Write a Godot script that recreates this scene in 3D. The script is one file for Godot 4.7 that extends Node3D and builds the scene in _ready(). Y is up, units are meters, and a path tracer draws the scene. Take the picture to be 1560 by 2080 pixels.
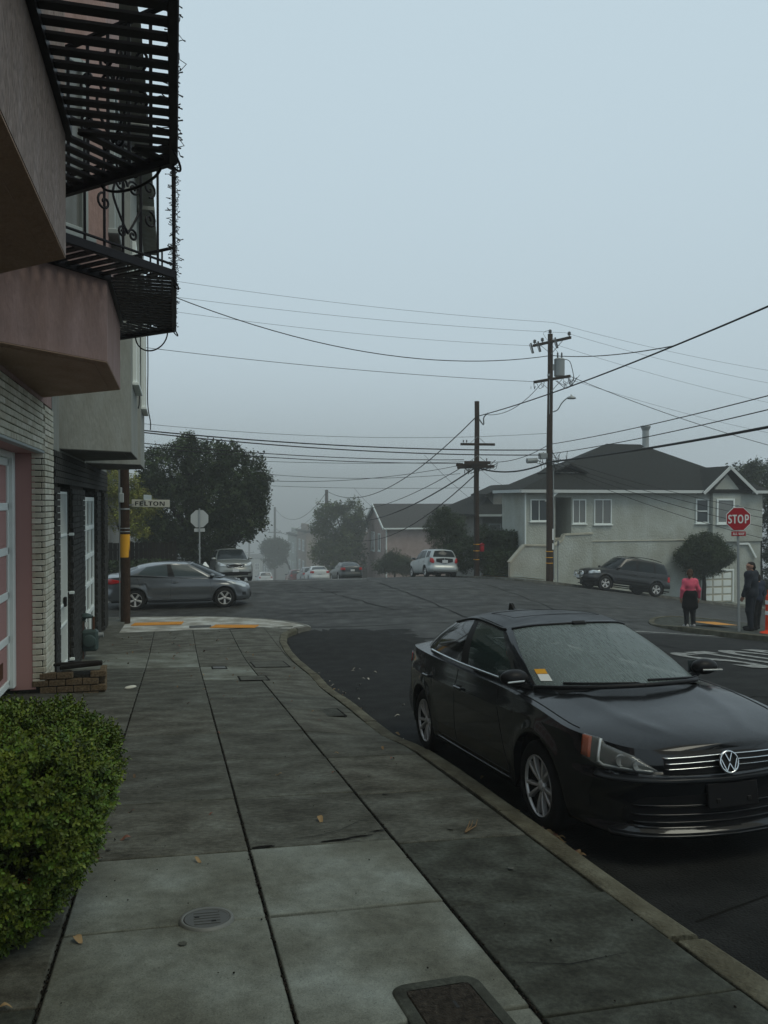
extends Node3D

var mats := {}
var rng := RandomNumberGenerator.new()
var tex := {}

func _ready() -> void:
	rng.seed = 20417
	# ---------------------------------------------------------------- camera, sky, light
	var cam := Camera3D.new()
	cam.name = "camera"
	cam.fov = 65.4
	cam.near = 0.05
	cam.far = 3000.0
	cam.position = Vector3(0, 1.65, 0)
	cam.rotation = Vector3(deg_to_rad(-0.71), deg_to_rad(-14.7), 0)
	add_child(cam)
	cam.current = true
	var sky_mat := ProceduralSkyMaterial.new()
	sky_mat.sky_top_color = Color(0.765, 0.842, 0.884)
	sky_mat.sky_horizon_color = Color(0.695, 0.75, 0.775)
	sky_mat.sky_curve = 0.112
	sky_mat.sky_energy_multiplier = 1.0
	sky_mat.ground_bottom_color = Color(0.30, 0.33, 0.34)
	sky_mat.ground_horizon_color = Color(0.63, 0.68, 0.70)
	sky_mat.ground_curve = 0.05
	sky_mat.sun_angle_max = 0.0
	var sky := Sky.new()
	sky.sky_material = sky_mat
	var env := Environment.new()
	env.background_mode = Environment.BG_SKY
	env.sky = sky
	env.tonemap_mode = Environment.TONE_MAPPER_LINEAR
	env.tonemap_exposure = 1.0
	env.sdfgi_enabled = true
	env.ssao_enabled = true
	env.ssil_enabled = true
	env.fog_enabled = true
	env.fog_light_color = Color(0.94, 0.955, 0.96)
	env.fog_density = 0.0019
	var we := WorldEnvironment.new()
	we.name = "world_environment"
	we.environment = env
	add_child(we)
	var sun := DirectionalLight3D.new()
	sun.name = "overcast_sun"
	sun.light_energy = 0.36
	sun.light_color = Color(1.0, 1.0, 0.93)
	sun.light_angular_distance = 30.0
	sun.shadow_enabled = true
	sun.rotation = Vector3(deg_to_rad(-58), deg_to_rad(35), 0)
	add_child(sun)
	env.volumetric_fog_enabled = true
	env.volumetric_fog_density = 0.0
	make_textures()
	make_materials()
	build_ground()
	build_pink_house()
	build_grey_house()
	build_far_side()
	build_poles()
	build_wires()
	build_vegetation()
	build_cars()
	build_street_things()
	build_people()
	build_litter()
	# the bank of mist that the hill road runs down into
	var mist := FogVolume.new()
	mist.name = "mist"
	mist.shape = RenderingServer.FOG_VOLUME_SHAPE_BOX
	mist.size = Vector3(160, 60, 330)
	mist.position = Vector3(8, -18, -221)
	var fm := FogMaterial.new()
	fm.albedo = Color(0.95, 0.965, 0.97)
	fm.density = 0.006
	mist.material = fm
	mist.set_meta("kind", "structure")
	add_child(mist)

# ---------------------------------------------------------------- mesh helpers
class Geo:
	var v := PackedVector3Array()
	var ix := PackedInt32Array()
	var cl := PackedColorArray()
	var uv := PackedVector2Array()

	func tri(a: Vector3, b: Vector3, c: Vector3) -> void:
		var k := v.size()
		v.append(a); v.append(b); v.append(c)
		ix.append(k); ix.append(k + 1); ix.append(k + 2)

	func quad(a: Vector3, b: Vector3, c: Vector3, d: Vector3) -> void:
		var k := v.size()
		v.append(a); v.append(b); v.append(c); v.append(d)
		ix.append_array(PackedInt32Array([k, k + 1, k + 2, k, k + 2, k + 3]))

	# a box with chamfered edges (bevel 0 leaves it sharp); e holds the full sizes
	func box(c: Vector3, e: Vector3, bevel := 0.0, b := Basis.IDENTITY) -> void:
		var h := e * 0.5
		var q := minf(bevel, minf(h.x, minf(h.y, h.z)) * 0.9)
		var ax := [b.x, b.y, b.z]
		for i in 3:
			var j := (i + 1) % 3
			var k := (i + 2) % 3
			for s in [-1.0, 1.0]:
				var o: Vector3 = c + ax[i] * (h[i] * s)
				var p: Vector3 = ax[j] * (h[j] - q)
				var r: Vector3 = ax[k] * (h[k] - q)
				if s > 0:
					quad(o - p - r, o - p + r, o + p + r, o + p - r)
				else:
					quad(o - p - r, o + p - r, o + p + r, o - p + r)
		if q <= 0.0:
			return
		for i in 3:
			var j := (i + 1) % 3
			var k := (i + 2) % 3
			for sj in [-1.0, 1.0]:
				for sk in [-1.0, 1.0]:
					var l: Vector3 = ax[i] * (h[i] - q)
					var a: Vector3 = c + ax[j] * (h[j] * sj) + ax[k] * ((h[k] - q) * sk)
					var d: Vector3 = c + ax[j] * ((h[j] - q) * sj) + ax[k] * (h[k] * sk)
					if sj * sk > 0:
						quad(a - l, d - l, d + l, a + l)
					else:
						quad(a - l, a + l, d + l, d - l)
		for sx in [-1.0, 1.0]:
			for sy in [-1.0, 1.0]:
				for sz in [-1.0, 1.0]:
					var px: Vector3 = c + ax[0] * (h.x * sx) + ax[1] * ((h.y - q) * sy) + ax[2] * ((h.z - q) * sz)
					var py: Vector3 = c + ax[0] * ((h.x - q) * sx) + ax[1] * (h.y * sy) + ax[2] * ((h.z - q) * sz)
					var pz: Vector3 = c + ax[0] * ((h.x - q) * sx) + ax[1] * ((h.y - q) * sy) + ax[2] * (h.z * sz)
					if sx * sy * sz > 0:
						tri(px, pz, py)
					else:
						tri(px, py, pz)

	# a bar of rectangular section between two points
	func bar(a: Vector3, b: Vector3, w: float, h: float, up := Vector3.UP, bevel := 0.0) -> void:
		var d := (b - a)
		var z := d.normalized()
		var x := up.cross(z)
		if x.length() < 0.01:
			x = Vector3.RIGHT.cross(z)
		x = x.normalized()
		var y := z.cross(x)
		box((a + b) * 0.5, Vector3(w, h, d.length()), bevel, Basis(x, y, z))

	# rows of points joined into one smooth sheet
	func sheet(rows: Array, closed := false, flip := false) -> void:
		var k := v.size()
		var n: int = rows[0].size()
		for r in rows:
			v.append_array(r)
		var m := n if closed else n - 1
		for i in rows.size() - 1:
			for j in m:
				var a := k + i * n + j
				var b := k + i * n + (j + 1) % n
				var c := a + n
				var d := b + n
				if flip:
					ix.append_array(PackedInt32Array([a, c, b, b, c, d]))
				else:
					ix.append_array(PackedInt32Array([a, b, c, b, d, c]))

	func fan(center: Vector3, ring: PackedVector3Array, flip := false) -> void:
		var n := ring.size()
		var k := v.size()
		v.append(center)
		v.append_array(ring)
		for j in n:
			if flip:
				ix.append_array(PackedInt32Array([k, k + 1 + (j + 1) % n, k + 1 + j]))
			else:
				ix.append_array(PackedInt32Array([k, k + 1 + j, k + 1 + (j + 1) % n]))

	func tube(pts: Array, rad: Variant, seg := 8, caps := true) -> void:
		var rows := []
		var n := pts.size()
		var nx := Vector3.ZERO
		for i in n:
			var t: Vector3 = (pts[mini(i + 1, n - 1)] - pts[maxi(i - 1, 0)])
			t = t.normalized()
			if i == 0:
				nx = t.cross(Vector3.UP)
				if nx.length() < 0.2:
					nx = t.cross(Vector3.RIGHT)
			nx = (nx - t * nx.dot(t)).normalized()
			var ny := t.cross(nx)
			var r: float = rad[i] if rad is Array else rad
			var row := PackedVector3Array()
			for j in seg:
				var a := TAU * j / seg
				row.append(pts[i] + nx * (cos(a) * r) + ny * (sin(a) * r))
			rows.append(row)
		sheet(rows, true, true)
		if caps:
			fan(pts[0], rows[0], false)
			fan(pts[n - 1], rows[n - 1], true)

	# profile of (radius, height) turned about the y axis of xf
	func lathe(prof: Array, seg := 20, xf := Transform3D.IDENTITY) -> void:
		var rows := []
		for p in prof:
			var row := PackedVector3Array()
			for j in seg:
				var a := TAU * j / seg
				row.append(xf * Vector3(cos(a) * p[0], p[1], sin(a) * p[0]))
			rows.append(row)
		sheet(rows, true)

	# polygon (in x, y) pushed along z from z0 to z1
	func prism(poly: PackedVector2Array, z0: float, z1: float, xf := Transform3D.IDENTITY) -> void:
		var pl := poly
		if not Geometry2D.is_polygon_clockwise(pl):
			pl = pl.duplicate()
			pl.reverse()
		var t := Geometry2D.triangulate_polygon(pl)
		for z in [z0, z1]:
			for i in range(0, t.size(), 3):
				var a := xf * Vector3(pl[t[i]].x, pl[t[i]].y, z)
				var b := xf * Vector3(pl[t[i + 1]].x, pl[t[i + 1]].y, z)
				var c := xf * Vector3(pl[t[i + 2]].x, pl[t[i + 2]].y, z)
				var cw := (pl[t[i + 1]] - pl[t[i]]).cross(pl[t[i + 2]] - pl[t[i]]) < 0
				if cw == (z == maxf(z0, z1)):
					tri(a, b, c)
				else:
					tri(a, c, b)
		var n := pl.size()
		for i in n:
			var p := pl[i]
			var q := pl[(i + 1) % n]
			quad(xf * Vector3(p.x, p.y, z0), xf * Vector3(p.x, p.y, z1), xf * Vector3(q.x, q.y, z1), xf * Vector3(q.x, q.y, z0))

	func blob(c: Vector3, r: Vector3, seg := 14, rings := 8, b := Basis.IDENTITY) -> void:
		var rows := []
		for i in rings + 1:
			var th := PI * i / rings
			var row := PackedVector3Array()
			for j in seg:
				var a := TAU * j / seg
				row.append(c + b * Vector3(r.x * sin(th) * cos(a), r.y * cos(th), r.z * sin(th) * sin(a)))
			rows.append(row)
		sheet(rows, true, true)

	func add(g: Geo, xf := Transform3D.IDENTITY) -> void:
		var k := v.size()
		for p in g.v:
			v.append(xf * p)
		for i in g.ix:
			ix.append(i + k)

	func mesh() -> ArrayMesh:
		var n := PackedVector3Array()
		n.resize(v.size())
		for i in range(0, ix.size(), 3):
			var a := v[ix[i]]
			var f := (v[ix[i + 2]] - a).cross(v[ix[i + 1]] - a)
			n[ix[i]] += f
			n[ix[i + 1]] += f
			n[ix[i + 2]] += f
		for i in n.size():
			n[i] = n[i].normalized() if n[i].length_squared() > 1e-20 else Vector3.UP
		var arr := []
		arr.resize(Mesh.ARRAY_MAX)
		arr[Mesh.ARRAY_VERTEX] = v
		arr[Mesh.ARRAY_NORMAL] = n
		arr[Mesh.ARRAY_INDEX] = ix
		if cl.size() == v.size():
			arr[Mesh.ARRAY_COLOR] = cl
		if uv.size() == v.size():
			arr[Mesh.ARRAY_TEX_UV] = uv
		var m := ArrayMesh.new()
		m.add_surface_from_arrays(Mesh.PRIMITIVE_TRIANGLES, arr)
		return m

func obj(parent: Node, called: String, g: Variant, m: Material, at := Vector3.ZERO, b := Basis.IDENTITY) -> MeshInstance3D:
	var o := MeshInstance3D.new()
	o.name = called
	o.mesh = g.mesh() if g is Geo else g
	o.material_override = m
	o.transform = Transform3D(b, at)
	parent.add_child(o, true)
	return o

func grp(parent: Node, called: String, at := Vector3.ZERO, b := Basis.IDENTITY) -> Node3D:
	var o := Node3D.new()
	o.name = called
	o.transform = Transform3D(b, at)
	parent.add_child(o, true)
	return o

func tag(o: Node, label: String, category: String, group := "") -> Node:
	o.set_meta("label", label)
	o.set_meta("category", category)
	if group:
		o.set_meta("group", group)
	return o

func thing(called: String, label: String, category: String, at := Vector3.ZERO, b := Basis.IDENTITY, group := "") -> Node3D:
	var o := grp(self, called, at, b)
	tag(o, label, category, group)
	return o

func struct(called: String, g: Variant, m: Material, label := "") -> MeshInstance3D:
	var o := obj(self, called, g, m)
	o.set_meta("kind", "structure")
	if label:
		o.set_meta("label", label)
	return o

func stuff(parent: Node, called: String, g: Variant, m: Material) -> MeshInstance3D:
	var o := obj(parent, called, g, m)
	o.set_meta("kind", "stuff")
	return o

# a Catmull-Rom curve through points, n samples a span
func curve(pts: Array, n := 6) -> Array:
	var out := []
	for i in pts.size() - 1:
		var a = pts[maxi(i - 1, 0)]
		var b = pts[i]
		var c = pts[i + 1]
		var d = pts[mini(i + 2, pts.size() - 1)]
		for k in n:
			var t := float(k) / n
			out.append(0.5 * (2.0 * b + (c - a) * t + (2.0 * a - 5.0 * b + 4.0 * c - d) * t * t + (3.0 * b - a - 3.0 * c + d) * t * t * t))
	out.append(pts[pts.size() - 1])
	return out

# smooth table lookup: keys and values interleaved
func look(t: Array, x: float) -> float:
	var n := t.size() / 2
	if x <= t[0]:
		return t[1]
	if x >= t[2 * n - 2]:
		return t[2 * n - 1]
	var i := 0
	while x > t[2 * i + 2]:
		i += 1
	var h: float = t[2 * i + 2] - t[2 * i]
	var s: float = (x - t[2 * i]) / h
	var d: float = (t[2 * i + 3] - t[2 * i + 1])
	var m0: float = d
	var m1: float = d
	if i > 0:
		m0 = 0.5 * (d + h * (t[2 * i + 1] - t[2 * i - 1]) / (t[2 * i] - t[2 * i - 2]))
	if i < n - 2:
		m1 = 0.5 * (d + h * (t[2 * i + 5] - t[2 * i + 3]) / (t[2 * i + 4] - t[2 * i + 2]))
	var s2 := s * s
	var s3 := s2 * s
	return (2 * s3 - 3 * s2 + 1) * t[2 * i + 1] + (s3 - 2 * s2 + s) * m0 + (3 * s2 - 2 * s3) * t[2 * i + 3] + (s3 - s2) * m1

# ---------------------------------------------------------------- the lie of the land: u to the right across the street, t along it, both in metres
const ALONG := [-12, 1.07, 0, 0.0, 10, -0.89, 16, -1.41, 19, -1.6, 22, -1.68, 26, -1.67, 30, -1.67, 34, -1.74, 36, -1.87, 38, -2.06, 42, -2.47, 50, -3.34, 60, -4.45, 80, -6.6, 120, -10.9, 200, -19.5, 400, -41.0]
const ACROSS := [9, 0.0, 12, -0.03, 14, -0.12, 17, -0.36, 20, -0.76, 23, -1.17, 30, -2.12, 45, -4.0, 70, -7.0]
const SIDE := [0, 0.5, 8, 0.5, 14, 1.0, 37.5, 1.0, 46, 0.35, 60, 0.2]

func ground(u: float, t: float) -> float:
	return look(ALONG, t) + look(ACROSS, u) * look(SIDE, t) - 0.17 * smoothstep(10.0, 13.5, u) * smoothstep(9.0, 15.0, t) * (1.0 - smoothstep(22.0, 30.0, t))

func road_y(u: float, t: float) -> float:
	var y := ground(u, t)
	if t < 19.0:   # gutter side of the near block lies a little below the crown
		y -= 0.21 * (1.0 - smoothstep(5.2, 9.0, u)) * (1.0 - smoothstep(15.0, 19.0, t))
	y -= 0.13 * exp(-pow((u - 16.0) / 3.0, 2.0) - pow((t - 33.3) / 2.6, 2.0))
	return y

func walk_y(u: float, t: float) -> float:   # the near pavement on the left
	var y := look(ALONG, t)
	var near := 1.0 - smoothstep(15.0, 20.0, t)
	y += near * (0.014 - 0.035 * (u - 0.4))
	y += (1.0 - near) * 0.12
	var drive := smoothstep(7.2, 8.4, t) * (1.0 - smoothstep(12.0, 13.2, t))
	y -= drive * 0.085 * smoothstep(1.2, 2.3, u)
	return y

func pt(u: float, y: float, t: float) -> Vector3:
	return Vector3(u, y, -t)

func on_road(u: float, t: float, up := 0.0) -> Vector3:
	return Vector3(u, road_y(u, t) + up, -t)

func on_walk(u: float, t: float, up := 0.0) -> Vector3:
	return Vector3(u, walk_y(u, t) + up, -t)

func frame(called: String, from: Vector3, to: Vector3) -> Basis:   # z axis along from -> to, y up
	var z := (to - from).normalized()
	var x := Vector3.UP.cross(z).normalized()
	return Basis(x, z.cross(x), z)

# ---------------------------------------------------------------- textures and materials
func bytes_of(n: FastNoiseLite, s: int) -> PackedByteArray:
	return n.get_seamless_image(s, s, false, false, 0.15, true).get_data()

func noise(sd: int, freq: float, oct := 4, kind := FastNoiseLite.TYPE_SIMPLEX_SMOOTH) -> FastNoiseLite:
	var n := FastNoiseLite.new()
	n.seed = sd
	n.noise_type = kind
	n.frequency = freq
	n.fractal_octaves = oct
	return n

# a grey texture: 1 - depth of stain, blotches and grain, as multipliers of the material's colour
func blotchy(sd: int, s: int, f1: float, w1: float, f2: float, w2: float, grain: float, warm := 0.0) -> ImageTexture:
	var a := bytes_of(noise(sd, f1, 5), s)
	var b := bytes_of(noise(sd + 1, f2, 4), s)
	var r := RandomNumberGenerator.new()
	r.seed = sd
	var d := PackedByteArray()
	d.resize(s * s * 3)
	for i in s * s:
		var x := a[i] / 255.0
		var k := 1.0 - w1 * (1.0 - x) - w2 * (1.0 - b[i] / 255.0) - grain * r.randf()
		if grain > 0.1 and r.randf() < 0.02:
			k *= r.randf_range(0.55, 0.8)
		d[i * 3] = clampi(int(255.0 * k), 0, 255)
		d[i * 3 + 1] = clampi(int(255.0 * k * (1.0 - warm * 0.4 * (1.0 - x))), 0, 255)
		d[i * 3 + 2] = clampi(int(255.0 * k * (1.0 - warm * (1.0 - x))), 0, 255)
	return ImageTexture.create_from_image(Image.create_from_data(s, s, false, Image.FORMAT_RGB8, d))

func bump(sd: int, s: int, f: float, oct: int, strength: float) -> ImageTexture:
	var im: Image = noise(sd, f, oct).get_seamless_image(s, s, false, false, 0.15, true)
	im.convert(Image.FORMAT_RGBA8)
	im.bump_map_to_normal_map(strength)
	return ImageTexture.create_from_image(im)

func make_textures() -> void:
	tex.concrete = blotchy(11, 1024, 0.004, 0.34, 0.03, 0.14, 0.16, 0.12)
	tex.worn = blotchy(13, 1024, 0.006, 0.40, 0.05, 0.24, 0.22, 0.12)
	tex.drips = blotchy(33, 512, 0.012, 0.13, 0.06, 0.07, 0.06, 0.06)
	tex.asphalt = blotchy(21, 1024, 0.005, 0.35, 0.09, 0.22, 0.22, 0.03)
	tex.stucco = blotchy(31, 512, 0.008, 0.11, 0.08, 0.06, 0.07, 0.05)
	tex.roof = blotchy(41, 512, 0.02, 0.3, 0.16, 0.35, 0.15, 0.05)
	tex.wood = blotchy(51, 512, 0.03, 0.45, 0.12, 0.25, 0.12, 0.1)
	tex.brick = blotchy(61, 512, 0.03, 0.35, 0.1, 0.25, 0.1, 0.12)
	tex.soil = blotchy(71, 512, 0.03, 0.5, 0.15, 0.3, 0.2, 0.15)
	tex.n_fine = bump(81, 512, 0.25, 3, 3.0)
	tex.n_stucco = bump(82, 512, 0.09, 4, 5.0)
	tex.n_broad = bump(83, 512, 0.012, 4, 4.0)
	# dew on a windscreen: runs and clear streaks, told by the coat's thickness (alpha)
	var sn := noise(95, 1.0, 3)
	var im := Image.create(512, 512, false, Image.FORMAT_RGBA8)
	for y in 512:
		for x in 512:
			var u := minf(x, 512 - x)
			var run := sn.get_noise_2d(u * 0.11, y * 0.012)
			var fine := sn.get_noise_2d(u * 0.5 + 300.0, y * 0.05)
			var al := 0.58 + 0.22 * run + 0.02 * fine
			al -= 0.25 * smoothstep(0.22, 0.4, run)
			im.set_pixel(x, y, Color(1, 1, 1, clampf(al, 0.25, 0.9)))
	tex.streaks = ImageTexture.create_from_image(im)
	# dew on paint: patches of droplets that break the gloss
	var s := 1024
	var a := bytes_of(noise(91, 0.012, 5), s)
	var b := bytes_of(noise(92, 0.3, 3), s)
	var d := PackedByteArray()
	d.resize(s * s * 3)
	for i in s * s:
		var k := 0.62 + 0.22 * (a[i] / 255.0 - 0.5) + 0.5 * (b[i] / 255.0 - 0.5)
		var q := clampi(int(255.0 * k), 40, 255)
		d[i * 3] = q
		d[i * 3 + 1] = q
		d[i * 3 + 2] = q
	tex.dew = ImageTexture.create_from_image(Image.create_from_data(s, s, false, Image.FORMAT_RGB8, d))

func mat(called: String, lin: Color, rough := 0.8, metal := 0.0) -> StandardMaterial3D:
	var m := StandardMaterial3D.new()
	m.resource_name = called
	m.albedo_color = Color(lin.r, lin.g, lin.b, 1.0).linear_to_srgb()
	m.roughness = rough
	m.metallic = metal
	m.cull_mode = BaseMaterial3D.CULL_DISABLED
	if metal == 0.0 and rough >= 0.4:
		m.metallic_specular = 0.25
	mats[called] = m
	return m

func skin_of(m: StandardMaterial3D, t: Texture2D, scale: Vector3, normal: Texture2D = null, ns := 1.0) -> StandardMaterial3D:
	if t:
		m.albedo_texture = t
	m.uv1_triplanar = true
	m.uv1_world_triplanar = true
	m.uv1_scale = scale
	if normal:
		m.normal_enabled = true
		m.normal_texture = normal
		m.normal_scale = ns
	return m

func glass(called: String, lin: Color, alpha: float, rough: float) -> StandardMaterial3D:
	var m := mat(called, lin, rough)
	m.transparency = BaseMaterial3D.TRANSPARENCY_ALPHA
	m.albedo_color.a = alpha
	return m

func paint(called: String, lin: Color, rough := 0.3, coat := 1.0) -> StandardMaterial3D:
	var m := mat(called, lin, rough, 0.0)
	m.clearcoat_enabled = true
	m.clearcoat = coat
	m.clearcoat_roughness = 0.08
	return m

func make_materials() -> void:
	var v1 := Vector3.ONE
	for k in [["slab_light", Color(.30, .338, .315)], ["slab_mid", Color(.215, .233, .21)], ["slab_dark", Color(.13, .148, .13)], ["slab_pale", Color(.62, .65, .63)], ["slab_worn", Color(.25, .265, .235)]]:
		skin_of(mat(k[0], k[1], 0.8), tex.concrete, v1 * 0.31, tex.n_fine, 0.16)
	skin_of(mats.slab_mid, tex.worn, Vector3(.24, .3, .40), tex.n_stucco, 0.16)
	skin_of(mats.slab_worn, tex.worn, Vector3(.27, .3, .42), tex.n_stucco, 0.14)
	skin_of(mats.slab_dark, tex.worn, Vector3(.5, .5, .5), tex.n_stucco, 0.16)
	skin_of(mat("kerb", Color(.20, .20, .155), 0.88), tex.concrete, v1 * 0.7, tex.n_stucco, 0.6)
	skin_of(mat("kerb_pale", Color(.27, .28, .26), 0.8), tex.concrete, v1 * 0.7, tex.n_stucco, 0.4)
	skin_of(mat("joint_dirt", Color(.022, .02, .016), 0.95), tex.soil, v1 * 1.5)
	skin_of(mat("asphalt", Color(.125, .13, .126), 0.66), tex.asphalt, v1 * 0.23, tex.n_fine, 0.5)
	skin_of(mat("asphalt_dark", Color(.038, .040, .038), 0.8), tex.asphalt, v1 * 0.37, tex.n_fine, 0.6)
	skin_of(mat("asphalt_fresh", Color(.034, .036, .035), 0.85), tex.asphalt, v1 * 0.41, tex.n_fine, 0.6)
	skin_of(mat("asphalt_mid", Color(.107, .111, .108), 0.7), tex.asphalt, v1 * 0.3, tex.n_fine, 0.5)
	skin_of(mat("asphalt_old", Color(.14, .145, .14), 0.7), tex.asphalt, v1 * 0.27, tex.n_fine, 0.5)
	skin_of(mat("soil", Color(.05, .042, .032), 0.95), tex.soil, v1 * 0.6, tex.n_stucco, 1.0)
	skin_of(mat("road_paint", Color(.62, .64, .62), 0.6), tex.asphalt, v1 * 1.1)
	skin_of(mat("tactile", Color(.62, .27, .02), 0.55), tex.stucco, v1 * 0.8)
	skin_of(mat("pink_stucco", Color(.47, .335, .32), 0.9), tex.drips, Vector3(.8, .16, .8), tex.n_stucco, 0.2)
	skin_of(mat("pale_pink_stucco", Color(.42, .345, .32), 0.92), tex.drips, Vector3(.9, .18, .9), tex.n_stucco, 0.6)
	skin_of(mat("soffit_pink", Color(.52, .36, .27), 0.9), tex.stucco, Vector3(.5, .5, .25), tex.n_stucco, 0.3)
	mat("pink_paint", Color(.40, .23, .215), 0.6)
	mat("white_trim", Color(.72, .77, .75), 0.5)
	mat("soft_trim", Color(.52, .55, .54), 0.6)
	mat("grey_trim", Color(.33, .37, .37), 0.5)
	for k in 4:
		skin_of(mat("cream_brick_%d" % k, [Color(.72, .72, .62), Color(.66, .66, .56), Color(.78, .77, .68), Color(.62, .60, .50)][k], 0.75), tex.stucco, v1 * 1.2, tex.n_stucco, 0.35)
	skin_of(mat("tan_brick", Color(.30, .23, .15), 0.85), tex.brick, v1 * 1.6, tex.n_stucco, 0.4)
	skin_of(mat("mortar", Color(.10, .095, .08), 0.95), tex.soil, v1)
	skin_of(mat("dark_brick", Color(.10, .105, .105), 0.75), tex.brick, v1 * 0.9, tex.n_stucco, 0.4)
	skin_of(mat("grey_stucco", Color(.34, .365, .35), 0.9), tex.drips, Vector3(.6, .12, .6), tex.n_stucco, 0.15)
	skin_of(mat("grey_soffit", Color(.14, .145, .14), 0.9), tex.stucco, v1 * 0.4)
	skin_of(mat("dark_mansard", Color(.055, .06, .05), 0.85), tex.roof, v1 * 0.8)
	mat("iron", Color(.012, .011, .014), 0.45)
	mat("iron_wire", Color(.03, .028, .025), 0.5)
	skin_of(mat("cream_wall", Color(.50, .54, .505), 0.92), tex.stucco, Vector3(.2, .16, .2), tex.n_stucco, 0.3)
	skin_of(mat("cream_coping", Color(.56, .56, .48), 0.85), tex.stucco, v1 * 0.4)
	skin_of(mat("shingle", Color(.062, .068, .066), 0.88), tex.roof, v1 * 0.7, tex.n_fine, 0.8)
	skin_of(mat("shingle_brown", Color(.135, .135, .135), 0.88), tex.roof, v1 * 0.6)
	skin_of(mat("pink_siding", Color(.45, .36, .345), 0.9), tex.stucco, v1 * 0.3)
	skin_of(mat("tan_wall", Color(.33, .27, .23), 0.9), tex.stucco, v1 * 0.3)
	skin_of(mat("grey_wall", Color(.24, .25, .24), 0.9), tex.stucco, v1 * 0.3)
	mat("house_glass", Color(.035, .045, .05), 0.08)
	mat("curtained_glass", Color(.16, .17, .165), 0.12)
	skin_of(mat("pole_wood", Color(.125, .080, .056), 0.9), tex.wood, Vector3(3.0, .35, 3.0), tex.n_stucco, 0.6)
	skin_of(mat("fence_wood", Color(.035, .028, .022), 0.9), tex.wood, Vector3(2, .5, 2))
	mat("galvanised", Color(.30, .32, .32), 0.5, 0.4)
	mat("sign_back", Color(.42, .44, .43), 0.55, 0.2)
	mat("cable", Color(.018, .018, .019), 0.6)
	mat("porcelain", Color(.10, .10, .10), 0.3)
	mat("grey_metal", Color(.24, .26, .26), 0.5, 0.2)
	mat("yellow_band", Color(.68, .34, .03), 0.6)
	mat("sign_red", Color(.36, .012, .022), 0.45)
	mat("sign_white", Color(.72, .74, .72), 0.5)
	mat("sign_cream", Color(.52, .52, .46), 0.55)
	mat("black_paint", Color(.012, .012, .012), 0.5)
	mat("orange_plastic", Color(.70, .055, .012), 0.5)
	mat("fire_red", Color(.26, .014, .016), 0.5)
	mat("meter_green", Color(.05, .075, .072), 0.5)
	mat("rust", Color(.09, .04, .022), 0.9)
	mat("iron_rim", Color(.12, .125, .115), 0.6, 0.2)
	mat("iron_lid", Color(.065, .066, .06), 0.55, 0.3)
	skin_of(mat("lid_brown", Color(.095, .082, .066), 0.8), tex.soil, v1 * 1.6, tex.n_stucco, 0.8)
	# cars
	mat("rubber", Color(.013, .013, .013), 0.75)
	mat("alloy", Color(.55, .55, .54), 0.32, 0.45)
	mat("alloy_dark", Color(.02, .02, .02), 0.4)
	mat("chrome", Color(.62, .64, .65), 0.13, 1.0)
	mat("trim_black", Color(.010, .010, .011), 0.4)
	mat("cabin", Color(.016, .016, .017), 0.8)
	mat("seat_cloth", Color(.035, .036, .036), 0.9)
	mat("lamp_red", Color(.40, .012, .014), 0.2)
	mat("lamp_amber", Color(.26, .05, .012), 0.2)
	mat("lamp_inner", Color(.055, .062, .06), 0.3, 0.0)
	mat("lamp_grey", Color(.16, .17, .17), 0.25, 0.3)
	mat("lamp_bright", Color(.55, .58, .58), 0.15, 0.5)
	mat("curtained_glass_car", Color(.05, .065, .07), 0.3)
	glass("lamp_cover", Color(.8, .85, .85), 0.05, 0.04)
	glass("tint_glass", Color(.01, .012, .012), 0.72, 0.05)
	glass("side_glass", Color(.05, .09, .08), 0.45, 0.06)
	var dg := glass("dew_glass", Color(.17, .215, .205), 1.0, 0.3)
	dg.albedo_color = Color(.45, .5, .49, 1.0)
	dg.albedo_texture = tex.streaks
	dg.uv1_triplanar = true
	dg.uv1_scale = Vector3(0.7, 0.7, 0.7)
	var fg := mat("far_glass", Color(.014, .019, .021), 0.12)
	fg.metallic_specular = 0.3
	mat("far_glass2", Color(.05, .066, .072), 0.2)
	mats.far_glass2.metallic_specular = 0.25
	mat("plate", Color(.5, .52, .53), 0.5)

# ---------------------------------------------------------------- roads, pavements, kerbs
func steps(pairs: Array) -> PackedFloat32Array:   # from, to, step, ...
	var out := PackedFloat32Array()
	for i in range(0, pairs.size(), 3):
		var x: float = pairs[i]
		while x < pairs[i + 1] - 0.001:
			out.append(x)
			x += pairs[i + 2]
	out.append(pairs[pairs.size() - 2])
	return out

func field(us: PackedFloat32Array, ts: PackedFloat32Array, f: Callable, up := 0.0) -> Geo:
	var g := Geo.new()
	var rows := []
	for t in ts:
		var r := PackedVector3Array()
		for u in us:
			r.append(Vector3(u, f.call(u, t) + up, -t))
		rows.append(r)
	g.sheet(rows, false, true)
	return g

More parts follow.
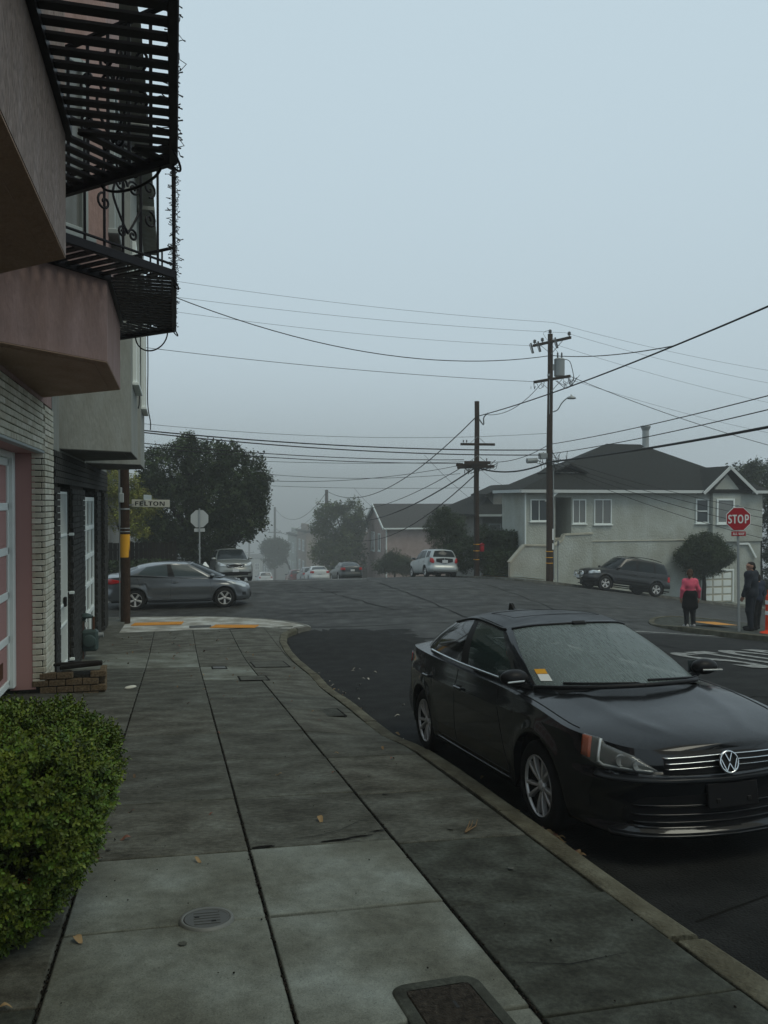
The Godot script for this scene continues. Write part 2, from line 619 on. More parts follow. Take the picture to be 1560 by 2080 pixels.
# one cast slab of pavement: crowned edges, sides going down into the joint
func slab_geo(u0: float, u1: float, t0: float, t1: float, f: Callable, gap := 0.007, lift := 0.0, tilt := Vector2.ZERO, deep := 0.05) -> Geo:
	var g := Geo.new()
	var b := 0.012
	var us := [u0 + gap, u0 + gap, u0 + gap + b]
	var ts := [t0 + gap, t0 + gap, t0 + gap + b]
	var nu := maxi(2, int((u1 - u0) / 0.35))
	var nt := maxi(2, int((t1 - t0) / 0.35))
	for i in range(1, nu):
		us.append(lerpf(u0, u1, float(i) / nu))
	for i in range(1, nt):
		ts.append(lerpf(t0, t1, float(i) / nt))
	us.append_array([u1 - gap - b, u1 - gap, u1 - gap])
	ts.append_array([t1 - gap - b, t1 - gap, t1 - gap])
	var rows := []
	var mu := us.size() - 1
	var mt := ts.size() - 1
	for j in ts.size():
		var r := PackedVector3Array()
		for i in us.size():
			var d := 0.0
			if i == 0 or j == 0 or i == mu or j == mt:
				d = -deep
			elif i == 1 or j == 1 or i == mu - 1 or j == mt - 1:
				d = -0.007
			var u: float = us[i]
			var t: float = ts[j]
			d += lift + tilt.x * (u - u0) + tilt.y * (t - t0)
			r.append(Vector3(u, f.call(u, t) + d, -t))
		rows.append(r)
	g.sheet(rows, false, true)
	return g

func ring_area(outer: Array, inner: Array, f_out: Callable, f_in: Callable, n := 6, lift := 0.0) -> Geo:
	var g := Geo.new()
	var rows := []
	for k in n + 1:
		var w := float(k) / n
		var r := PackedVector3Array()
		for i in outer.size():
			var p: Vector2 = outer[i].lerp(inner[i], w)
			var y := lerpf(f_out.call(p.x, p.y), f_in.call(p.x, p.y), smoothstep(0.0, 1.0, w)) + lift
			r.append(Vector3(p.x, y, -p.y))
		rows.append(r)
	g.sheet(rows)
	return g

# a kerb along a path of (u, t): rounded stone with its face to the road, in pieces about step long
func kerb_run(parent: Node, path: Array, width: float, rise: Callable, m: Material, inward: float, per := 3, jitter := 0.0) -> void:
	var i := 0
	while i < path.size() - 1:
		var e := mini(i + per, path.size() - 1)
		var g := Geo.new()
		var rows := []
		var j0 := rng.randf_range(-1, 1) * jitter
		for k in range(i, e + 1):
			var p: Vector2 = path[k]
			var d: Vector2 = (path[mini(k + 1, path.size() - 1)] - path[maxi(k - 1, 0)]).normalized()
			if k == i:
				p += d * 0.006
			if k == e:
				p -= d * 0.006
			var nrm := Vector2(d.y, -d.x) * inward   # towards the pavement
			var h: float = rise.call(p.x, p.y) + j0
			var y := road_y(p.x, p.y)
			var r := PackedVector3Array()
			for q in [[-0.012, -0.2], [0.0, h - 0.035], [0.008, h - 0.012], [0.03, h], [width - 0.015, h + 0.004], [width, h - 0.004], [width, -0.12]]:
				var w: Vector2 = p + nrm * q[0]
				var wob := jitter * 0.6 * sin(p.y * 3.1 + q[0] * 20.0)
				r.append(Vector3(w.x, y + q[1] + wob, -w.y))
			rows.append(r)
		g.sheet(rows)
		g.fan(rows[0][3], rows[0])
		g.fan(rows[rows.size() - 1][3], rows[rows.size() - 1])
		obj(parent, "kerb_stone", g, m)
		i = e

func tactile(parent: Node, c: Vector2, along: Vector2, wide: float, deep: float, f: Callable, domes: int) -> void:
	var g := Geo.new()
	var a := along.normalized()
	var b := Vector2(-a.y, a.x)
	var rows := []
	for j in 5:
		var r := PackedVector3Array()
		for i in 7:
			var p := c + a * (wide * (i / 6.0 - 0.5)) + b * (deep * (j / 4.0 - 0.5))
			var e := 0.016 if (i > 0 and i < 6 and j > 0 and j < 4) else 0.010
			r.append(Vector3(p.x, f.call(p.x, p.y) + e, -p.y))
		rows.append(r)
	g.sheet(rows)
	var pad := obj(parent, "tactile_pad", g, mats.tactile)
	if domes > 0:
		var dg := Geo.new()
		var nd := int(domes * deep / wide)
		for i in domes:
			for j in nd:
				var p := c + a * (wide * ((i + 0.5) / domes - 0.5)) + b * (deep * ((j + 0.5) / nd - 0.5))
				var y: float = f.call(p.x, p.y) + 0.016
				dg.lathe([[0.018, 0.0], [0.014, 0.007], [0.0, 0.008]], 6, Transform3D(Basis.IDENTITY, Vector3(p.x, y, -p.y)))
		stuff(pad, "tactile_domes", dg, mats.tactile)

func stripe(parent: Node, called: String, a: Vector2, b: Vector2, w: float, m: Material, up := 0.012, worn := 0) -> void:
	var g := Geo.new()
	var d := (b - a).normalized()
	var n := Vector2(-d.y, d.x) * w * 0.5
	var k := maxi(2, int(a.distance_to(b) / 0.4))
	var l := PackedVector3Array()
	var r := PackedVector3Array()
	var c := PackedVector3Array()
	for i in k + 1:
		var p := a.lerp(b, float(i) / k)
		var j := rng.randf_range(0.9, 1.06) if worn else 1.0
		l.append(on_road(p.x + n.x * j, p.y + n.y * j, up))
		c.append(on_road(p.x, p.y, up + 0.001))
		r.append(on_road(p.x - n.x * j, p.y - n.y * j, up))
	g.sheet([l, c, r])
	obj(parent, called, g, m)

func lettering(text: String, size: int) -> ArrayMesh:
	var tm := TextMesh.new()
	var f := SystemFont.new()
	f.font_names = PackedStringArray(["Droid Sans"])
	f.font_weight = 700
	tm.font = f
	tm.text = text
	tm.font_size = size
	tm.pixel_size = 0.01
	tm.depth = 0.0
	tm.curve_step = 1.0
	var am := ArrayMesh.new()
	am.add_surface_from_arrays(Mesh.PRIMITIVE_TRIANGLES, tm.get_mesh_arrays())
	return am

# lettering set into a box w by h (metres) in x and y, then moved by a callable on each point
func letters(text: String, w: float, h: float, where: Callable, bold := false) -> Geo:
	var am := lettering(text, 48)
	var arr := am.surface_get_arrays(0)
	var vs: PackedVector3Array = arr[Mesh.ARRAY_VERTEX]
	var lo := Vector3.INF
	var hi := -Vector3.INF
	for p in vs:
		lo = lo.min(p)
		hi = hi.max(p)
	var g := Geo.new()
	for p in vs:
		var x := ((p.x - lo.x) / (hi.x - lo.x) - 0.5) * w
		var y := ((p.y - lo.y) / (hi.y - lo.y) - 0.5) * h
		g.v.append(where.call(x, y))
	if arr[Mesh.ARRAY_INDEX]:
		g.ix = arr[Mesh.ARRAY_INDEX]
	else:
		for i in vs.size():
			g.ix.append(i)
	return g

func build_ground() -> void:
	var us := steps([-90, -20, 10, -20, -6, 2, -6, 34, 0.5, 34, 60, 2, 60, 100, 10])
	var ts := steps([-12, 46, 0.5, 46, 90, 2, 90, 400, 10])
	struct("road", field(us, ts, road_y), mats.asphalt)
	# darker surfacing of the near block, and the fresh strip along the kerb by the parked sedan
	struct("asphalt_lane", field(steps([4.9, 13.95, 0.5]), steps([-8, 17.0, 0.5]), road_y, 0.004), mats.asphalt_dark)
	var g := Geo.new()
	var rows := []
	for t in steps([-8, 19.6, 0.4]):
		var r := PackedVector3Array()
		var e := 5.25 + 0.12 * sin(t * 0.9) + 0.08 * sin(t * 2.3)
		for k in 7:
			var u := lerpf(2.2, e, k / 6.0)
			r.append(on_road(u, t + (0.25 * sin(u * 2.0) if t > 19 else 0.0), 0.008))
		rows.append(r)
	g.sheet(rows, false, true)
	struct("asphalt_patch", g, mats.asphalt_fresh)
	# the ragged feathered edge of that strip
	g = Geo.new()
	rows = []
	var er := noise(17, 0.9, 3)
	for t in steps([4, 19.8, 0.12]):
		var r := PackedVector3Array()
		var e := 5.25 + 0.12 * sin(t * 0.9) + 0.08 * sin(t * 2.3)
		for k in 3:
			r.append(on_road(e - 0.3 + k * (0.42 + 0.25 * er.get_noise_1d(t * 3.0)), t + (0.3 * er.get_noise_1d(k * 9.0 + t) if t > 19 else 0.0), 0.0064))
		rows.append(r)
	g.sheet(rows, false, true)
	struct("asphalt_edge", g, mats.asphalt_dark)
	g = Geo.new()
	rows = []
	for k in 3:
		var r := PackedVector3Array()
		for u in steps([2.9, 5.5, 0.1]):
			r.append(on_road(u, 19.2 + k * (0.38 + 0.3 * er.get_noise_1d(u * 4.0)) + 0.25 * sin(u * 2.0), 0.0066))
		rows.append(r)
	g.sheet(rows)
	struct("asphalt_edge", g, mats.asphalt_dark)
	# cracks and a sealed seam by the kerb at the right foot of the frame
	var cg := Geo.new()
	for path in [[[3.1, 2.2], [3.3, 2.6], [3.25, 2.95], [3.6, 3.2], [3.75, 3.55]], [[3.25, 2.95], [2.9, 3.1], [2.7, 3.35]], [[2.6, 3.55], [3.2, 3.72], [4.0, 3.65], [5.0, 3.8]], [[3.3, 2.6], [3.9, 2.5], [4.4, 2.75]]]:
		var l := PackedVector3Array()
		var r := PackedVector3Array()
		for p in path:
			l.append(on_road(p[0] - 0.006, p[1] + 0.006, 0.011))
			r.append(on_road(p[0] + 0.006, p[1] - 0.006, 0.011))
		cg.sheet([l, r])
	struct("asphalt_cracks", cg, mats.joint_dirt)
	# tar seams and old patches in the crossing
	var sg := Geo.new()
	var rr := RandomNumberGenerator.new()
	rr.seed = 31
	for q in [[3.2, 20.6, 13.4, 20.9], [3.0, 23.6, 15.0, 24.4], [8.2, 18.0, 8.0, 35.0], [2.2, 29.0, 16.0, 28.4], [11.6, 18.4, 12.2, 33.0], [4.9, -2.0, 5.2, 17.0], [5.0, 31.0, 6.5, 24.0], [9.2, 4.0, 9.6, 17.0], [6.0, 9.0, 9.0, 8.2], [-1.0, 28.7, 6.0, 28.9]]:
		var l := PackedVector3Array()
		var r := PackedVector3Array()
		var n := 26
		var wob := Vector2.ZERO
		for i in n + 1:
			var p := Vector2(q[0], q[1]).lerp(Vector2(q[2], q[3]), float(i) / n)
			wob = wob * 0.8 + Vector2(rr.randf_range(-.1, .1), rr.randf_range(-.1, .1))
			p += wob
			var d := (Vector2(q[2], q[3]) - Vector2(q[0], q[1])).normalized()
			var w := Vector2(-d.y, d.x) * rr.randf_range(0.012, 0.035)
			l.append(on_road(p.x - w.x, p.y - w.y, 0.0125))
			r.append(on_road(p.x + w.x, p.y + w.y, 0.0125))
		sg.sheet([l, r])
	struct("tar_seams", sg, mats.asphalt_fresh)
	for q in [[2.5, 22.2, 7.5, 24.6, 0], [9.0, 26.5, 12.6, 30.2, 1], [4.0, 29.6, 7.6, 32.4, 0], [-6.0, 23.6, 1.5, 25.2, 0], [13.0, 22.0, 20.0, 25.5, 1]]:
		var pg := Geo.new()
		var prow := []
		for j in 9:
			var r := PackedVector3Array()
			for i in 9:
				var u := lerpf(q[0], q[2], i / 8.0) + (rr.randf_range(-.12, .12) if i in [0, 8] else 0.0)
				var t := lerpf(q[1], q[3], j / 8.0) + (rr.randf_range(-.12, .12) if j in [0, 8] else 0.0)
				r.append(on_road(u, t, 0.004))
			prow.append(r)
		pg.sheet(prow, false, true)
		obj(get_node("road"), "patch", pg, mats.asphalt_old if q[4] else mats.asphalt_mid)

	# ------------ the near pavement
	var walk := struct("sidewalk", field(steps([-6, 2.25, 0.4]), steps([-6, 20.4, 0.5]), walk_y, -0.02), mats.joint_dirt)
	var joints := [-2.2, -1.2, -0.2, 0.8, 1.8, 2.78, 3.80, 4.76, 5.88, 7.12, 8.38, 9.86, 11.2, 12.7, 14.5, 16.7, 18.6, 20.35]
	var cols := [-0.5, 0.42, 1.31]
	for i in joints.size() - 1:
		var t0: float = joints[i]
		var t1: float = joints[i + 1]
		var light := t0 < 4.7
		var pale_band := t0 > 12.6 and t0 < 16.6
		for c in 2:
			var m: Material = mats.slab_mid
			if light:
				m = mats.slab_light
			elif pale_band:
				m = mats.slab_light if (i + c) % 2 == 0 else mats.slab_worn
			elif t0 > 16.6:
				m = mats.slab_worn
			elif i % 3 == 1 and c == 0:
				m = mats.slab_worn
			obj(walk, "slab", slab_geo(cols[c], cols[c + 1], t0, t1, walk_y, 0.0055 if t0 < 9 else 0.004, rng.randf_range(-0.003, 0.003), Vector2(rng.randf_range(-.004, .004), rng.randf_range(-.003, .003))), m)
		# the strip beside the kerb, its joints a little out of step
		var q0 := t0 - 0.09
		var q1 := t1 - 0.09
		var ms: Material = mats.slab_dark if t0 < 4.7 else (mats.slab_worn if (i % 2 == 0 or t0 > 12) else mats.slab_mid)
		obj(walk, "slab", slab_geo(1.31, 2.17, q0, q1, walk_y, 0.006, rng.randf_range(-0.004, 0.003), Vector2(rng.randf_range(-.006, .004), rng.randf_range(-.004, .004))), ms)
	var fl0 := Geo.new()
	var frows := []
	for t in steps([15.2, 20.36, 0.3]):
		var ku := look([15.2, 2.33, 16.5, 2.36, 17.8, 2.42, 18.9, 2.58, 19.75, 2.95, 20.5, 3.1], t) - 0.15
		frows.append(PackedVector3Array([on_walk(2.17, t, -0.004), on_walk((2.17 + ku) * 0.5, t, 0.0), on_walk(ku, t, -0.003)]))
	fl0.sheet(frows, false, true)
	obj(walk, "slab", fl0, mats.slab_worn)
	# driveway and house side
	for a in [[-3.2, -0.5, -2.0, 3.2, "slab_dark"], [-3.2, -0.5, 3.2, 4.9, "slab_worn"], [-3.2, -0.5, 4.9, 8.4, "slab_mid"], [-3.2, -0.5, 8.4, 11.85, "slab_worn"], [-1.7, -0.5, 11.85, 14.5, "slab_mid"], [-2.9, -0.5, 14.5, 15.6, "slab_light"], [-2.9, -0.5, 15.6, 16.7, "slab_light"], [-2.9, -0.5, 16.7, 20.35, "slab_worn"], [-3.0, -1.3, 20.35, 23.3, "slab_worn"]]:
		obj(walk, "slab", slab_geo(a[0], a[1], a[2], a[3], walk_y, 0.007), mats[a[4]])
	# kerb of the near block: mossy and broken at the near end
	var kp := []
	for t in steps([-4, 3.1, 0.4]):
		kp.append(Vector2(2.33, t))
	var rise := func(u: float, t: float) -> float: return walk_y(2.2, t) - road_y(2.4, t) + 0.004
	kerb_run(walk, kp, 0.165, rise, mats.kerb, -1.0, 3, 0.008)
	kp = []
	for t in steps([3.14, 15.2, 0.4]):
		kp.append(Vector2(2.33 + 0.015 * sin(t * 1.3), t))
	kp.append_array([Vector2(2.36, 16.5), Vector2(2.42, 17.8), Vector2(2.58, 18.9), Vector2(2.95, 19.75)])
	kerb_run(walk, kp, 0.165, rise, mats.kerb, -1.0, 5, 0.005)

	# ------------ the corner with its ramps
	var outer := curve([Vector2(2.96, 19.77), Vector2(3.4, 20.4), Vector2(3.35, 21.4), Vector2(2.6, 22.6), Vector2(1.2, 23.5), Vector2(-0.3, 23.85), Vector2(-1.3, 24.0), Vector2(-6, 24.1), Vector2(-22, 24.1)], 4)
	var inner := []
	for i in outer.size():
		var w := float(i) / (outer.size() - 1)
		inner.append(Vector2(lerpf(2.8, -1.3, clampf(w * 1.25, 0, 1)), lerpf(19.8, 20.36, clampf(w * 8.0, 0, 1))) if w < 0.8 else Vector2(lerpf(-1.3, -22.0, (w - 0.8) * 5.0), lerpf(20.36, 21.9, clampf((w - 0.8) * 12, 0, 1))))
	var low := func(u: float, t: float) -> float: return road_y(u, t) + 0.03 + 0.10 * (1.0 - smoothstep(19.9, 20.9, t)) * smoothstep(1.9, 2.4, u)
	struct("corner_ramp", ring_area(outer, inner, low, walk_y, 8), mats.slab_pale)
	var cr := get_node("corner_ramp")
	var ramp_y := func(u: float, t: float) -> float:
		var w := clampf((23.7 - t - 0.18 * maxf(0.0, u - 0.2) * u) / 3.3, 0, 1)
		return lerpf(road_y(u, t) + 0.03, walk_y(u, t), smoothstep(0.0, 1.0, w))
	tactile(cr, Vector2(-0.45, 22.1), Vector2(1, -0.1), 1.3, 0.75, ramp_y, 22)
	tactile(cr, Vector2(1.48, 20.75), Vector2(1, -0.28), 1.15, 0.7, ramp_y, 20)
	# a scored utility cover set in the ramp
	for k in 5:
		var vg := Geo.new()
		var a := Vector2(0.35, 20.75 + 0.1 * k)
		vg.bar(Vector3(a.x, ramp_y.call(a.x, a.y) + 0.012, -a.y), Vector3(a.x + 0.55, ramp_y.call(a.x + 0.55, a.y) + 0.012, -a.y), 0.035, 0.012)
		obj(cr, "cover_bar", vg, mats.iron_lid)
	var ck := []
	for p in outer:
		ck.append(p)
	kerb_run(cr, ck, 0.14, func(u: float, t: float) -> float: return 0.035 + 0.10 * (1.0 - smoothstep(19.9, 20.9, t)) * smoothstep(1.9, 2.4, u), mats.kerb_pale, -1.0, 4)

	# ------------ the corner on the right, where people wait
	var sw_y := func(u: float, t: float) -> float: return ground(u, t) + 0.13
	var ramp_low := func(u: float, t: float) -> float: return road_y(u, t) + 0.13 - 0.1 * exp(-pow((t - 20.4) / 1.1, 2.0))
	var nr := curve([Vector2(13.95, -8), Vector2(13.95, 4), Vector2(13.95, 12), Vector2(13.9, 15.2), Vector2(13.45, 17.2), Vector2(13.2, 19.2), Vector2(13.5, 20.7), Vector2(14.6, 21.9), Vector2(16.5, 22.4), Vector2(24, 22.5), Vector2(45, 22.5)], 5)
	var nri := []
	for i in nr.size():
		var p: Vector2 = nr[i]
		var w := float(i) / (nr.size() - 1)
		nri.append(Vector2(17.5, p.y) if w < 0.4 else Vector2(lerpf(17.5, 45.0, clampf((w - 0.4) / 0.6, 0, 1)), lerpf(p.y, 18.0, smoothstep(0.4, 0.7, w))))
	struct("right_sidewalk", ring_area(nr, nri, ramp_low, sw_y, 8), mats.slab_dark)
	var rs := get_node("right_sidewalk")
	kerb_run(rs, nr, 0.16, func(u: float, t: float) -> float: return 0.135 - 0.1 * exp(-pow((t - 20.4) / 1.1, 2.0)), mats.kerb, 1.0, 4)
	tactile(rs, Vector2(15.5, 20.35), Vector2(1, 0.35), 1.15, 0.8, sw_y, 0)
	struct("right_yard", field(steps([17.0, 60, 2]), steps([-8, 18.4, 2]), sw_y, -0.02), mats.soil)

	# ------------ the far corners
	var fr := curve([Vector2(50, 36.5), Vector2(34, 36.5), Vector2(24, 36.45), Vector2(20.0, 36.3), Vector2(18.4, 35.95), Vector2(17.0, 36.05), Vector2(15.8, 36.9), Vector2(15.1, 38.6), Vector2(14.8, 40.5), Vector2(13.6, 60), Vector2(13.4, 120), Vector2(13.4, 300)], 5)
	var fri := []
	for i in fr.size():
		var w := float(i) / (fr.size() - 1)
		fri.append(Vector2(lerpf(50, 19.0, clampf(w * 2.0, 0, 1)), 39.2) if w < 0.5 else Vector2(19.0, lerpf(39.2, 300, pow((w - 0.5) * 2.0, 3.0))))
	struct("far_sidewalk", ring_area(fr, fri, ramp_low, sw_y, 8), mats.slab_light)
	var fs := get_node("far_sidewalk")
	kerb_run(fs, fr, 0.15, func(u: float, t: float) -> float: return 0.13, mats.kerb_pale, -1.0, 4)
	var pad_y := func(u: float, t: float) -> float: return ground(u, t) + 0.15
	tactile(fs, Vector2(15.95, 37.9), Vector2(1, 0.15), 1.5, 1.2, pad_y, 0)
	tactile(fs, Vector2(17.1, 36.75), Vector2(1, 0.0), 1.5, 1.1, pad_y, 0)
	struct("far_yard", field(steps([18.8, 60, 2]), steps([38.9, 110, 3]), sw_y, -0.03), mats.soil)
	var fl := curve([Vector2(-30, 35.3), Vector2(-8, 35.3), Vector2(-1, 35.25), Vector2(0.6, 35.6), Vector2(1.45, 36.6), Vector2(1.6, 38.2), Vector2(1.6, 50), Vector2(1.6, 90), Vector2(1.6, 300)], 5)
	var fli := []
	for i in fl.size():
		var w := float(i) / (fl.size() - 1)
		fli.append(Vector2(lerpf(-30, -1.4, clampf(w * 2.6, 0, 1)), 38.0) if w < 0.5 else Vector2(-1.4, lerpf(38.0, 300, pow((w - 0.5) * 2.0, 3.0))))
	struct("left_far_sidewalk", ring_area(fl, fli, sw_y, sw_y, 5), mats.slab_mid)
	kerb_run(get_node("left_far_sidewalk"), fl, 0.15, func(u: float, t: float) -> float: return 0.13, mats.kerb_pale, 1.0, 4)
	struct("left_far_yard", field(steps([-40, -1.2, 2]), steps([37.8, 110, 3]), sw_y, -0.02), mats.soil)

	# ------------ painted markings
	var rd := get_node("road")
	stripe(rd, "stop_line", Vector2(9.3, 17.5), Vector2(13.3, 17.5), 0.28, mats.road_paint, 0.014, 1)
	stripe(rd, "stop_line", Vector2(2.6, 34.2), Vector2(8.2, 34.2), 0.3, mats.road_paint, 0.012, 1)
	stripe(rd, "stop_line", Vector2(-2.3, 24.6), Vector2(-2.3, 28.6), 0.4, mats.road_paint, 0.012, 1)
	stripe(rd, "stop_line", Vector2(16.0, 33.3), Vector2(21.2, 33.1), 0.12, mats.road_paint, 0.012, 1)
	stripe(rd, "lane_line", Vector2(24.8, 33.0), Vector2(31.0, 33.0), 0.12, mats.road_paint, 0.012, 1)
	stripe(rd, "lane_line", Vector2(8.3, 36.2), Vector2(8.3, 41.0), 0.12, mats.road_paint, 0.012, 1)
	stripe(rd, "crosswalk_line", Vector2(3.0, 35.6), Vector2(9.5, 35.4), 0.14, mats.road_paint, 0.012, 1)
	var word := letters("STOP", 2.1, 2.5, func(x: float, y: float) -> Vector3: return on_road(9.75 + x, 11.65 + y, 0.014))
	var wm := obj(rd, "road_lettering", word, mats.road_paint)
	wm.set_meta("label", "white painted STOP lettering on the dark lane")

# ---------------------------------------------------------------- the two houses on the left
const WALL := -1.72

# a bay window body: wall plane to u = out, straight front between t0 and t1, splayed sides
func bay_poly(t0: float, t1: float, out: float, splay0: float, splay1: float) -> PackedVector2Array:
	return PackedVector2Array([Vector2(WALL - 0.3, t0 - splay0), Vector2(WALL, t0 - splay0), Vector2(out, t0), Vector2(out, t1), Vector2(WALL, t1 + splay1), Vector2(WALL - 0.3, t1 + splay1)])

func flat_xf() -> Transform3D:   # polygon (u, t) with z as height
	return Transform3D(Basis(Vector3(1, 0, 0), Vector3(0, 0, -1), Vector3(0, 1, 0)), Vector3.ZERO)

func inset_poly(p: PackedVector2Array, d: float) -> PackedVector2Array:
	var r := Geometry2D.offset_polygon(p, -d, Geometry2D.JOIN_MITER)
	return r[0]

func bay(parent: Node, called: String, poly: PackedVector2Array, y0: float, y1: float, m: Material, soffit: Material) -> void:
	var g := Geo.new()
	g.prism(poly, y0, y1, flat_xf())
	var b := obj(parent, called, g, m)
	var s := Geo.new()
	s.prism(inset_poly(poly, 0.003), y0 - 0.012, y0 - 0.003, flat_xf())
	obj(b, "soffit", s, soffit)
	var f := Geo.new()
	s = Geo.new()
	s.prism(inset_poly(poly, 0.13), y0 - 0.02, y0 - 0.0125, flat_xf())
	obj(b, "soffit_panel", s, soffit)

# window on a face of a bay or wall: centre c, right r (unit), outward n, size w by h
func wall_window(parent: Node, c: Vector3, r: Vector3, n: Vector3, w: float, h: float, bars: int, trim: Material, pane: Material, f := 0.07, cross := false) -> void:
	var win := grp(parent, "window", c, Basis(r, Vector3.UP, n))
	var g := Geo.new()
	for s in [-1.0, 1.0]:
		g.box(Vector3(s * (w - f) * 0.5, 0, 0.03), Vector3(f, h, 0.07), 0.008)
		g.box(Vector3(0, s * (h - f) * 0.5, 0.03), Vector3(w - 2 * f - 0.002, f, 0.066), 0.008)
	for k in bars:
		var x := (k + 1.0) / (bars + 1.0) - 0.5
		g.box(Vector3(x * (w - 2 * f), 0, 0.026), Vector3(f * 0.6, h - 2 * f - 0.002, 0.045))
	if cross:
		g.box(Vector3(0, 0.0, 0.028), Vector3(w - 2 * f - 0.004, f * 0.7, 0.05))
	g.box(Vector3(0, -h * 0.5 - 0.03, 0.05), Vector3(w + 0.12, 0.06, 0.12), 0.01)
	obj(win, "frame", g, trim)
	g = Geo.new()
	g.box(Vector3(0, 0, 0.008), Vector3(w - f, h - f, 0.016))
	obj(win, "pane", g, pane)

func brick_piece(parent: Node, c: Vector3, e: Vector3, k: int, cache: Dictionary) -> void:
	var key := "%.3f %.3f %.3f" % [e.x, e.y, e.z]
	if not cache.has(key):
		var g := Geo.new()
		g.box(Vector3.ZERO, e, 0.006)
		cache[key] = g.mesh()
	obj(parent, "brick", cache[key], mats["cream_brick_%d" % (k % 4)], c)

func spiral(c: Vector3, x: Vector3, y: Vector3, r0: float, turns: float, hand: float, start: float) -> Array:
	var out := []
	var n := int(turns * 14)
	for i in n + 1:
		var w := float(i) / n
		var a := start + hand * w * turns * TAU
		var r := lerpf(r0, r0 * 0.16, w)
		out.append(c + x * (cos(a) * r) + y * (sin(a) * r))
	return out

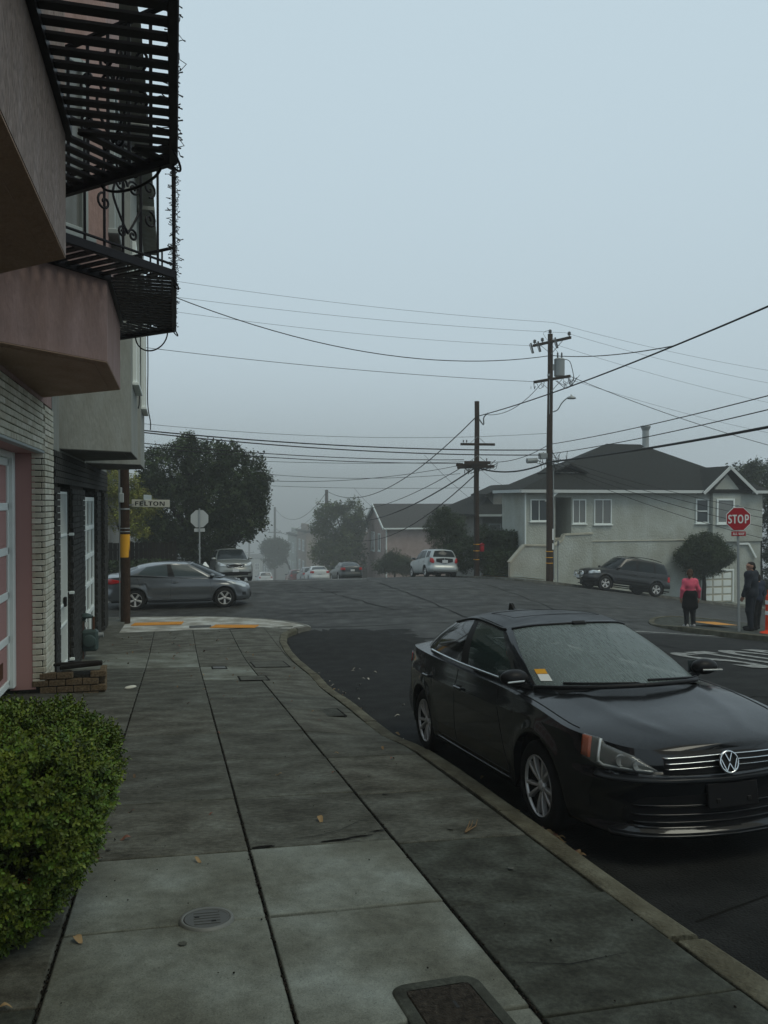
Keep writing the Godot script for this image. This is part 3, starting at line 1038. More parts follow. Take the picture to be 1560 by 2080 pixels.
# wrought-iron balcony that wraps round a bay whose straight front runs from t0 to t1
func balcony(label: String, t0: float, t1: float, y: float, lights: bool) -> void:
	var o := thing("iron_balcony", label, "balcony", pt(WALL, y, (t0 + t1) * 0.5), Basis.IDENTITY, "black iron balconies on the pink house")
	var off := pt(WALL, y, (t0 + t1) * 0.5)
	var P := func(u: float, h: float, t: float) -> Vector3: return pt(u, y + h, t) - off
	var path := [Vector2(WALL + 0.04, t0 - 0.265 - 1.68), Vector2(0, t0 - 0.265), Vector2(0, t1 + 0.265), Vector2(WALL + 0.04, t1 + 0.265 + 1.68)]
	var inn := [Vector2(WALL + 0.04, t0 - 1.06 + 0.0), Vector2(-0.645, t0), Vector2(-0.645, t1), Vector2(WALL + 0.04, t1 + 1.06)]
	var fg := Geo.new()
	for i in 3:
		var a: Vector2 = path[i]
		var b: Vector2 = path[i + 1]
		fg.bar(P.call(a.x, 0.0, a.y), P.call(b.x, 0.0, b.y), 0.055, 0.085, Vector3.UP, 0.006)
		a = inn[i]
		b = inn[i + 1]
		fg.bar(P.call(a.x, 0.0, a.y), P.call(b.x, 0.0, b.y), 0.05, 0.07)
	obj(o, "frame", fg, mats.iron)
	# floor slats: across the straight run, and square to the splayed runs
	var slat_mesh := {}
	var put := func(a: Vector2, b: Vector2) -> void:
		var g := Geo.new()
		g.bar(P.call(a.x, 0.005, a.y), P.call(b.x, 0.005, b.y), 0.07, 0.016)
		obj(o, "slat", g, mats.iron)
	var t := t0 - 0.22
	while t < t1 + 0.22:
		var ua := -0.66
		if t < t0:
			ua = lerpf(-0.66, 0.0, (t0 - t) / 0.265)
		elif t > t1:
			ua = lerpf(-0.66, 0.0, (t - t1) / 0.265)
		put.call(Vector2(ua, t), Vector2(0, t))
		t += 0.135
	for e in 2:
		var c: Vector2 = path[1] if e == 0 else path[2]
		var d := Vector2(-1, -1).normalized() if e == 0 else Vector2(-1, 1).normalized()
		var n := Vector2(-1, 1).normalized() if e == 0 else Vector2(-1, -1).normalized()
		var s := 0.1
		while s < 2.3:
			var q := c + d * s
			var reach := 0.655
			if s < 0.27:
				reach = 0.655 * s / 0.27
			if q.x > WALL + 0.05:
				var far := q + n * reach
				if far.x < WALL:
					far = q + n * maxf(0.05, (q.x - WALL) / 0.7071)
				put.call(q, far)
			s += 0.135
	# railing: posts, pickets, rails, scrolls
	var rail := Geo.new()
	for i in 3:
		var a: Vector2 = path[i]
		var b: Vector2 = path[i + 1]
		rail.bar(P.call(a.x, 1.06, a.y), P.call(b.x, 1.06, b.y), 0.045, 0.03, Vector3.UP, 0.005)
		rail.bar(P.call(a.x, 0.1, a.y), P.call(b.x, 0.1, b.y), 0.03, 0.014)
	obj(o, "handrail", rail, mats.iron)
	for i in 4:
		var g := Geo.new()
		var a: Vector2 = path[i]
		g.box(P.call(a.x, 0.52, a.y), Vector3(0.034, 1.1, 0.034), 0.004)
		obj(o, "post", g, mats.iron)
	for i in 3:
		var a: Vector2 = path[i]
		var b: Vector2 = path[i + 1]
		var n := int(a.distance_to(b) / 0.2)
		for k in range(1, n):
			var p := a.lerp(b, float(k) / n)
			var g := Geo.new()
			g.box(P.call(p.x, 0.53, p.y), Vector3(0.024, 1.04, 0.024))
			obj(o, "picket", g, mats.iron)
		# scroll panels
		var m := maxi(1, int(a.distance_to(b) / 0.8))
		for k in m:
			var c := a.lerp(b, (k + 0.5) / m)
			var d := (b - a).normalized()
			var x := Vector3(d.x, 0, -d.y)
			var base: Vector3 = P.call(c.x, 0.0, c.y)
			var g := Geo.new()
			for s in [-1.0, 1.0]:
				var hx: Vector3 = x * s
				g.tube(spiral(base + hx * 0.075 + Vector3.UP * 0.86, hx, Vector3.UP, 0.075, 1.6, 1.0, PI), 0.0115, 5)
				g.tube(spiral(base + hx * 0.075 + Vector3.UP * 0.68, hx, Vector3.UP, 0.075, 1.6, -1.0, PI), 0.0115, 5)
				g.tube(spiral(base + hx * 0.06 + Vector3.UP * 0.24, hx, Vector3.UP, 0.06, 1.5, -1.0, PI), 0.0115, 5)
				g.tube(curve([base + hx * 0.15 + Vector3.UP * 0.66, base + hx * 0.17 + Vector3.UP * 0.55, base + hx * 0.1 + Vector3.UP * 0.4, base + hx * 0.0 + Vector3.UP * 0.24], 4), 0.0115, 5)
				g.tube(spiral(base + hx * 0.27 + Vector3.UP * 0.75, hx, Vector3.UP, 0.085, 1.3, 1.0, PI * 1.5), 0.0115, 5)
				g.tube(spiral(base + hx * 0.27 + Vector3.UP * 0.45, hx, Vector3.UP, 0.085, 1.3, -1.0, PI * 0.5), 0.0115, 5)
			obj(o, "scroll", g, mats.iron)
	# hoops hanging below the outer edge at the corners
	for e in 2:
		var c: Vector2 = path[2] if e == 0 else path[1]
		var d := Vector2(-1, 1).normalized() if e == 0 else Vector2(-1, -1).normalized()
		var g := Geo.new()
		var pts := []
		for k in 15:
			var a := PI * k / 14.0
			var q := c + d * (0.42 - 0.3 * cos(a))
			pts.append(P.call(q.x, -0.03 - (0.1 if t0 < 6 else 0.22) * sin(a), q.y))
		if e == 0:
			g.tube(pts, 0.010, 6)
		pts = []
		for k in 13:
			var a := PI * k / 12.0
			pts.append(P.call(-0.03 + 0.075 * sin(a), -0.03 - 0.1 * sin(a) + 0.02, c.y + (0.14 * cos(a) + 0.1) * (-1 if e == 0 else 1)))
		g.tube(pts, 0.008, 6)
		obj(o, "hoop", g, mats.iron)
	if lights:
		for e in 2:
			var c: Vector2 = path[1] if e == 0 else path[2]
			if e == 1 and t0 > 6:
				pass
			var w := thing("string_lights", "tangled unlit string lights wound round the %s balcony's %s corner post" % ["farther" if t0 > 6 else "nearer", "near" if e == 0 else "far"], "string lights", pt(c.x, y, c.y), Basis.IDENTITY, "string lights on balcony posts")
			var g := Geo.new()
			var bulbs := Geo.new()
			for strand in 3:
				var pts := []
				var turns := 7.0 + strand * 2.0
				for k in 70:
					var z := k / 69.0
					var a := z * turns * TAU + strand * 2.0
					var r := rng.randf_range(0.022, 0.05)
					if rng.randf() < 0.14:
						r = rng.randf_range(0.05, 0.09)
					var p := Vector3(cos(a) * r, 0.02 + z * 1.08, sin(a) * r)
					pts.append(p)
					if k % 3 == 0:
						var q := p + Vector3(cos(a + rng.randf_range(-1, 1)), rng.randf_range(-0.6, 0.6), sin(a + rng.randf_range(-1, 1))) * rng.randf_range(0.015, 0.035)
						bulbs.tube([p, q], [0.004, 0.006], 4)
				g.tube(pts, 0.0032, 4, false)
			obj(w, "wire", g, mats.iron_wire)
			obj(w, "bulb_sockets", bulbs, mats.iron_wire)

func build_pink_house() -> void:
	var h := thing("pink_house", "pink stucco house with splayed bay windows over a pale brick garage front", "house", Vector3.ZERO)
	# main walls: upper storeys, the brick-faced front and the garage opening
	var up := Geo.new()
	up.box(pt(-4.86, 7.3, 4.9), Vector3(6.28, 8.6, 15.0))
	obj(h, "upper_wall", up, mats.pink_stucco)
	var lo := Geo.new()
	lo.box(pt(-5.5, 0.9, 5.0), Vector3(6.4, 4.2, 14.75))
	obj(h, "inner_wall", lo, mats.pink_stucco)
	# pier beside the garage door, lintel above it
	lo = Geo.new()
	lo.box(pt(-1.985, 0.80, 12.02), Vector3(0.49, 4.42, 0.80))
	var pier := obj(h, "brick_pier", lo, mats.mortar)
	lo = Geo.new()
	lo.box(pt(-1.97, 2.66, 7.0), Vector3(0.46, 0.66, 9.23))
	var lint := obj(h, "brick_lintel", lo, mats.mortar)
	lo = Geo.new()
	lo.box(pt(-1.985, 2.32, 7.0), Vector3(0.48, 0.02, 9.22))
	obj(h, "lintel_soffit", lo, mats.pink_paint)
	lo = Geo.new()
	lo.box(pt(-1.985, 0.72, 11.605), Vector3(0.32, 3.2, 0.02))
	obj(h, "reveal", lo, mats.pink_paint)
	# bricks one by one
	var cache := {}
	var ch := 0.0805
	for r in 47:
		var y := -0.78 + r * ch
		if y > 2.98:
			break
		var odd := r % 2 == 1
		var t := 11.612
		var lens := [0.2, 0.29, 0.29] if odd else [0.29, 0.29, 0.2]
		for l in lens:
			brick_piece(pier, pt(WALL + rng.randf_range(0.0, 0.006), y, t + l * 0.5), Vector3(0.05, ch - 0.012, l - 0.009), rng.randi(), cache)
			t += l
		if y < 2.3:   # the return beside the reveal: alternate long and short
			brick_piece(pier, pt(-1.785 - (0.02 if odd else 0.0), y, 11.597), Vector3(0.12 if odd else 0.155, ch - 0.012, 0.03), rng.randi(), cache)
	for r in 9:
		var y := 2.375 + r * ch
		if y > 2.99:
			break
		var t := 11.612 - (0.145 if r % 2 else 0.0)
		while t > 7.9:
			brick_piece(lint, pt(WALL + rng.randf_range(0.0, 0.006), y, t - 0.145), Vector3(0.05, ch - 0.012, 0.281), rng.randi(), cache)
			t -= 0.29
	# lintel edge stone line and the garage door
	lo = Geo.new()
	lo.box(pt(WALL - 0.03, 2.325, 7.0), Vector3(0.10, 0.035, 9.2), 0.006)
	obj(h, "lintel_edge", lo, mats.grey_trim)
	var d := grp(h, "garage_door", pt(-2.16, 0, 9.4))
	lo = Geo.new()
	lo.box(Vector3(0, 0.74, 0), Vector3(0.03, 3.1, 4.1))
	obj(d, "door_skin", lo, mats.pink_paint)
	lo = Geo.new()
	for k in 6:
		lo.box(Vector3(0.025, -0.75 + k * 0.585, 0), Vector3(0.03, 0.1, 4.08), 0.008)
	for k in 6:
		lo.box(Vector3(0.026, 0.75, -2.02 + k * 0.72), Vector3(0.028, 3.05, 0.07), 0.006)
	obj(d, "door_rails", lo, mats.white_trim)
	for k in 5:
		for j in 5:
			lo = Geo.new()
			lo.box(Vector3(0.018, -0.4575 + k * 0.585, -1.66 + j * 0.72), Vector3(0.012, 0.42, 0.58), 0.005)
			obj(d, "door_panel", lo, mats.pink_paint)
	lo = Geo.new()
	lo.box(Vector3(0.03, -0.5, -1.5), Vector3(0.012, 0.2, 0.3))
	obj(d, "vent", lo, mats.rust)
	lo = Geo.new()
	lo.box(pt(-2.11, 0.75, 11.515), Vector3(0.09, 3.15, 0.15), 0.01)
	lo.box(pt(-2.11, 2.27, 9.4), Vector3(0.088, 0.08, 4.0), 0.01)
	obj(h, "door_frame", lo, mats.white_trim)
	# bays
	bay(h, "bay", bay_poly(1.6, 5.4, -0.66, 1.06, 1.06), 3.2, 9.0, mats.pale_pink_stucco, mats.soffit_pink)
	bay(h, "bay", bay_poly(8.57, 10.6, -0.66, 1.06, 1.06), 3.08, 9.0, mats.pink_stucco, mats.soffit_pink)
	# windows between and on the bays
	wall_window(h, pt(-1.24, 5.1, 7.99), Vector3(0.7071, 0, -0.7071), Vector3(0.7071, 0, 0.7071), 1.1, 1.7, 1, mats.grey_trim, mats.curtained_glass)
	wall_window(h, pt(-0.66, 5.3, 9.58), Vector3(0, 0, -1), Vector3(1, 0, 0), 1.5, 1.6, 1, mats.grey_trim, mats.curtained_glass)
	wall_window(h, pt(-0.66, 5.3, 3.5), Vector3(0, 0, -1), Vector3(1, 0, 0), 1.9, 1.6, 1, mats.grey_trim, mats.curtained_glass)
	wall_window(h, pt(-1.19, 5.35, 5.93), Vector3(0.7071, 0, 0.7071), Vector3(0.7071, 0, -0.7071), 0.95, 1.7, 1, mats.grey_trim, mats.curtained_glass)
	balcony("black iron balcony overhead round the nearest bay, its slatted floor seen from below", 1.6, 5.4, 4.0, true)
	balcony("black iron balcony with scroll railing round the second pink bay", 8.57, 10.6, 3.93, true)
	# broken brick planter wall beside the pier
	var w := thing("brick_planter", "low broken brick planter wall with a rotten board on top", "planter", on_walk(-1.35, 11.6))
	lo = Geo.new()
	lo.box(Vector3(0, 0.06, -0.2), Vector3(0.7, 0.34, 0.3))
	obj(w, "core", lo, mats.mortar)
	for r in 4:
		for k in 4:
			var l := 0.2
			var x := -0.42 + k * 0.215 + (0.1 if r % 2 else 0.0)
			if x > 0.37 or (r == 3 and k == 2):
				continue
			var bg := Geo.new()
			bg.box(Vector3(0, 0, 0), Vector3(0.205, 0.082, 0.09), 0.007)
			obj(w, "brick", bg, mats.tan_brick, Vector3(x, -0.04 + r * 0.095, -0.02 + rng.randf_range(-0.006, 0.006)))
	for r in 4:
		for k in 2:
			var bg := Geo.new()
			bg.box(Vector3.ZERO, Vector3(0.08, 0.082, 0.17), 0.007)
			obj(w, "brick", bg, mats.tan_brick, Vector3(0.37, -0.04 + r * 0.095, -0.13 - k * 0.18))
	var bd := Geo.new()
	bd.box(Vector3(0.1, 0.365, -0.05), Vector3(0.55, 0.05, 0.12), 0.012, Basis.from_euler(Vector3(0.05, 0.06, 0.06)))
	bd.box(Vector3(0.02, 0.36, -0.22), Vector3(0.6, 0.04, 0.11), 0.012, Basis.from_euler(Vector3(-0.04, -0.1, 0.03)))
	obj(w, "rotten_board", bd, mats.fence_wood)
	# the thin conduit on the pier
	lo = Geo.new()
	lo.tube([pt(WALL + 0.045, -1.05, 12.36), pt(WALL + 0.045, 0.1, 12.36)], 0.014, 6)
	obj(h, "conduit", lo, mats.black_paint)

func build_grey_house() -> void:
	var h := thing("grey_house", "grey stucco house with two bays and dark brick ground floor on the corner", "house", Vector3.ZERO)
	var g := Geo.new()
	g.box(pt(-4.97, 5.1, 17.22), Vector3(6.5, 5.5, 9.55))
	obj(h, "upper_wall", g, mats.grey_stucco)
	g = Geo.new()
	g.box(pt(-5.5, 0.2, 17.2), Vector3(6.2, 4.6, 9.5))
	obj(h, "inner_wall", g, mats.dark_brick)
	# ground floor front: piers and header, courses standing proud
	for a in [[12.45, 13.05], [14.55, 16.55], [19.0, 19.9], [20.9, 22.0]]:
		g = Geo.new()
		g.box(pt(-2.13, -0.1, (a[0] + a[1]) * 0.5), Vector3(0.8, 4.4, a[1] - a[0]))
		var pier := obj(h, "brick_pier", g, mats.mortar)
		var bg := Geo.new()
		for r in 40:
			var y := -1.5 + r * 0.098
			if y > 1.9:
				break
			var t: float = a[0] + (0.11 if r % 2 else 0.0)
			while t < a[1] - 0.02:
				var l := minf(0.22, a[1] - t)
				bg.box(pt(WALL + 0.012, y, t + l * 0.5), Vector3(0.03 + rng.randf() * 0.012, 0.085, l - 0.012))
				t += 0.22
			bg.box(pt(-2.0, y, a[0] - 0.012), Vector3(0.5, 0.085, 0.026))
		stuff(pier, "brick_courses", bg, mats.dark_brick)
	g = Geo.new()
	g.box(pt(-2.12, 2.16, 17.22), Vector3(0.79, 0.42, 9.5))
	var head := obj(h, "brick_header", g, mats.mortar)
	var hb := Geo.new()
	for r in 5:
		var t := 12.46 + (0.11 if r % 2 else 0.0)
		while t < 21.9:
			hb.box(pt(WALL + 0.012, 1.98 + r * 0.098, t + 0.11), Vector3(0.03, 0.085, 0.208))
			t += 0.22
	stuff(head, "brick_courses", hb, mats.dark_brick)
	# white security gate: bars in a frame with a transom over it
	var gate := grp(h, "security_gate", pt(-1.80, -1.1, 13.8))
	g = Geo.new()
	for s in [-1.0, 1.0]:
		g.box(Vector3(0, 1.45, s * 0.72), Vector3(0.05, 2.95, 0.05), 0.005)
	for y in [0.05, 0.72, 1.05, 2.2, 2.9]:
		g.box(Vector3(0, y, 0), Vector3(0.044, 0.045, 1.4), 0.005)
	obj(gate, "gate_frame", g, mats.white_trim)
	for k in 12:
		g = Geo.new()
		g.box(Vector3(0, 1.45, -0.65 + k * 0.118), Vector3(0.02, 2.86, 0.02))
		obj(gate, "bar", g, mats.white_trim)
	g = Geo.new()
	g.box(Vector3(0.04, 1.1, -0.3), Vector3(0.05, 0.16, 0.1), 0.01)
	obj(gate, "lock", g, mats.black_paint)
	for y in [0.06, 1.2, 2.2]:
		g = Geo.new()
		g.box(Vector3(0.05, y, -0.76), Vector3(0.16, 0.05, 0.05), 0.008)
		obj(gate, "hinge", g, mats.white_trim)
	g = Geo.new()
	g.box(pt(-2.45, -1.0, 13.8), Vector3(1.2, 0.3, 1.5), 0.01)
	obj(h, "entry_step", g, mats.slab_mid)
	g = Geo.new()
	g.box(pt(-2.365, 0.6, 13.8), Vector3(0.06, 2.6, 1.48))
	obj(h, "entry_door", g, mats.dark_mansard)
	# white gridded garage door, set back
	var d := grp(h, "garage_door", pt(-1.80, -1.35, 17.78))
	g = Geo.new()
	g.box(Vector3(-0.02, 1.52, 0), Vector3(0.04, 3.1, 2.44))
	obj(d, "door_skin", g, mats.grey_trim)
	g = Geo.new()
	for k in 6:
		g.box(Vector3(0.02, 0.06 + k * 0.6, 0), Vector3(0.05, 0.09, 2.4), 0.006)
	for k in 4:
		g.box(Vector3(0.021, 1.52, -1.16 + k * 0.773), Vector3(0.046, 3.0, 0.09), 0.006)
	obj(d, "door_rails", g, mats.white_trim)
	for k in 5:
		for j in 3:
			g = Geo.new()
			g.box(Vector3(0.006, 0.36 + k * 0.6, -0.773 + j * 0.773), Vector3(0.02, 0.44, 0.6), 0.006)
			obj(d, "door_panel", g, mats.grey_stucco)
	# side door recess near the corner
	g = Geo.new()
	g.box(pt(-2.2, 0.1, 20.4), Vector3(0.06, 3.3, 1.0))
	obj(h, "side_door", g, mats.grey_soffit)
	# bays
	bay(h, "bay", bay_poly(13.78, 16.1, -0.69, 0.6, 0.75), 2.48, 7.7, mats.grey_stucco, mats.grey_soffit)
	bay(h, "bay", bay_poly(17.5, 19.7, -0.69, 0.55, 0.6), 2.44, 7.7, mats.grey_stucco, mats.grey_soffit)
	for c in [[14.95, 1.3], [18.6, 1.3]]:
		wall_window(h, pt(-0.69, 4.9, c[0]), Vector3(0, 0, -1), Vector3(1, 0, 0), c[1], 2.4, 1, mats.white_trim, mats.house_glass, 0.09)
	# cornice and mansard over the bays
	for c in [[13.3, 16.8], [17.1, 20.1]]:
		g = Geo.new()
		var prof := PackedVector2Array([Vector2(-0.42, 7.7), Vector2(-0.42, 8.25), Vector2(-0.5, 9.3), Vector2(-0.72, 10.3), Vector2(-1.1, 11.0), Vector2(-2.0, 11.2), Vector2(-2.0, 7.7)])
		g.prism(prof, -c[1], -c[0])
		var ms := obj(h, "mansard", g, mats.dark_mansard)
		g = Geo.new()
		g.box(pt(-0.55, 7.66, (c[0] + c[1]) * 0.5), Vector3(0.34, 0.09, c[1] - c[0] + 0.08), 0.01)
		obj(ms, "cornice", g, mats.grey_stucco)
	g = Geo.new()
	g.box(pt(-4.9, 9.4, 17.2), Vector3(6.2, 3.0, 9.5))
	obj(h, "roof", g, mats.dark_mansard)
	# loose black cables down the bay
	g = Geo.new()
	g.tube(curve([pt(-0.64, 7.0, 16.0), pt(-0.63, 5.2, 16.0), pt(-0.64, 4.0, 15.95), pt(-0.64, 3.55, 15.75), pt(-0.65, 3.4, 15.55)], 4), 0.012, 6)
	obj(h, "loose_cable", g, mats.cable)
	g = Geo.new()
	g.tube(curve([pt(-0.62, 7.0, 19.6), pt(-0.6, 5.0, 19.62), pt(-0.61, 4.0, 19.6), pt(-0.55, 3.55, 19.6), pt(-0.55, 3.35, 19.6)], 4), 0.014, 6)
	obj(h, "loose_cable", g, mats.cable)
	# gas meter on its riser
	var m := thing("gas_meter", "dark green gas meter on a rusty riser against the dark brick wall", "gas meter", on_walk(-1.62, 16.0))
	g = Geo.new()
	g.tube([Vector3(-0.08, -0.05, 0), Vector3(-0.08, 0.72, 0)], 0.028, 8)
	g.tube([Vector3(0.12, 0.45, 0), Vector3(0.12, 0.8, 0)], 0.022, 8)
	obj(m, "riser", g, mats.rust)
	g = Geo.new()
	g.box(Vector3(0.06, 0.36, 0.02), Vector3(0.3, 0.4, 0.22), 0.04)
	g.lathe([[0.0, -0.06], [0.1, -0.06], [0.12, -0.04], [0.12, 0.04], [0.1, 0.06], [0.0, 0.06]], 16, Transform3D(Basis(Vector3.RIGHT, Vector3(0, 0, 1), Vector3(0, -1, 0)), Vector3(0.06, 0.36, 0.13)))
	obj(m, "meter_body", g, mats.meter_green)
	g = Geo.new()
	g.lathe([[0.0, 0.0], [0.11, 0.0], [0.12, 0.015], [0.09, 0.05], [0.03, 0.07], [0.0, 0.07]], 14, Transform3D(Basis.IDENTITY, Vector3(-0.02, 0.8, 0)))
	g.tube([Vector3(-0.08, 0.72, 0), Vector3(-0.02, 0.79, 0), Vector3(0.12, 0.8, 0)], 0.025, 8)
	obj(m, "regulator", g, mats.meter_green)
	g = Geo.new()
	g.box(Vector3(0.0, 0.66, 0.05), Vector3(0.05, 0.09, 0.012))
	obj(m, "tag_plate", g, mats.sign_white)
	g = Geo.new()
	g.tube([Vector3(0.2, 0.45, 0), Vector3(0.3, 0.45, 0)], [0.05, 0.05], 10)
	obj(m, "valve", g, mats.grey_metal)

# ---------------------------------------------------------------- houses across the crossing
func board(parent: Node, called: String, c: Vector3, e: Vector3, m: Material, bevel := 0.01, b := Basis.IDENTITY) -> void:
	var g := Geo.new()
	g.box(c, e, bevel, b)
	obj(parent, called, g, m)

func roof_slab(g: Geo, a: Vector3, b: Vector3, c: Vector3, d: Vector3, thick := 0.12) -> void:   # any planar quad, given thickness downwards
	var dn := Vector3(0, -thick, 0)
	g.quad(a, b, c, d)
	g.quad(d + dn, c + dn, b + dn, a + dn)
	g.quad(b, a, a + dn, b + dn)
	g.quad(c, b, b + dn, c + dn)
	g.quad(d, c, c + dn, d + dn)
	g.quad(a, d, d + dn, a + dn)

func build_far_side() -> void:
	var S := Vector3(1, 0, 0)
	var N := Vector3(0, 0, 1)     # facing us, down the t axis
	# ------------ cream corner house
	var h := thing("cream_house", "cream stucco corner house with a dark hipped roof and a metal flue", "house")
	var g := Geo.new()
	g.box(pt(18.6, -1.25, 40.0), Vector3(1.74, 7.1, 3.0))
	g.box(pt(22.7, -1.25, 40.7), Vector3(4.6, 7.1, 4.4))
	g.box(pt(28.64, -1.25, 41.9), Vector3(7.3, 7.1, 6.8))
	g.box(pt(20.0, -1.25, 41.8), Vector3(1.3, 7.1, 1.8))
	obj(h, "wall", g, mats.cream_wall)
	# porch recess: dark door, arch over it, two thin posts
	board(h, "porch_floor", pt(20.0, -0.35, 39.6), Vector3(1.1, 0.16, 2.2), mats.cream_coping)
	board(h, "front_door", pt(20.0, 0.75, 40.86), Vector3(0.95, 2.1, 0.06), mats.fence_wood)
	board(h, "porch_beam", pt(19.98, 2.08, 38.62), Vector3(1.1, 0.36, 0.22), mats.cream_wall)
	g = Geo.new()
	g.prism(PackedVector2Array([Vector2(18.7, 1.7), Vector2(19.45, 2.28), Vector2(19.45, 2.14), Vector2(18.86, 1.66)]), -38.2, -38.1)
	obj(h, "porch_bracket", g, mats.white_trim)
	wall_window(h, pt(18.52, 1.22, 38.5), S, N, 1.0, 1.16, 1, mats.white_trim, mats.house_glass, 0.06)
	wall_window(h, pt(20.85, 1.15, 38.5), S, N, 0.8, 1.3, 1, mats.white_trim, mats.curtained_glass, 0.06)
	wall_window(h, pt(22.25, 1.13, 38.5), S, N, 1.05, 1.36, 1, mats.white_trim, mats.curtained_glass, 0.06)
	wall_window(h, pt(28.42, 1.15, 38.5), S, N, 0.84, 1.36, 0, mats.white_trim, mats.house_glass, 0.08, true)
	# the shallow gabled bay on the right with its window, and the overhanging end
	g = Geo.new()
	g.prism(PackedVector2Array([Vector2(28.92, -0.55), Vector2(28.92, 2.25), Vector2(29.85, 3.2), Vector2(30.72, 2.25), Vector2(30.72, -0.55)]), -38.46, -38.22)
	g.box(pt(31.25, 0.86, 42.4), Vector3(2.14, 2.84, 8.0))
	obj(h, "overhang_wall", g, mats.cream_wall)
	wall_window(h, pt(29.72, 1.14, 38.22), S, N, 1.16, 1.4, 0, mats.white_trim, mats.curtained_glass, 0.1)
	board(h, "string_course", pt(24.6, -0.45, 38.48), Vector3(8.4, 0.05, 0.05), mats.cream_coping)
	# garage door under the bay: a grid of panels
	var d := grp(h, "garage_door", pt(29.4, -3.95, 38.46))
	g = Geo.new()
	g.box(Vector3(0, 0.85, 0), Vector3(1.9, 1.7, 0.06))
	obj(d, "door_skin", g, mats.cream_coping)
	for k in 4:
		for j in 3:
			board(d, "door_panel", Vector3(-0.62 + j * 0.62, 0.22 + k * 0.42, 0.035), Vector3(0.52, 0.32, 0.03), mats.white_trim, 0.008)
	g = Geo.new()
	for s in [-1.0, 1.0]:
		g.box(Vector3(s * 1.0, 0.87, 0.03), Vector3(0.1, 1.76, 0.1), 0.01)
	g.box(Vector3(0, 1.78, 0.03), Vector3(2.1, 0.1, 0.1), 0.01)
	obj(d, "door_frame", g, mats.white_trim)
	# carport post, brace and white trim at the right end
	board(h, "porch_post", pt(32.1, -2.4, 38.9), Vector3(0.2, 3.7, 0.2), mats.cream_coping)
	g = Geo.new()
	g.bar(pt(32.0, -1.7, 38.75), pt(31.1, -0.65, 38.75), 0.12, 0.12)
	g.bar(pt(30.65, -0.7, 38.46), pt(31.4, -0.7, 38.4), 0.08, 0.1)
	g.bar(pt(31.4, -0.7, 38.4), pt(31.9, -1.5, 38.4), 0.08, 0.1)
	obj(h, "brace", g, mats.white_trim)
	# hipped roof
	g = Geo.new()
	var e0 := pt(17.3, 2.3, 38.1)
	var e1 := pt(32.75, 2.3, 38.1)
	var e2 := pt(32.75, 2.3, 48.9)
	var e3 := pt(17.3, 2.3, 41.7)
	var r0 := pt(25.4, 5.2, 43.5)
	var r1 := pt(27.7, 5.2, 43.5)
	var rf := obj(h, "roof", roof_of([[e0, r0, r1, e1], [e1, r1, e2], [e2, r1, r0], [e2, r0, e3], [e3, r0, e0]]), mats.shingle)
	g = Geo.new()
	g.bar(e0 + Vector3(0, -0.08, 0.03), pt(28.2, 2.22, 38.07), 0.07, 0.16)
	g.bar(pt(31.4, 2.22, 38.07), e1 + Vector3(0, -0.08, 0.03), 0.07, 0.16)
	g.bar(e0 + Vector3(-0.03, -0.08, 0), e3 + Vector3(-0.03, -0.08, 0), 0.07, 0.16)
	obj(rf, "gutter", g, mats.soft_trim)
	# front gable
	g = Geo.new()
	roof_slab(g, pt(28.1, 2.2, 37.95), pt(28.1, 2.2, 41.0), pt(29.82, 3.66, 41.6), pt(29.82, 3.66, 37.95), 0.1)
	roof_slab(g, pt(29.82, 3.66, 37.95), pt(29.82, 3.66, 41.6), pt(31.6, 2.2, 41.0), pt(31.6, 2.2, 37.95), 0.1)
	obj(rf, "gable_roof", g, mats.shingle)
	g = Geo.new()
	g.bar(pt(28.12, 2.12, 37.92), pt(29.82, 3.58, 37.92), 0.05, 0.16)
	g.bar(pt(29.82, 3.58, 37.9), pt(31.58, 2.12, 37.9), 0.05, 0.16)
	obj(rf, "barge_board", g, mats.soft_trim)
	# dormer vent on the left slope
	g = Geo.new()
	g.box(pt(20.9, 3.02, 40.4), Vector3(1.3, 0.56, 1.0))
	var dm := obj(rf, "dormer", g, mats.grey_wall)
	for k in 4:
		board(dm, "louver", pt(20.55 + 0.23 * k, 3.05, 39.88), Vector3(0.18, 0.4, 0.05), mats.cream_coping, 0.0)
	g = Geo.new()
	roof_slab(g, pt(19.85, 3.3, 39.5), pt(19.85, 3.3, 41.5), pt(20.9, 3.75, 42.2), pt(20.9, 3.75, 39.5), 0.08)
	roof_slab(g, pt(20.9, 3.75, 39.5), pt(20.9, 3.75, 42.2), pt(21.95, 3.3, 41.5), pt(21.95, 3.3, 39.5), 0.08)
	obj(dm, "dormer_roof", g, mats.shingle)
	# flue
	g = Geo.new()
	g.lathe([[0.2, -0.4], [0.2, 1.0], [0.21, 1.05], [0.3, 1.25], [0.3, 1.33], [0.24, 1.34], [0.0, 1.3]], 14, Transform3D(Basis.IDENTITY, pt(27.95, 5.0, 43.3)))
	var fl := obj(rf, "flue", g, mats.galvanised)
	board(fl, "flashing", pt(27.95, 4.98, 43.2), Vector3(0.7, 0.05, 0.7), mats.galvanised)
	# downpipes
	g = Geo.new()
	g.tube([pt(17.72, 2.15, 38.42), pt(17.72, -2.0, 38.42)], 0.04, 6)
	obj(h, "downpipe", g, mats.white_trim)
	g = Geo.new()
	g.tube([pt(21.55, -0.4, 38.44), pt(21.55, -2.8, 38.44)], 0.03, 6)
	obj(h, "downpipe", g, mats.cream_coping)
	# retaining wall that steps up to the porch
	var rw := thing("retaining_wall", "cream stucco garden wall stepping up towards the porch behind the tall pole", "wall")
	g = Geo.new()
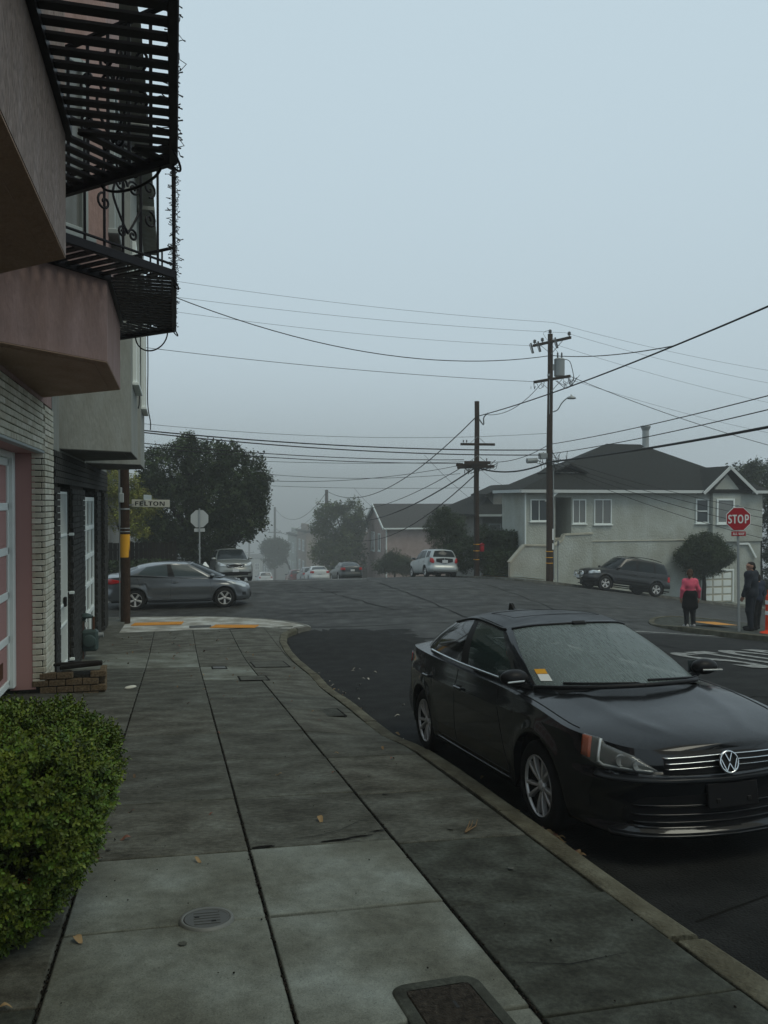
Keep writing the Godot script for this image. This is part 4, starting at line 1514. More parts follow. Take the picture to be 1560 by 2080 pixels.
	g.prism(PackedVector2Array([Vector2(16.7, -2.6), Vector2(16.7, -1.5), Vector2(17.5, -0.62), Vector2(19.2, -0.66), Vector2(19.55, -0.46), Vector2(19.75, -0.1), Vector2(21.4, -0.04), Vector2(21.4, -3.6), Vector2(19.0, -3.4)]), -38.3, -38.05)
	obj(rw, "wall", g, mats.cream_wall)
	g = Geo.new()
	for q in [[16.68, -1.46, 17.5, -0.58], [17.5, -0.58, 19.2, -0.62], [19.2, -0.62, 19.6, -0.4], [19.6, -0.4, 19.78, -0.06], [19.78, -0.06, 21.44, 0.0]]:
		g.bar(pt(q[0], q[1], 38.17), pt(q[2], q[3], 38.17), 0.34, 0.09)
	obj(rw, "coping", g, mats.cream_coping)
	# ------------ grey-roofed house behind it
	h = thing("grey_roofed_house", "grey bungalow with a dark roof and small dormer, half hidden behind the cream house", "house")
	g = Geo.new()
	g.box(pt(24.2, -1.6, 54.0), Vector3(8.4, 5.0, 7.6))
	obj(h, "wall", g, mats.grey_wall)
	var rr := obj(h, "roof", roof_of([[pt(19.1, 0.85, 49.4), pt(22.6, 2.9, 53.8), pt(27, 2.9, 53.8), pt(29.2, 0.85, 49.4)], [pt(29.2, 0.85, 49.4), pt(27, 2.9, 53.8), pt(29.2, 0.85, 58.4)], [pt(29.2, 0.85, 58.4), pt(27, 2.9, 53.8), pt(22.6, 2.9, 53.8), pt(19.1, 0.85, 58.4)], [pt(19.1, 0.85, 58.4), pt(22.6, 2.9, 53.8), pt(19.1, 0.85, 49.4)]]), mats.shingle)
	g = Geo.new()
	g.box(pt(22.0, 1.85, 51.6), Vector3(1.9, 0.7, 1.6))
	var dr := obj(rr, "dormer", g, mats.grey_wall)
	g = Geo.new()
	roof_slab(g, pt(20.4, 2.2, 50.4), pt(20.4, 2.2, 53.4), pt(22.0, 2.86, 53.6), pt(22.0, 2.86, 50.4), 0.1)
	roof_slab(g, pt(22.0, 2.86, 50.4), pt(22.0, 2.86, 53.6), pt(23.6, 2.2, 53.4), pt(23.6, 2.2, 50.4), 0.1)
	obj(dr, "dormer_roof", g, mats.shingle)
	g = Geo.new()
	g.bar(pt(19.1, 0.77, 49.36), pt(29.2, 0.77, 49.36), 0.06, 0.14)
	obj(rr, "gutter", g, mats.grey_trim)
	for u in [20.9, 22.1, 24.0]:
		wall_window(h, pt(u, -0.45, 50.2), S, N, 0.9, 1.3, 0, mats.grey_trim, mats.curtained_glass, 0.08)
	board(h, "porch_post", pt(23.2, -0.6, 49.7), Vector3(0.16, 2.6, 0.16), mats.grey_trim)
	# ------------ pink gabled house down the hill
	h = thing("pink_gabled_house", "dusty pink house with a gable and long grey roof down the hill", "house")
	g = Geo.new()
	g.box(pt(22.9, -3.6, 71.5), Vector3(9.8, 6.3, 7.0))
	g.prism(PackedVector2Array([Vector2(-75.0, -0.46), Vector2(-71.5, 1.36), Vector2(-68.0, -0.46)]), 18.0, 18.2, Transform3D(Basis(Vector3(0, 0, 1), Vector3.UP, Vector3(1, 0, 0)), Vector3.ZERO))
	obj(h, "wall", g, mats.pink_siding)
	g = Geo.new()
	roof_slab(g, pt(17.7, -0.62, 67.6), pt(17.7, 1.5, 71.5), pt(26.1, 1.5, 71.5), pt(28.3, -0.62, 67.6), 0.12)
	roof_slab(g, pt(17.7, 1.5, 71.5), pt(17.7, -0.62, 75.4), pt(28.3, -0.62, 75.4), pt(26.1, 1.5, 71.5), 0.12)
	roof_slab(g, pt(26.1, 1.5, 71.5), pt(28.3, -0.62, 75.4), pt(28.3, -0.62, 67.6), pt(26.1, 1.5, 71.5), 0.05)
	rr = obj(h, "roof", g, mats.shingle_brown)
	g = Geo.new()
	g.bar(pt(17.64, -0.7, 67.55), pt(17.64, 1.42, 71.5), 0.06, 0.2)
	g.bar(pt(17.64, 1.42, 71.5), pt(17.64, -0.7, 75.45), 0.06, 0.2)
	g.bar(pt(17.7, -0.68, 67.52), pt(28.2, -0.68, 67.52), 0.06, 0.13)
	obj(rr, "barge_board", g, mats.white_trim)
	wall_window(h, pt(18.0, -2.0, 72.6), Vector3(0, 0, -1), Vector3(-1, 0, 0), 1.3, 1.8, 0, mats.white_trim, mats.house_glass, 0.1)
	wall_window(h, pt(18.0, -2.0, 70.2), Vector3(0, 0, -1), Vector3(-1, 0, 0), 0.8, 1.6, 0, mats.white_trim, mats.house_glass, 0.1)
	g = Geo.new()
	g.tube([pt(18.05, -0.7, 67.95), pt(18.05, -5.4, 67.95)], 0.06, 6)
	obj(h, "downpipe", g, mats.white_trim)
	g = Geo.new()
	g.prism(PackedVector2Array([Vector2(-80.0, -8), Vector2(-80.0, -3.4), Vector2(-79.0, -3.4), Vector2(-74.5, -6.3), Vector2(-74.5, -8)]), 15.9, 17.6, Transform3D(Basis(Vector3(0, 0, 1), Vector3.UP, Vector3(1, 0, 0)), Vector3.ZERO))
	obj(h, "stair", g, mats.tan_wall)
	board(h, "side_wall", pt(22.0, -4.0, 79.5), Vector3(7.0, 5.0, 6.5), mats.tan_wall)
	# ------------ houses fading down the hill
	var rows := [
		["tan_house", "tan flat-roofed house with white window frames behind the bushy far tree", 18.0, 24.0, 112.0, 120.5, -2.7, mats.tan_wall, 1],
		["pale_house", "pale stepped-roof house beside the tan house down the hill", 18.0, 25.0, 122.0, 131.0, -3.6, mats.cream_wall, 1],
		["mist_house", "pale blue-grey house standing left of the small round far tree in the mist", 18.0, 25.0, 158.0, 170.0, -7.6, mats.grey_wall, 1],
		["mist_house", "palest house lowest down the hill in the mist", 17.0, 25.0, 200.0, 215.0, -12.5, mats.cream_wall, 1],
		["left_mist_house", "flat-fronted house in the mist left of the hill road, by the big tree's edge", -9.0, -2.0, 120.0, 131.0, -4.0, mats.grey_wall, -1],
		["left_mist_house", "far house in the mist left of the hill road", -9.0, -2.0, 150.0, 162.0, -8.5, mats.cream_wall, -1],
	]
	for r in rows:
		h = thing(r[0], r[1], "house", Vector3.ZERO, Basis.IDENTITY, "houses down the hill")
		var gy := ground(r[2], r[4]) - 4.0
		g = Geo.new()
		g.box(pt((r[2] + r[3]) * 0.5, (r[6] + gy) * 0.5, (r[4] + r[5]) * 0.5), Vector3(r[3] - r[2], r[6] - gy, r[5] - r[4]))
		obj(h, "wall", g, r[7])
		board(h, "roof", pt((r[2] + r[3]) * 0.5, r[6] + 0.15, (r[4] + r[5]) * 0.5), Vector3(r[3] - r[2] + 0.5, 0.3, r[5] - r[4] + 0.5), mats.shingle_brown, 0.04)
		board(h, "parapet", pt(r[2] + 0.5 if r[8] > 0 else r[3] - 0.5, r[6] + 0.7, (r[4] + r[5]) * 0.5), Vector3(0.4, 1.0, (r[5] - r[4]) * 0.6), r[7], 0.06)
		var face: float = r[2] if r[8] > 0 else r[3]
		for k in 2:
			for q in [0.3, 0.72]:
				wall_window(h, pt(face, r[6] - 1.9 - k * 3.0, lerpf(r[4], r[5], q)), Vector3(0, 0, -1 if r[8] > 0 else 1), Vector3(-r[8], 0, 0), 1.5, 1.6, 1, mats.white_trim, mats.house_glass, 0.14, true)
		wall_window(h, pt(lerpf(r[2], r[3], 0.35 if r[8] > 0 else 0.7), r[6] - 1.9, r[4]), S, N, 1.2, 1.7, 1, mats.white_trim, mats.house_glass, 0.14, true)
	# ------------ dark plank fence and a house corner under the trees at far left
	var fe := thing("plank_fence", "dark weathered plank fence under the trees behind the grey sedan", "fence", pt(-4.0, ground(-3, 40) - 0.1, 40.6))
	for k in 42:
		board(fe, "plank", Vector3(-4.2 + k * 0.2, 1.0 + rng.randf_range(-0.03, 0.03), rng.randf_range(-0.008, 0.008)), Vector3(0.188, 2.1, 0.03), mats.fence_wood, 0.006)
	for k in 5:
		board(fe, "post", Vector3(-4.2 + k * 2.05, 1.0, -0.09), Vector3(0.12, 2.2, 0.12), mats.fence_wood)
	board(fe, "rail", Vector3(0, 1.7, -0.05), Vector3(8.4, 0.1, 0.05), mats.fence_wood)
	h = thing("green_grey_house", "grey-green house wall glimpsed under the trees at far left", "house")
	board(h, "wall", pt(-9.5, 0.4, 52.0), Vector3(12.0, 6.4, 9.0), mats.grey_wall, 0.02)
	board(h, "roof", pt(-9.5, 3.7, 52.0), Vector3(12.8, 0.3, 9.8), mats.shingle, 0.05)
	wall_window(h, pt(-6.2, 0.4, 47.5), S, N, 1.3, 1.5, 1, mats.white_trim, mats.house_glass)

func roof_of(faces: Array) -> Geo:   # planar faces with a soffit under them
	var g := Geo.new()
	for f in faces:
		if f.size() == 4:
			g.quad(f[0], f[1], f[2], f[3])
		else:
			g.tri(f[0], f[1], f[2])
	var dn := Vector3(0, -0.14, 0)
	for f in faces:
		var a: Vector3 = f[0]
		var b: Vector3 = f[f.size() - 1]
		g.quad(a, b, b + dn, a + dn)
	if false:
		g.quad(faces[3][0] + dn, faces[2][0] + dn, faces[1][0] + dn, faces[0][0] + dn)
	return g

# ---------------------------------------------------------------- poles and what hangs on them
func pole_shaft(o: Node, h: float, r0: float, r1: float, lean := Vector3.ZERO) -> void:
	var g := Geo.new()
	var pts := []
	var rad := []
	for i in 13:
		var t := i / 12.0
		pts.append(Vector3(0, -0.4 + t * (h + 0.4), 0) + lean * t + Vector3(0.012 * sin(t * 9.0), 0, 0.012 * cos(t * 7.0)))
		rad.append(lerpf(r0, r1, t))
	g.tube(pts, rad, 14)
	obj(o, "shaft", g, mats.pole_wood)

func bands(o: Node, ys: Array, r: float, w: float, m: Material, called := "band") -> void:
	for y in ys:
		var g := Geo.new()
		g.lathe([[r - 0.01, -w * 0.5], [r + 0.006, -w * 0.5], [r + 0.006, w * 0.5], [r - 0.01, w * 0.5]], 18, Transform3D(Basis.IDENTITY, Vector3(0, y, 0)))
		obj(o, called, g, m)

func insulator(o: Node, p: Vector3, big := 1.0) -> void:
	var g := Geo.new()
	var q := []
	q.append([0.015, 0.0])
	for k in 3:
		q.append([0.03 * big, 0.05 + k * 0.05])
		q.append([0.085 * big, 0.06 + k * 0.05])
		q.append([0.08 * big, 0.085 + k * 0.05])
	q.append([0.03, 0.23])
	q.append([0.0, 0.24])
	g.lathe(q, 10, Transform3D(Basis.IDENTITY.scaled(Vector3.ONE * big), p))
	obj(o, "insulator", g, mats.porcelain)

func crossarm(o: Node, c: Vector3, dir: Vector3, l: float, called := "crossarm", sec := 0.11) -> Node:
	var g := Geo.new()
	g.bar(c - dir * l * 0.5, c + dir * l * 0.5, sec, sec * 1.15, Vector3.UP, 0.01)
	return obj(o, called, g, mats.pole_wood)

func loop_wires(o: Node, c: Vector3, e: Vector3, n: int, sd: int) -> void:
	var r := RandomNumberGenerator.new()
	r.seed = sd
	var g := Geo.new()
	for i in n:
		var a := c + Vector3(r.randf_range(-1, 1) * e.x, r.randf_range(-0.5, 1) * e.y, r.randf_range(-1, 1) * e.z)
		var b := c + Vector3(r.randf_range(-1, 1) * e.x, r.randf_range(-0.5, 1) * e.y, r.randf_range(-1, 1) * e.z)
		var m := (a + b) * 0.5 + Vector3(0, -r.randf_range(0.15, 0.6) * e.y * 2.0, 0)
		g.tube(curve([a, a.lerp(m, 0.6) + Vector3(0, -0.05, 0), m, b.lerp(m, 0.5), b], 5), r.randf_range(0.009, 0.018), 4, false)
	obj(o, "jumper_wires", g, mats.cable)

func build_poles() -> void:
	# ------------ tall pole with the transformer
	var gy := ground(18.02, 36.25) + 0.1
	var o := thing("tall_utility_pole", "tall brown wooden utility pole with a transformer and yellow bands at its foot", "utility pole", pt(18.02, gy, 36.25))
	var top := 9.98 - gy
	pole_shaft(o, top, 0.185, 0.125)
	bands(o, [0.92, 1.2, 1.5], 0.188, 0.035, mats.yellow_band)
	var dir := Vector3(0.34, 0, 0.94).normalized()
	var y1 := 9.57 - gy
	var y2 := 7.72 - gy
	crossarm(o, Vector3(0.0, y1, 0.16), dir, 2.5)
	crossarm(o, Vector3(0.0, y2, 0.18), dir, 2.4)
	for k in [-1.15, -0.62, 1.15]:
		insulator(o, Vector3(0, y1 + 0.07, 0.16) + dir * k, 1.0)
	insulator(o, Vector3(0, top, 0), 1.0)
	var g := Geo.new()
	for s in [-1.0, 1.0]:
		g.bar(Vector3(0, y1 - 0.6, 0.12), Vector3(0, y1 - 0.05, 0.16) + dir * s * 0.75, 0.03, 0.02)
		g.bar(Vector3(0, y2 - 0.6, 0.12), Vector3(0, y2 - 0.05, 0.18) + dir * s * 0.75, 0.03, 0.02)
	obj(o, "arm_brace", g, mats.grey_metal)
	# cut-outs hanging on the arm
	for k in [-1.35, 0.3, -0.85]:
		g = Geo.new()
		var c: Vector3 = Vector3(0, y1 - 0.12, 0.16) + dir * k
		g.tube([c + Vector3(-0.08, 0.26, 0.05), c + Vector3(0.04, -0.26, 0.1)], 0.045, 8)
		g.tube([c + Vector3(-0.16, 0.2, 0.05), c + Vector3(-0.03, -0.28, 0.1)], 0.02, 6)
		obj(o, "fuse_cutout", g, mats.porcelain)
	g = Geo.new()
	var tc := Vector3(0.46, 8.43 - gy - 0.1, 0.1)
	g.lathe([[0.0, -0.44], [0.24, -0.44], [0.26, -0.42], [0.26, 0.36], [0.275, 0.37], [0.275, 0.4], [0.2, 0.45], [0.0, 0.48]], 22, Transform3D(Basis.IDENTITY, tc))
	var tr := obj(o, "transformer", g, mats.grey_metal)
	for k in [-0.12, 0.1]:
		g = Geo.new()
		g.lathe([[0.03, 0.4], [0.055, 0.45], [0.035, 0.5], [0.055, 0.55], [0.035, 0.6], [0.05, 0.66], [0.02, 0.74], [0.0, 0.76]], 10, Transform3D(Basis.IDENTITY, tc + Vector3(k, 0, 0.05)))
		obj(tr, "bushing", g, mats.porcelain)
	g = Geo.new()
	g.box(tc + Vector3(-0.3, 0.0, -0.03), Vector3(0.2, 0.3, 0.1))
	obj(tr, "bracket", g, mats.grey_metal)
	g = Geo.new()
	g.tube(curve([tc + Vector3(0.2, 0.4, 0.1), tc + Vector3(0.42, 0.25, 0.3), tc + Vector3(0.5, -0.4, 0.5), tc + Vector3(0.44, -0.75, 0.65)], 5), 0.018, 5)
	g.tube(curve([Vector3(0, top + 0.2, 0), Vector3(-0.5, top - 0.1, 0.3), tc + Vector3(-0.12, 0.75, 0.05)], 5), 0.008, 4)
	obj(tr, "lead_wires", g, mats.cable)
	loop_wires(o, Vector3(0.55, y2 - 0.15, 0.8), Vector3(0.55, 0.35, 0.5), 9, 5)
	loop_wires(o, Vector3(-0.4, y2 - 0.2, -0.6), Vector3(0.35, 0.25, 0.4), 4, 6)
	var ym := 3.81 - gy
	loop_wires(o, Vector3(0.0, ym - 0.05, 0.2), Vector3(0.75, 0.5, 0.4), 16, 7)
	g = Geo.new()
	g.box(Vector3(-0.42, ym + 0.12, 0.1), Vector3(0.42, 0.3, 0.22), 0.03)
	obj(o, "splice_box", g, mats.grey_metal)
	g = Geo.new()
	g.tube([Vector3(-1.25, ym - 0.13, 0.05), Vector3(-0.72, ym - 0.1, 0.05)], 0.13, 12)
	obj(o, "splice_case", g, mats.grey_metal)
	g = Geo.new()
	g.tube([Vector3(-0.1, 7.7 - gy, 0.16), Vector3(-0.1, 6.0 - gy, 0.165)], 0.02, 6)
	g.tube([Vector3(0.14, 3.2 - gy, 0.12), Vector3(0.16, 0.1, 0.15)], 0.028, 6)
	obj(o, "conduit", g, mats.grey_metal)
	for q in [[0.15, 2.35, 0.55], [0.15, 1.75, 0.3]]:
		g = Geo.new()
		g.box(Vector3(0.1, q[1], 0.17), Vector3(0.07, q[2], 0.012))
		obj(o, "tag_strip", g, mats.sign_white)
	g = Geo.new()
	g.lathe([[0.131, -0.05], [0.139, -0.05], [0.139, 0.05], [0.131, 0.05]], 14, Transform3D(Basis.IDENTITY, Vector3(0, 7.95 - gy, 0)))
	obj(o, "steel_band", g, mats.galvanised)
	# street lamp on a bent arm
	var l := grp(o, "street_lamp", Vector3(0.12, 6.12 - gy, 0.1))
	g = Geo.new()
	g.tube(curve([Vector3(0, 0.0, 0), Vector3(0.2, 0.1, 0.1), Vector3(0.36, 0.4, 0.2), Vector3(0.55, 0.62, 0.3), Vector3(0.72, 0.68, 0.36)], 5), 0.03, 8)
	obj(l, "arm", g, mats.grey_metal)
	g = Geo.new()
	g.lathe([[0.0, -0.07], [0.16, -0.06], [0.2, -0.03], [0.17, 0.03], [0.08, 0.07], [0.03, 0.1], [0.03, 0.15], [0.0, 0.16]], 16, Transform3D(Basis.IDENTITY.scaled(Vector3(1.25, 1, 1)), Vector3(0.8, 0.68, 0.38)))
	obj(l, "lamp_head", g, mats.galvanised)
	# ------------ shorter pole with the fire alarm
	gy = ground(15.4, 39.4) + 0.1
	o = thing("short_utility_pole", "shorter wooden utility pole with two crossarms and a red call box", "utility pole", pt(15.38, gy, 39.4))
	top = 6.95 - gy
	pole_shaft(o, top, 0.15, 0.125)
	bands(o, [0.92, 1.38, 1.72], 0.152, 0.04, mats.yellow_band)
	var ax := Vector3(1, 0, 0.1).normalized()
	crossarm(o, Vector3(0, 4.68 - gy, 0.15), ax, 1.85)
	crossarm(o, Vector3(-0.02, 3.72 - gy, 0.16), ax, 1.4, "crossarm", 0.14)
	crossarm(o, Vector3(-0.2, 3.6 - gy, -0.17), ax, 1.7, "crossarm", 0.13)
	crossarm(o, Vector3(-0.1, 3.5 - gy, 0.1), Vector3(0.62, 0, 0.78).normalized(), 2.2, "crossarm", 0.13)
	g = Geo.new()
	for s in [-1.0, 1.0]:
		g.bar(Vector3(0, 5.1 - gy, 0.14), Vector3(s * 0.44, 4.72 - gy, 0.15), 0.03, 0.02)
		g.bar(Vector3(0, 4.1 - gy, 0.14), Vector3(s * 0.5, 3.74 - gy, 0.15), 0.03, 0.02)
	obj(o, "arm_brace", g, mats.grey_metal)
	insulator(o, Vector3(-0.8, 4.74 - gy, 0.15), 0.7)
	insulator(o, Vector3(-0.62, 4.74 - gy, 0.15), 0.7)
	insulator(o, Vector3(0.5, 3.8 - gy, 0.15), 0.7)
	loop_wires(o, Vector3(0.4, 3.55 - gy, 0.1), Vector3(0.8, 0.35, 0.4), 12, 8)
	loop_wires(o, Vector3(-0.5, 3.45 - gy, 0.0), Vector3(0.5, 0.3, 0.4), 7, 9)
	g = Geo.new()
	g.tube(curve([Vector3(0.1, 6.0 - gy, 0.1), Vector3(0.32, 5.72 - gy, 0.15), Vector3(0.36, 6.1 - gy, 0.1), Vector3(0.6, 6.35 - gy, 0.1)], 5), 0.03, 6)
	g.tube([Vector3(-0.15, 3.0 - gy, 0.1), Vector3(-0.14, 0.2, 0.14)], 0.02, 6)
	obj(o, "riser_cable", g, mats.cable)
	var fb := thing("call_box", "red fire call box fixed to the shorter pole", "call box", pt(15.62, gy + 1.5, 39.25))
	g = Geo.new()
	g.box(Vector3(0, 0.0, 0), Vector3(0.22, 0.34, 0.16), 0.03)
	g.prism(PackedVector2Array([Vector2(-0.15, 0.18), Vector2(0.15, 0.18), Vector2(0.0, 0.3)]), -0.1, 0.1)
	obj(fb, "box", g, mats.fire_red)
	g = Geo.new()
	g.box(Vector3(0, 0.02, 0.095), Vector3(0.16, 0.2, 0.02), 0.008)
	obj(fb, "door", g, mats.sign_red)
	# ------------ near corner pole with the street sign
	gy = walk_y(-1.3, 22.5) - 0.02
	o = thing("corner_utility_pole", "stained wooden utility pole with a broad yellow band at the near corner", "utility pole", pt(-1.3, gy, 22.55))
	pole_shaft(o, 8.5, 0.128, 0.12)
	bands(o, [2.06], 0.124, 0.62, mats.yellow_band)
	bands(o, [2.44, 2.53], 0.122, 0.022, mats.galvanised, "steel_band")
	g = Geo.new()
	g.tube([Vector3(-0.13, 2.6, 0.03), Vector3(-0.13, 8.0, 0.03)], 0.03, 8)
	g.tube([Vector3(-0.14, 0.1, 0.02), Vector3(-0.135, 2.6, 0.03)], 0.018, 6)
	obj(o, "conduit", g, mats.grey_metal)
	g = Geo.new()
	g.box(Vector3(-0.08, 3.35, 0.14), Vector3(0.12, 0.26, 0.1), 0.015)
	g.box(Vector3(-0.09, 3.55, 0.14), Vector3(0.06, 0.16, 0.06), 0.01)
	obj(o, "meter_box", g, mats.grey_trim)
	g = Geo.new()
	g.lathe([[0.12, -0.02], [0.128, -0.02], [0.128, 0.02], [0.12, 0.02]], 14, Transform3D(Basis.IDENTITY, Vector3(0, 3.05, 0)))
	g.bar(Vector3(0.1, 3.15, 0.02), Vector3(0.24, 3.18, 0.04), 0.03, 0.03)
	obj(o, "sign_bracket", g, mats.galvanised)
	var sg := thing("street_name_sign", "weathered cream street sign reading FELTON on the corner pole", "street sign", pt(-0.63, gy + 3.2, 22.5), Basis.from_euler(Vector3(0, -0.14, -0.01)))
	g = Geo.new()
	g.box(Vector3.ZERO, Vector3(1.0, 0.2, 0.02), 0.006)
	obj(sg, "plate", g, mats.sign_cream)
	obj(sg, "lettering", letters("FELTON", 0.78, 0.115, func(x: float, y: float) -> Vector3: return Vector3(x - 0.02, y - 0.005, 0.0125)), mats.black_paint)
	var s2 := thing("cross_street_sign", "second small street sign edge-on above the cream one", "street sign", pt(-0.72, gy + 3.36, 22.75), Basis.from_euler(Vector3(0, 1.35, 0)))
	g = Geo.new()
	g.box(Vector3.ZERO, Vector3(0.8, 0.14, 0.02), 0.006)
	obj(s2, "plate", g, mats.grey_trim)
	# ------------ poles down the hill
	for q in [[16.56, 88.7, 3.04, "pole on the hill road, rising behind the bushy far tree"], [16.5, 136.3, 0.81, "thin pole on the hill road, above the small round tree"], [16.5, 185.0, -5.6, "faint pole on the hill road, lower in the mist"], [16.5, 240.0, -12.5, "faintest pole on the hill road, lowest in the mist"]]:
		gy = ground(q[0], q[1])
		o = thing("far_utility_pole", "misty " + q[3], "utility pole", pt(q[0], gy, q[1]), Basis.IDENTITY, "poles down the hill")
		pole_shaft(o, q[2] - gy, 0.22, 0.18)
		crossarm(o, Vector3(0, q[2] - gy - (1.6 if q[1] < 100 else 4.3), 0.15), ax, 2.3)
		insulator(o, Vector3(-0.9, q[2] - gy - (1.55 if q[1] < 100 else 4.2), 0.15))
		insulator(o, Vector3(0.9, q[2] - gy - (1.55 if q[1] < 100 else 4.2), 0.15))

# ---------------------------------------------------------------- signs and street furniture
func octagon(r: float) -> PackedVector2Array:
	var p := PackedVector2Array()
	for i in 8:
		var a := TAU * (i + 0.5) / 8.0
		p.append(Vector2(cos(a), sin(a)) * r)
	return p

func build_street_things() -> void:
	# stop sign on the right
	var gy := ground(14.25, 17.75) + 0.12
	var o := thing("stop_sign", "red octagonal STOP sign with an ALL WAY plate on a galvanised post", "stop sign", pt(14.25, gy, 17.75), Basis.from_euler(Vector3(0, -0.38, 0.014)))
	var cy := 1.21 - gy
	var g := Geo.new()
	g.box(Vector3(0, cy * 0.5 + 0.15, -0.03), Vector3(0.055, cy + 0.45, 0.055), 0.006)
	obj(o, "post", g, mats.galvanised)
	g = Geo.new()
	g.prism(octagon(0.33), -0.006, 0.0, Transform3D(Basis.IDENTITY, Vector3(0, cy, 0.01)))
	obj(o, "sign_plate", g, mats.sign_white)
	g = Geo.new()
	g.prism(octagon(0.312), 0.0, 0.004, Transform3D(Basis.IDENTITY, Vector3(0, cy, 0.0105)))
	obj(o, "sign_face", g, mats.sign_red)
	obj(o, "lettering", letters("STOP", 0.52, 0.225, func(x: float, y: float) -> Vector3: return Vector3(x, cy + y, 0.0175)), mats.sign_white)
	g = Geo.new()
	g.box(Vector3(0, cy - 0.385, 0.008), Vector3(0.36, 0.12, 0.012), 0.004)
	obj(o, "plaque", g, mats.sign_red)
	obj(o, "lettering", letters("ALL WAY", 0.29, 0.066, func(x: float, y: float) -> Vector3: return Vector3(x, cy - 0.385 + y, 0.0158)), mats.sign_white)
	# back of the stop sign across the way
	gy = ground(0.9, 36.5) + 0.1
	o = thing("reversed_stop_sign", "grey back of a stop sign on its post under the big dark tree", "stop sign", pt(1.05, gy, 35.95), Basis.from_euler(Vector3(0, PI + 0.05, 0)))
	cy = 0.92 - gy
	g = Geo.new()
	g.box(Vector3(0, cy * 0.5 + 0.2, -0.04), Vector3(0.06, cy + 0.5, 0.06), 0.006)
	obj(o, "post", g, mats.galvanised)
	g = Geo.new()
	g.prism(octagon(0.41), -0.004, 0.004, Transform3D(Basis.IDENTITY, Vector3(0, cy, 0.0)))
	obj(o, "sign_plate", g, mats.sign_back)
	g = Geo.new()
	g.box(Vector3(0, cy - 0.5, 0), Vector3(0.46, 0.15, 0.01), 0.003)
	obj(o, "plaque", g, mats.sign_back)
	# sign seen edge-on beside the tall pole
	gy = ground(18.55, 36.4) + 0.1
	o = thing("edge_on_sign", "thin post with a sign turned edge-on beside the tall pole", "street sign", pt(18.55, gy, 36.4), Basis.from_euler(Vector3(0, 1.25, 0)))
	g = Geo.new()
	g.box(Vector3(0, 1.05, 0), Vector3(0.05, 2.1, 0.05), 0.006)
	obj(o, "post", g, mats.grey_metal)
	g = Geo.new()
	g.box(Vector3(0, 1.98, 0.03), Vector3(0.46, 0.24, 0.01), 0.004)
	obj(o, "sign_plate", g, mats.sign_back)
	# white hydrant behind the grey sedan
	gy = ground(1.0, 37.9) + 0.1
	o = thing("fire_hydrant", "squat white fire hydrant behind the grey sedan's windscreen", "fire hydrant", pt(1.35, gy, 37.8))
	g = Geo.new()
	g.lathe([[0.0, 0.0], [0.2, 0.0], [0.2, 0.05], [0.14, 0.08], [0.14, 0.5], [0.19, 0.53], [0.19, 0.58], [0.15, 0.66], [0.07, 0.76], [0.04, 0.82], [0.0, 0.83]], 16)
	obj(o, "barrel", g, mats.sign_white)
	for s in [-1.0, 1.0]:
		g = Geo.new()
		g.tube([Vector3(s * 0.1, 0.42, 0), Vector3(s * 0.22, 0.42, 0)], 0.07, 10)
		obj(o, "outlet", g, mats.sign_white)
	# orange delineator at the right edge
	gy = ground(14.7, 17.3) + 0.12
	o = thing("orange_delineator", "orange plastic delineator post with white bands at the right edge", "traffic post", pt(14.72, gy, 17.25))
	g = Geo.new()
	g.lathe([[0.0, 0.0], [0.2, 0.0], [0.2, 0.05], [0.09, 0.08], [0.075, 0.12], [0.07, 0.95], [0.05, 1.0], [0.03, 1.02], [0.03, 1.14], [0.0, 1.15]], 16)
	obj(o, "post", g, mats.orange_plastic)
	for y in [0.55, 0.82]:
		g = Geo.new()
		g.lathe([[0.07, -0.05], [0.078, -0.05], [0.077, 0.05], [0.07, 0.05]], 16, Transform3D(Basis.IDENTITY, Vector3(0, y, 0)))
		obj(o, "reflective_band", g, mats.sign_white)
	# covers in the near pavement
	var lid := thing("round_cover", "round iron utility cover set across a joint of the light slabs", "utility cover", on_walk(0.14, 3.82, 0.006), Basis.from_euler(Vector3(-0.088, 0, -0.035)))
	g = Geo.new()
	g.lathe([[0.108, 0.003], [0.111, 0.007], [0.124, 0.006], [0.128, -0.01]], 36)
	obj(lid, "rim", g, mats.iron_rim)
	g = Geo.new()
	g.lathe([[0.107, -0.004], [0.107, 0.005], [0.1, 0.0055], [0.098, 0.0035], [0.0, 0.004]], 36)
	for k in 5:
		g.box(Vector3(0, 0.0045, -0.06 + k * 0.03), Vector3(0.12, 0.003, 0.005))
	obj(lid, "lid", g, mats.iron_lid)
	g = Geo.new()
	g.box(Vector3(-0.045, 0.0045, -0.02), Vector3(0.022, 0.004, 0.01))
	g.box(Vector3(0.03, 0.0045, 0.035), Vector3(0.022, 0.004, 0.01))
	obj(lid, "pick_hole", g, mats.black_paint)
	lid = thing("meter_box_cover", "square brown meter box cover in a worn concrete collar", "utility cover", on_walk(1.01, 2.73, 0.0), Basis.from_euler(Vector3(-0.088, 0.05, -0.035)))
	g = Geo.new()
	var ring_o := rounded(0.185, 0.31, 0.07)
	var ring_i := rounded(0.135, 0.25, 0.03)
	var ra := PackedVector3Array()
	var rb := PackedVector3Array()
	var rc := PackedVector3Array()
	for i in ring_o.size():
		ra.append(Vector3(ring_o[i].x, 0.001, ring_o[i].y))
		rb.append(Vector3(lerpf(ring_o[i].x, ring_i[i].x, 0.2), 0.008, lerpf(ring_o[i].y, ring_i[i].y, 0.2)))
		rc.append(Vector3(ring_i[i].x, 0.006, ring_i[i].y))
	g.sheet([ra, rb, rc], true)
	obj(lid, "collar", g, mats.slab_dark)
	g = Geo.new()
	g.box(Vector3(0, 0.002, 0), Vector3(0.265, 0.012, 0.49), 0.004)
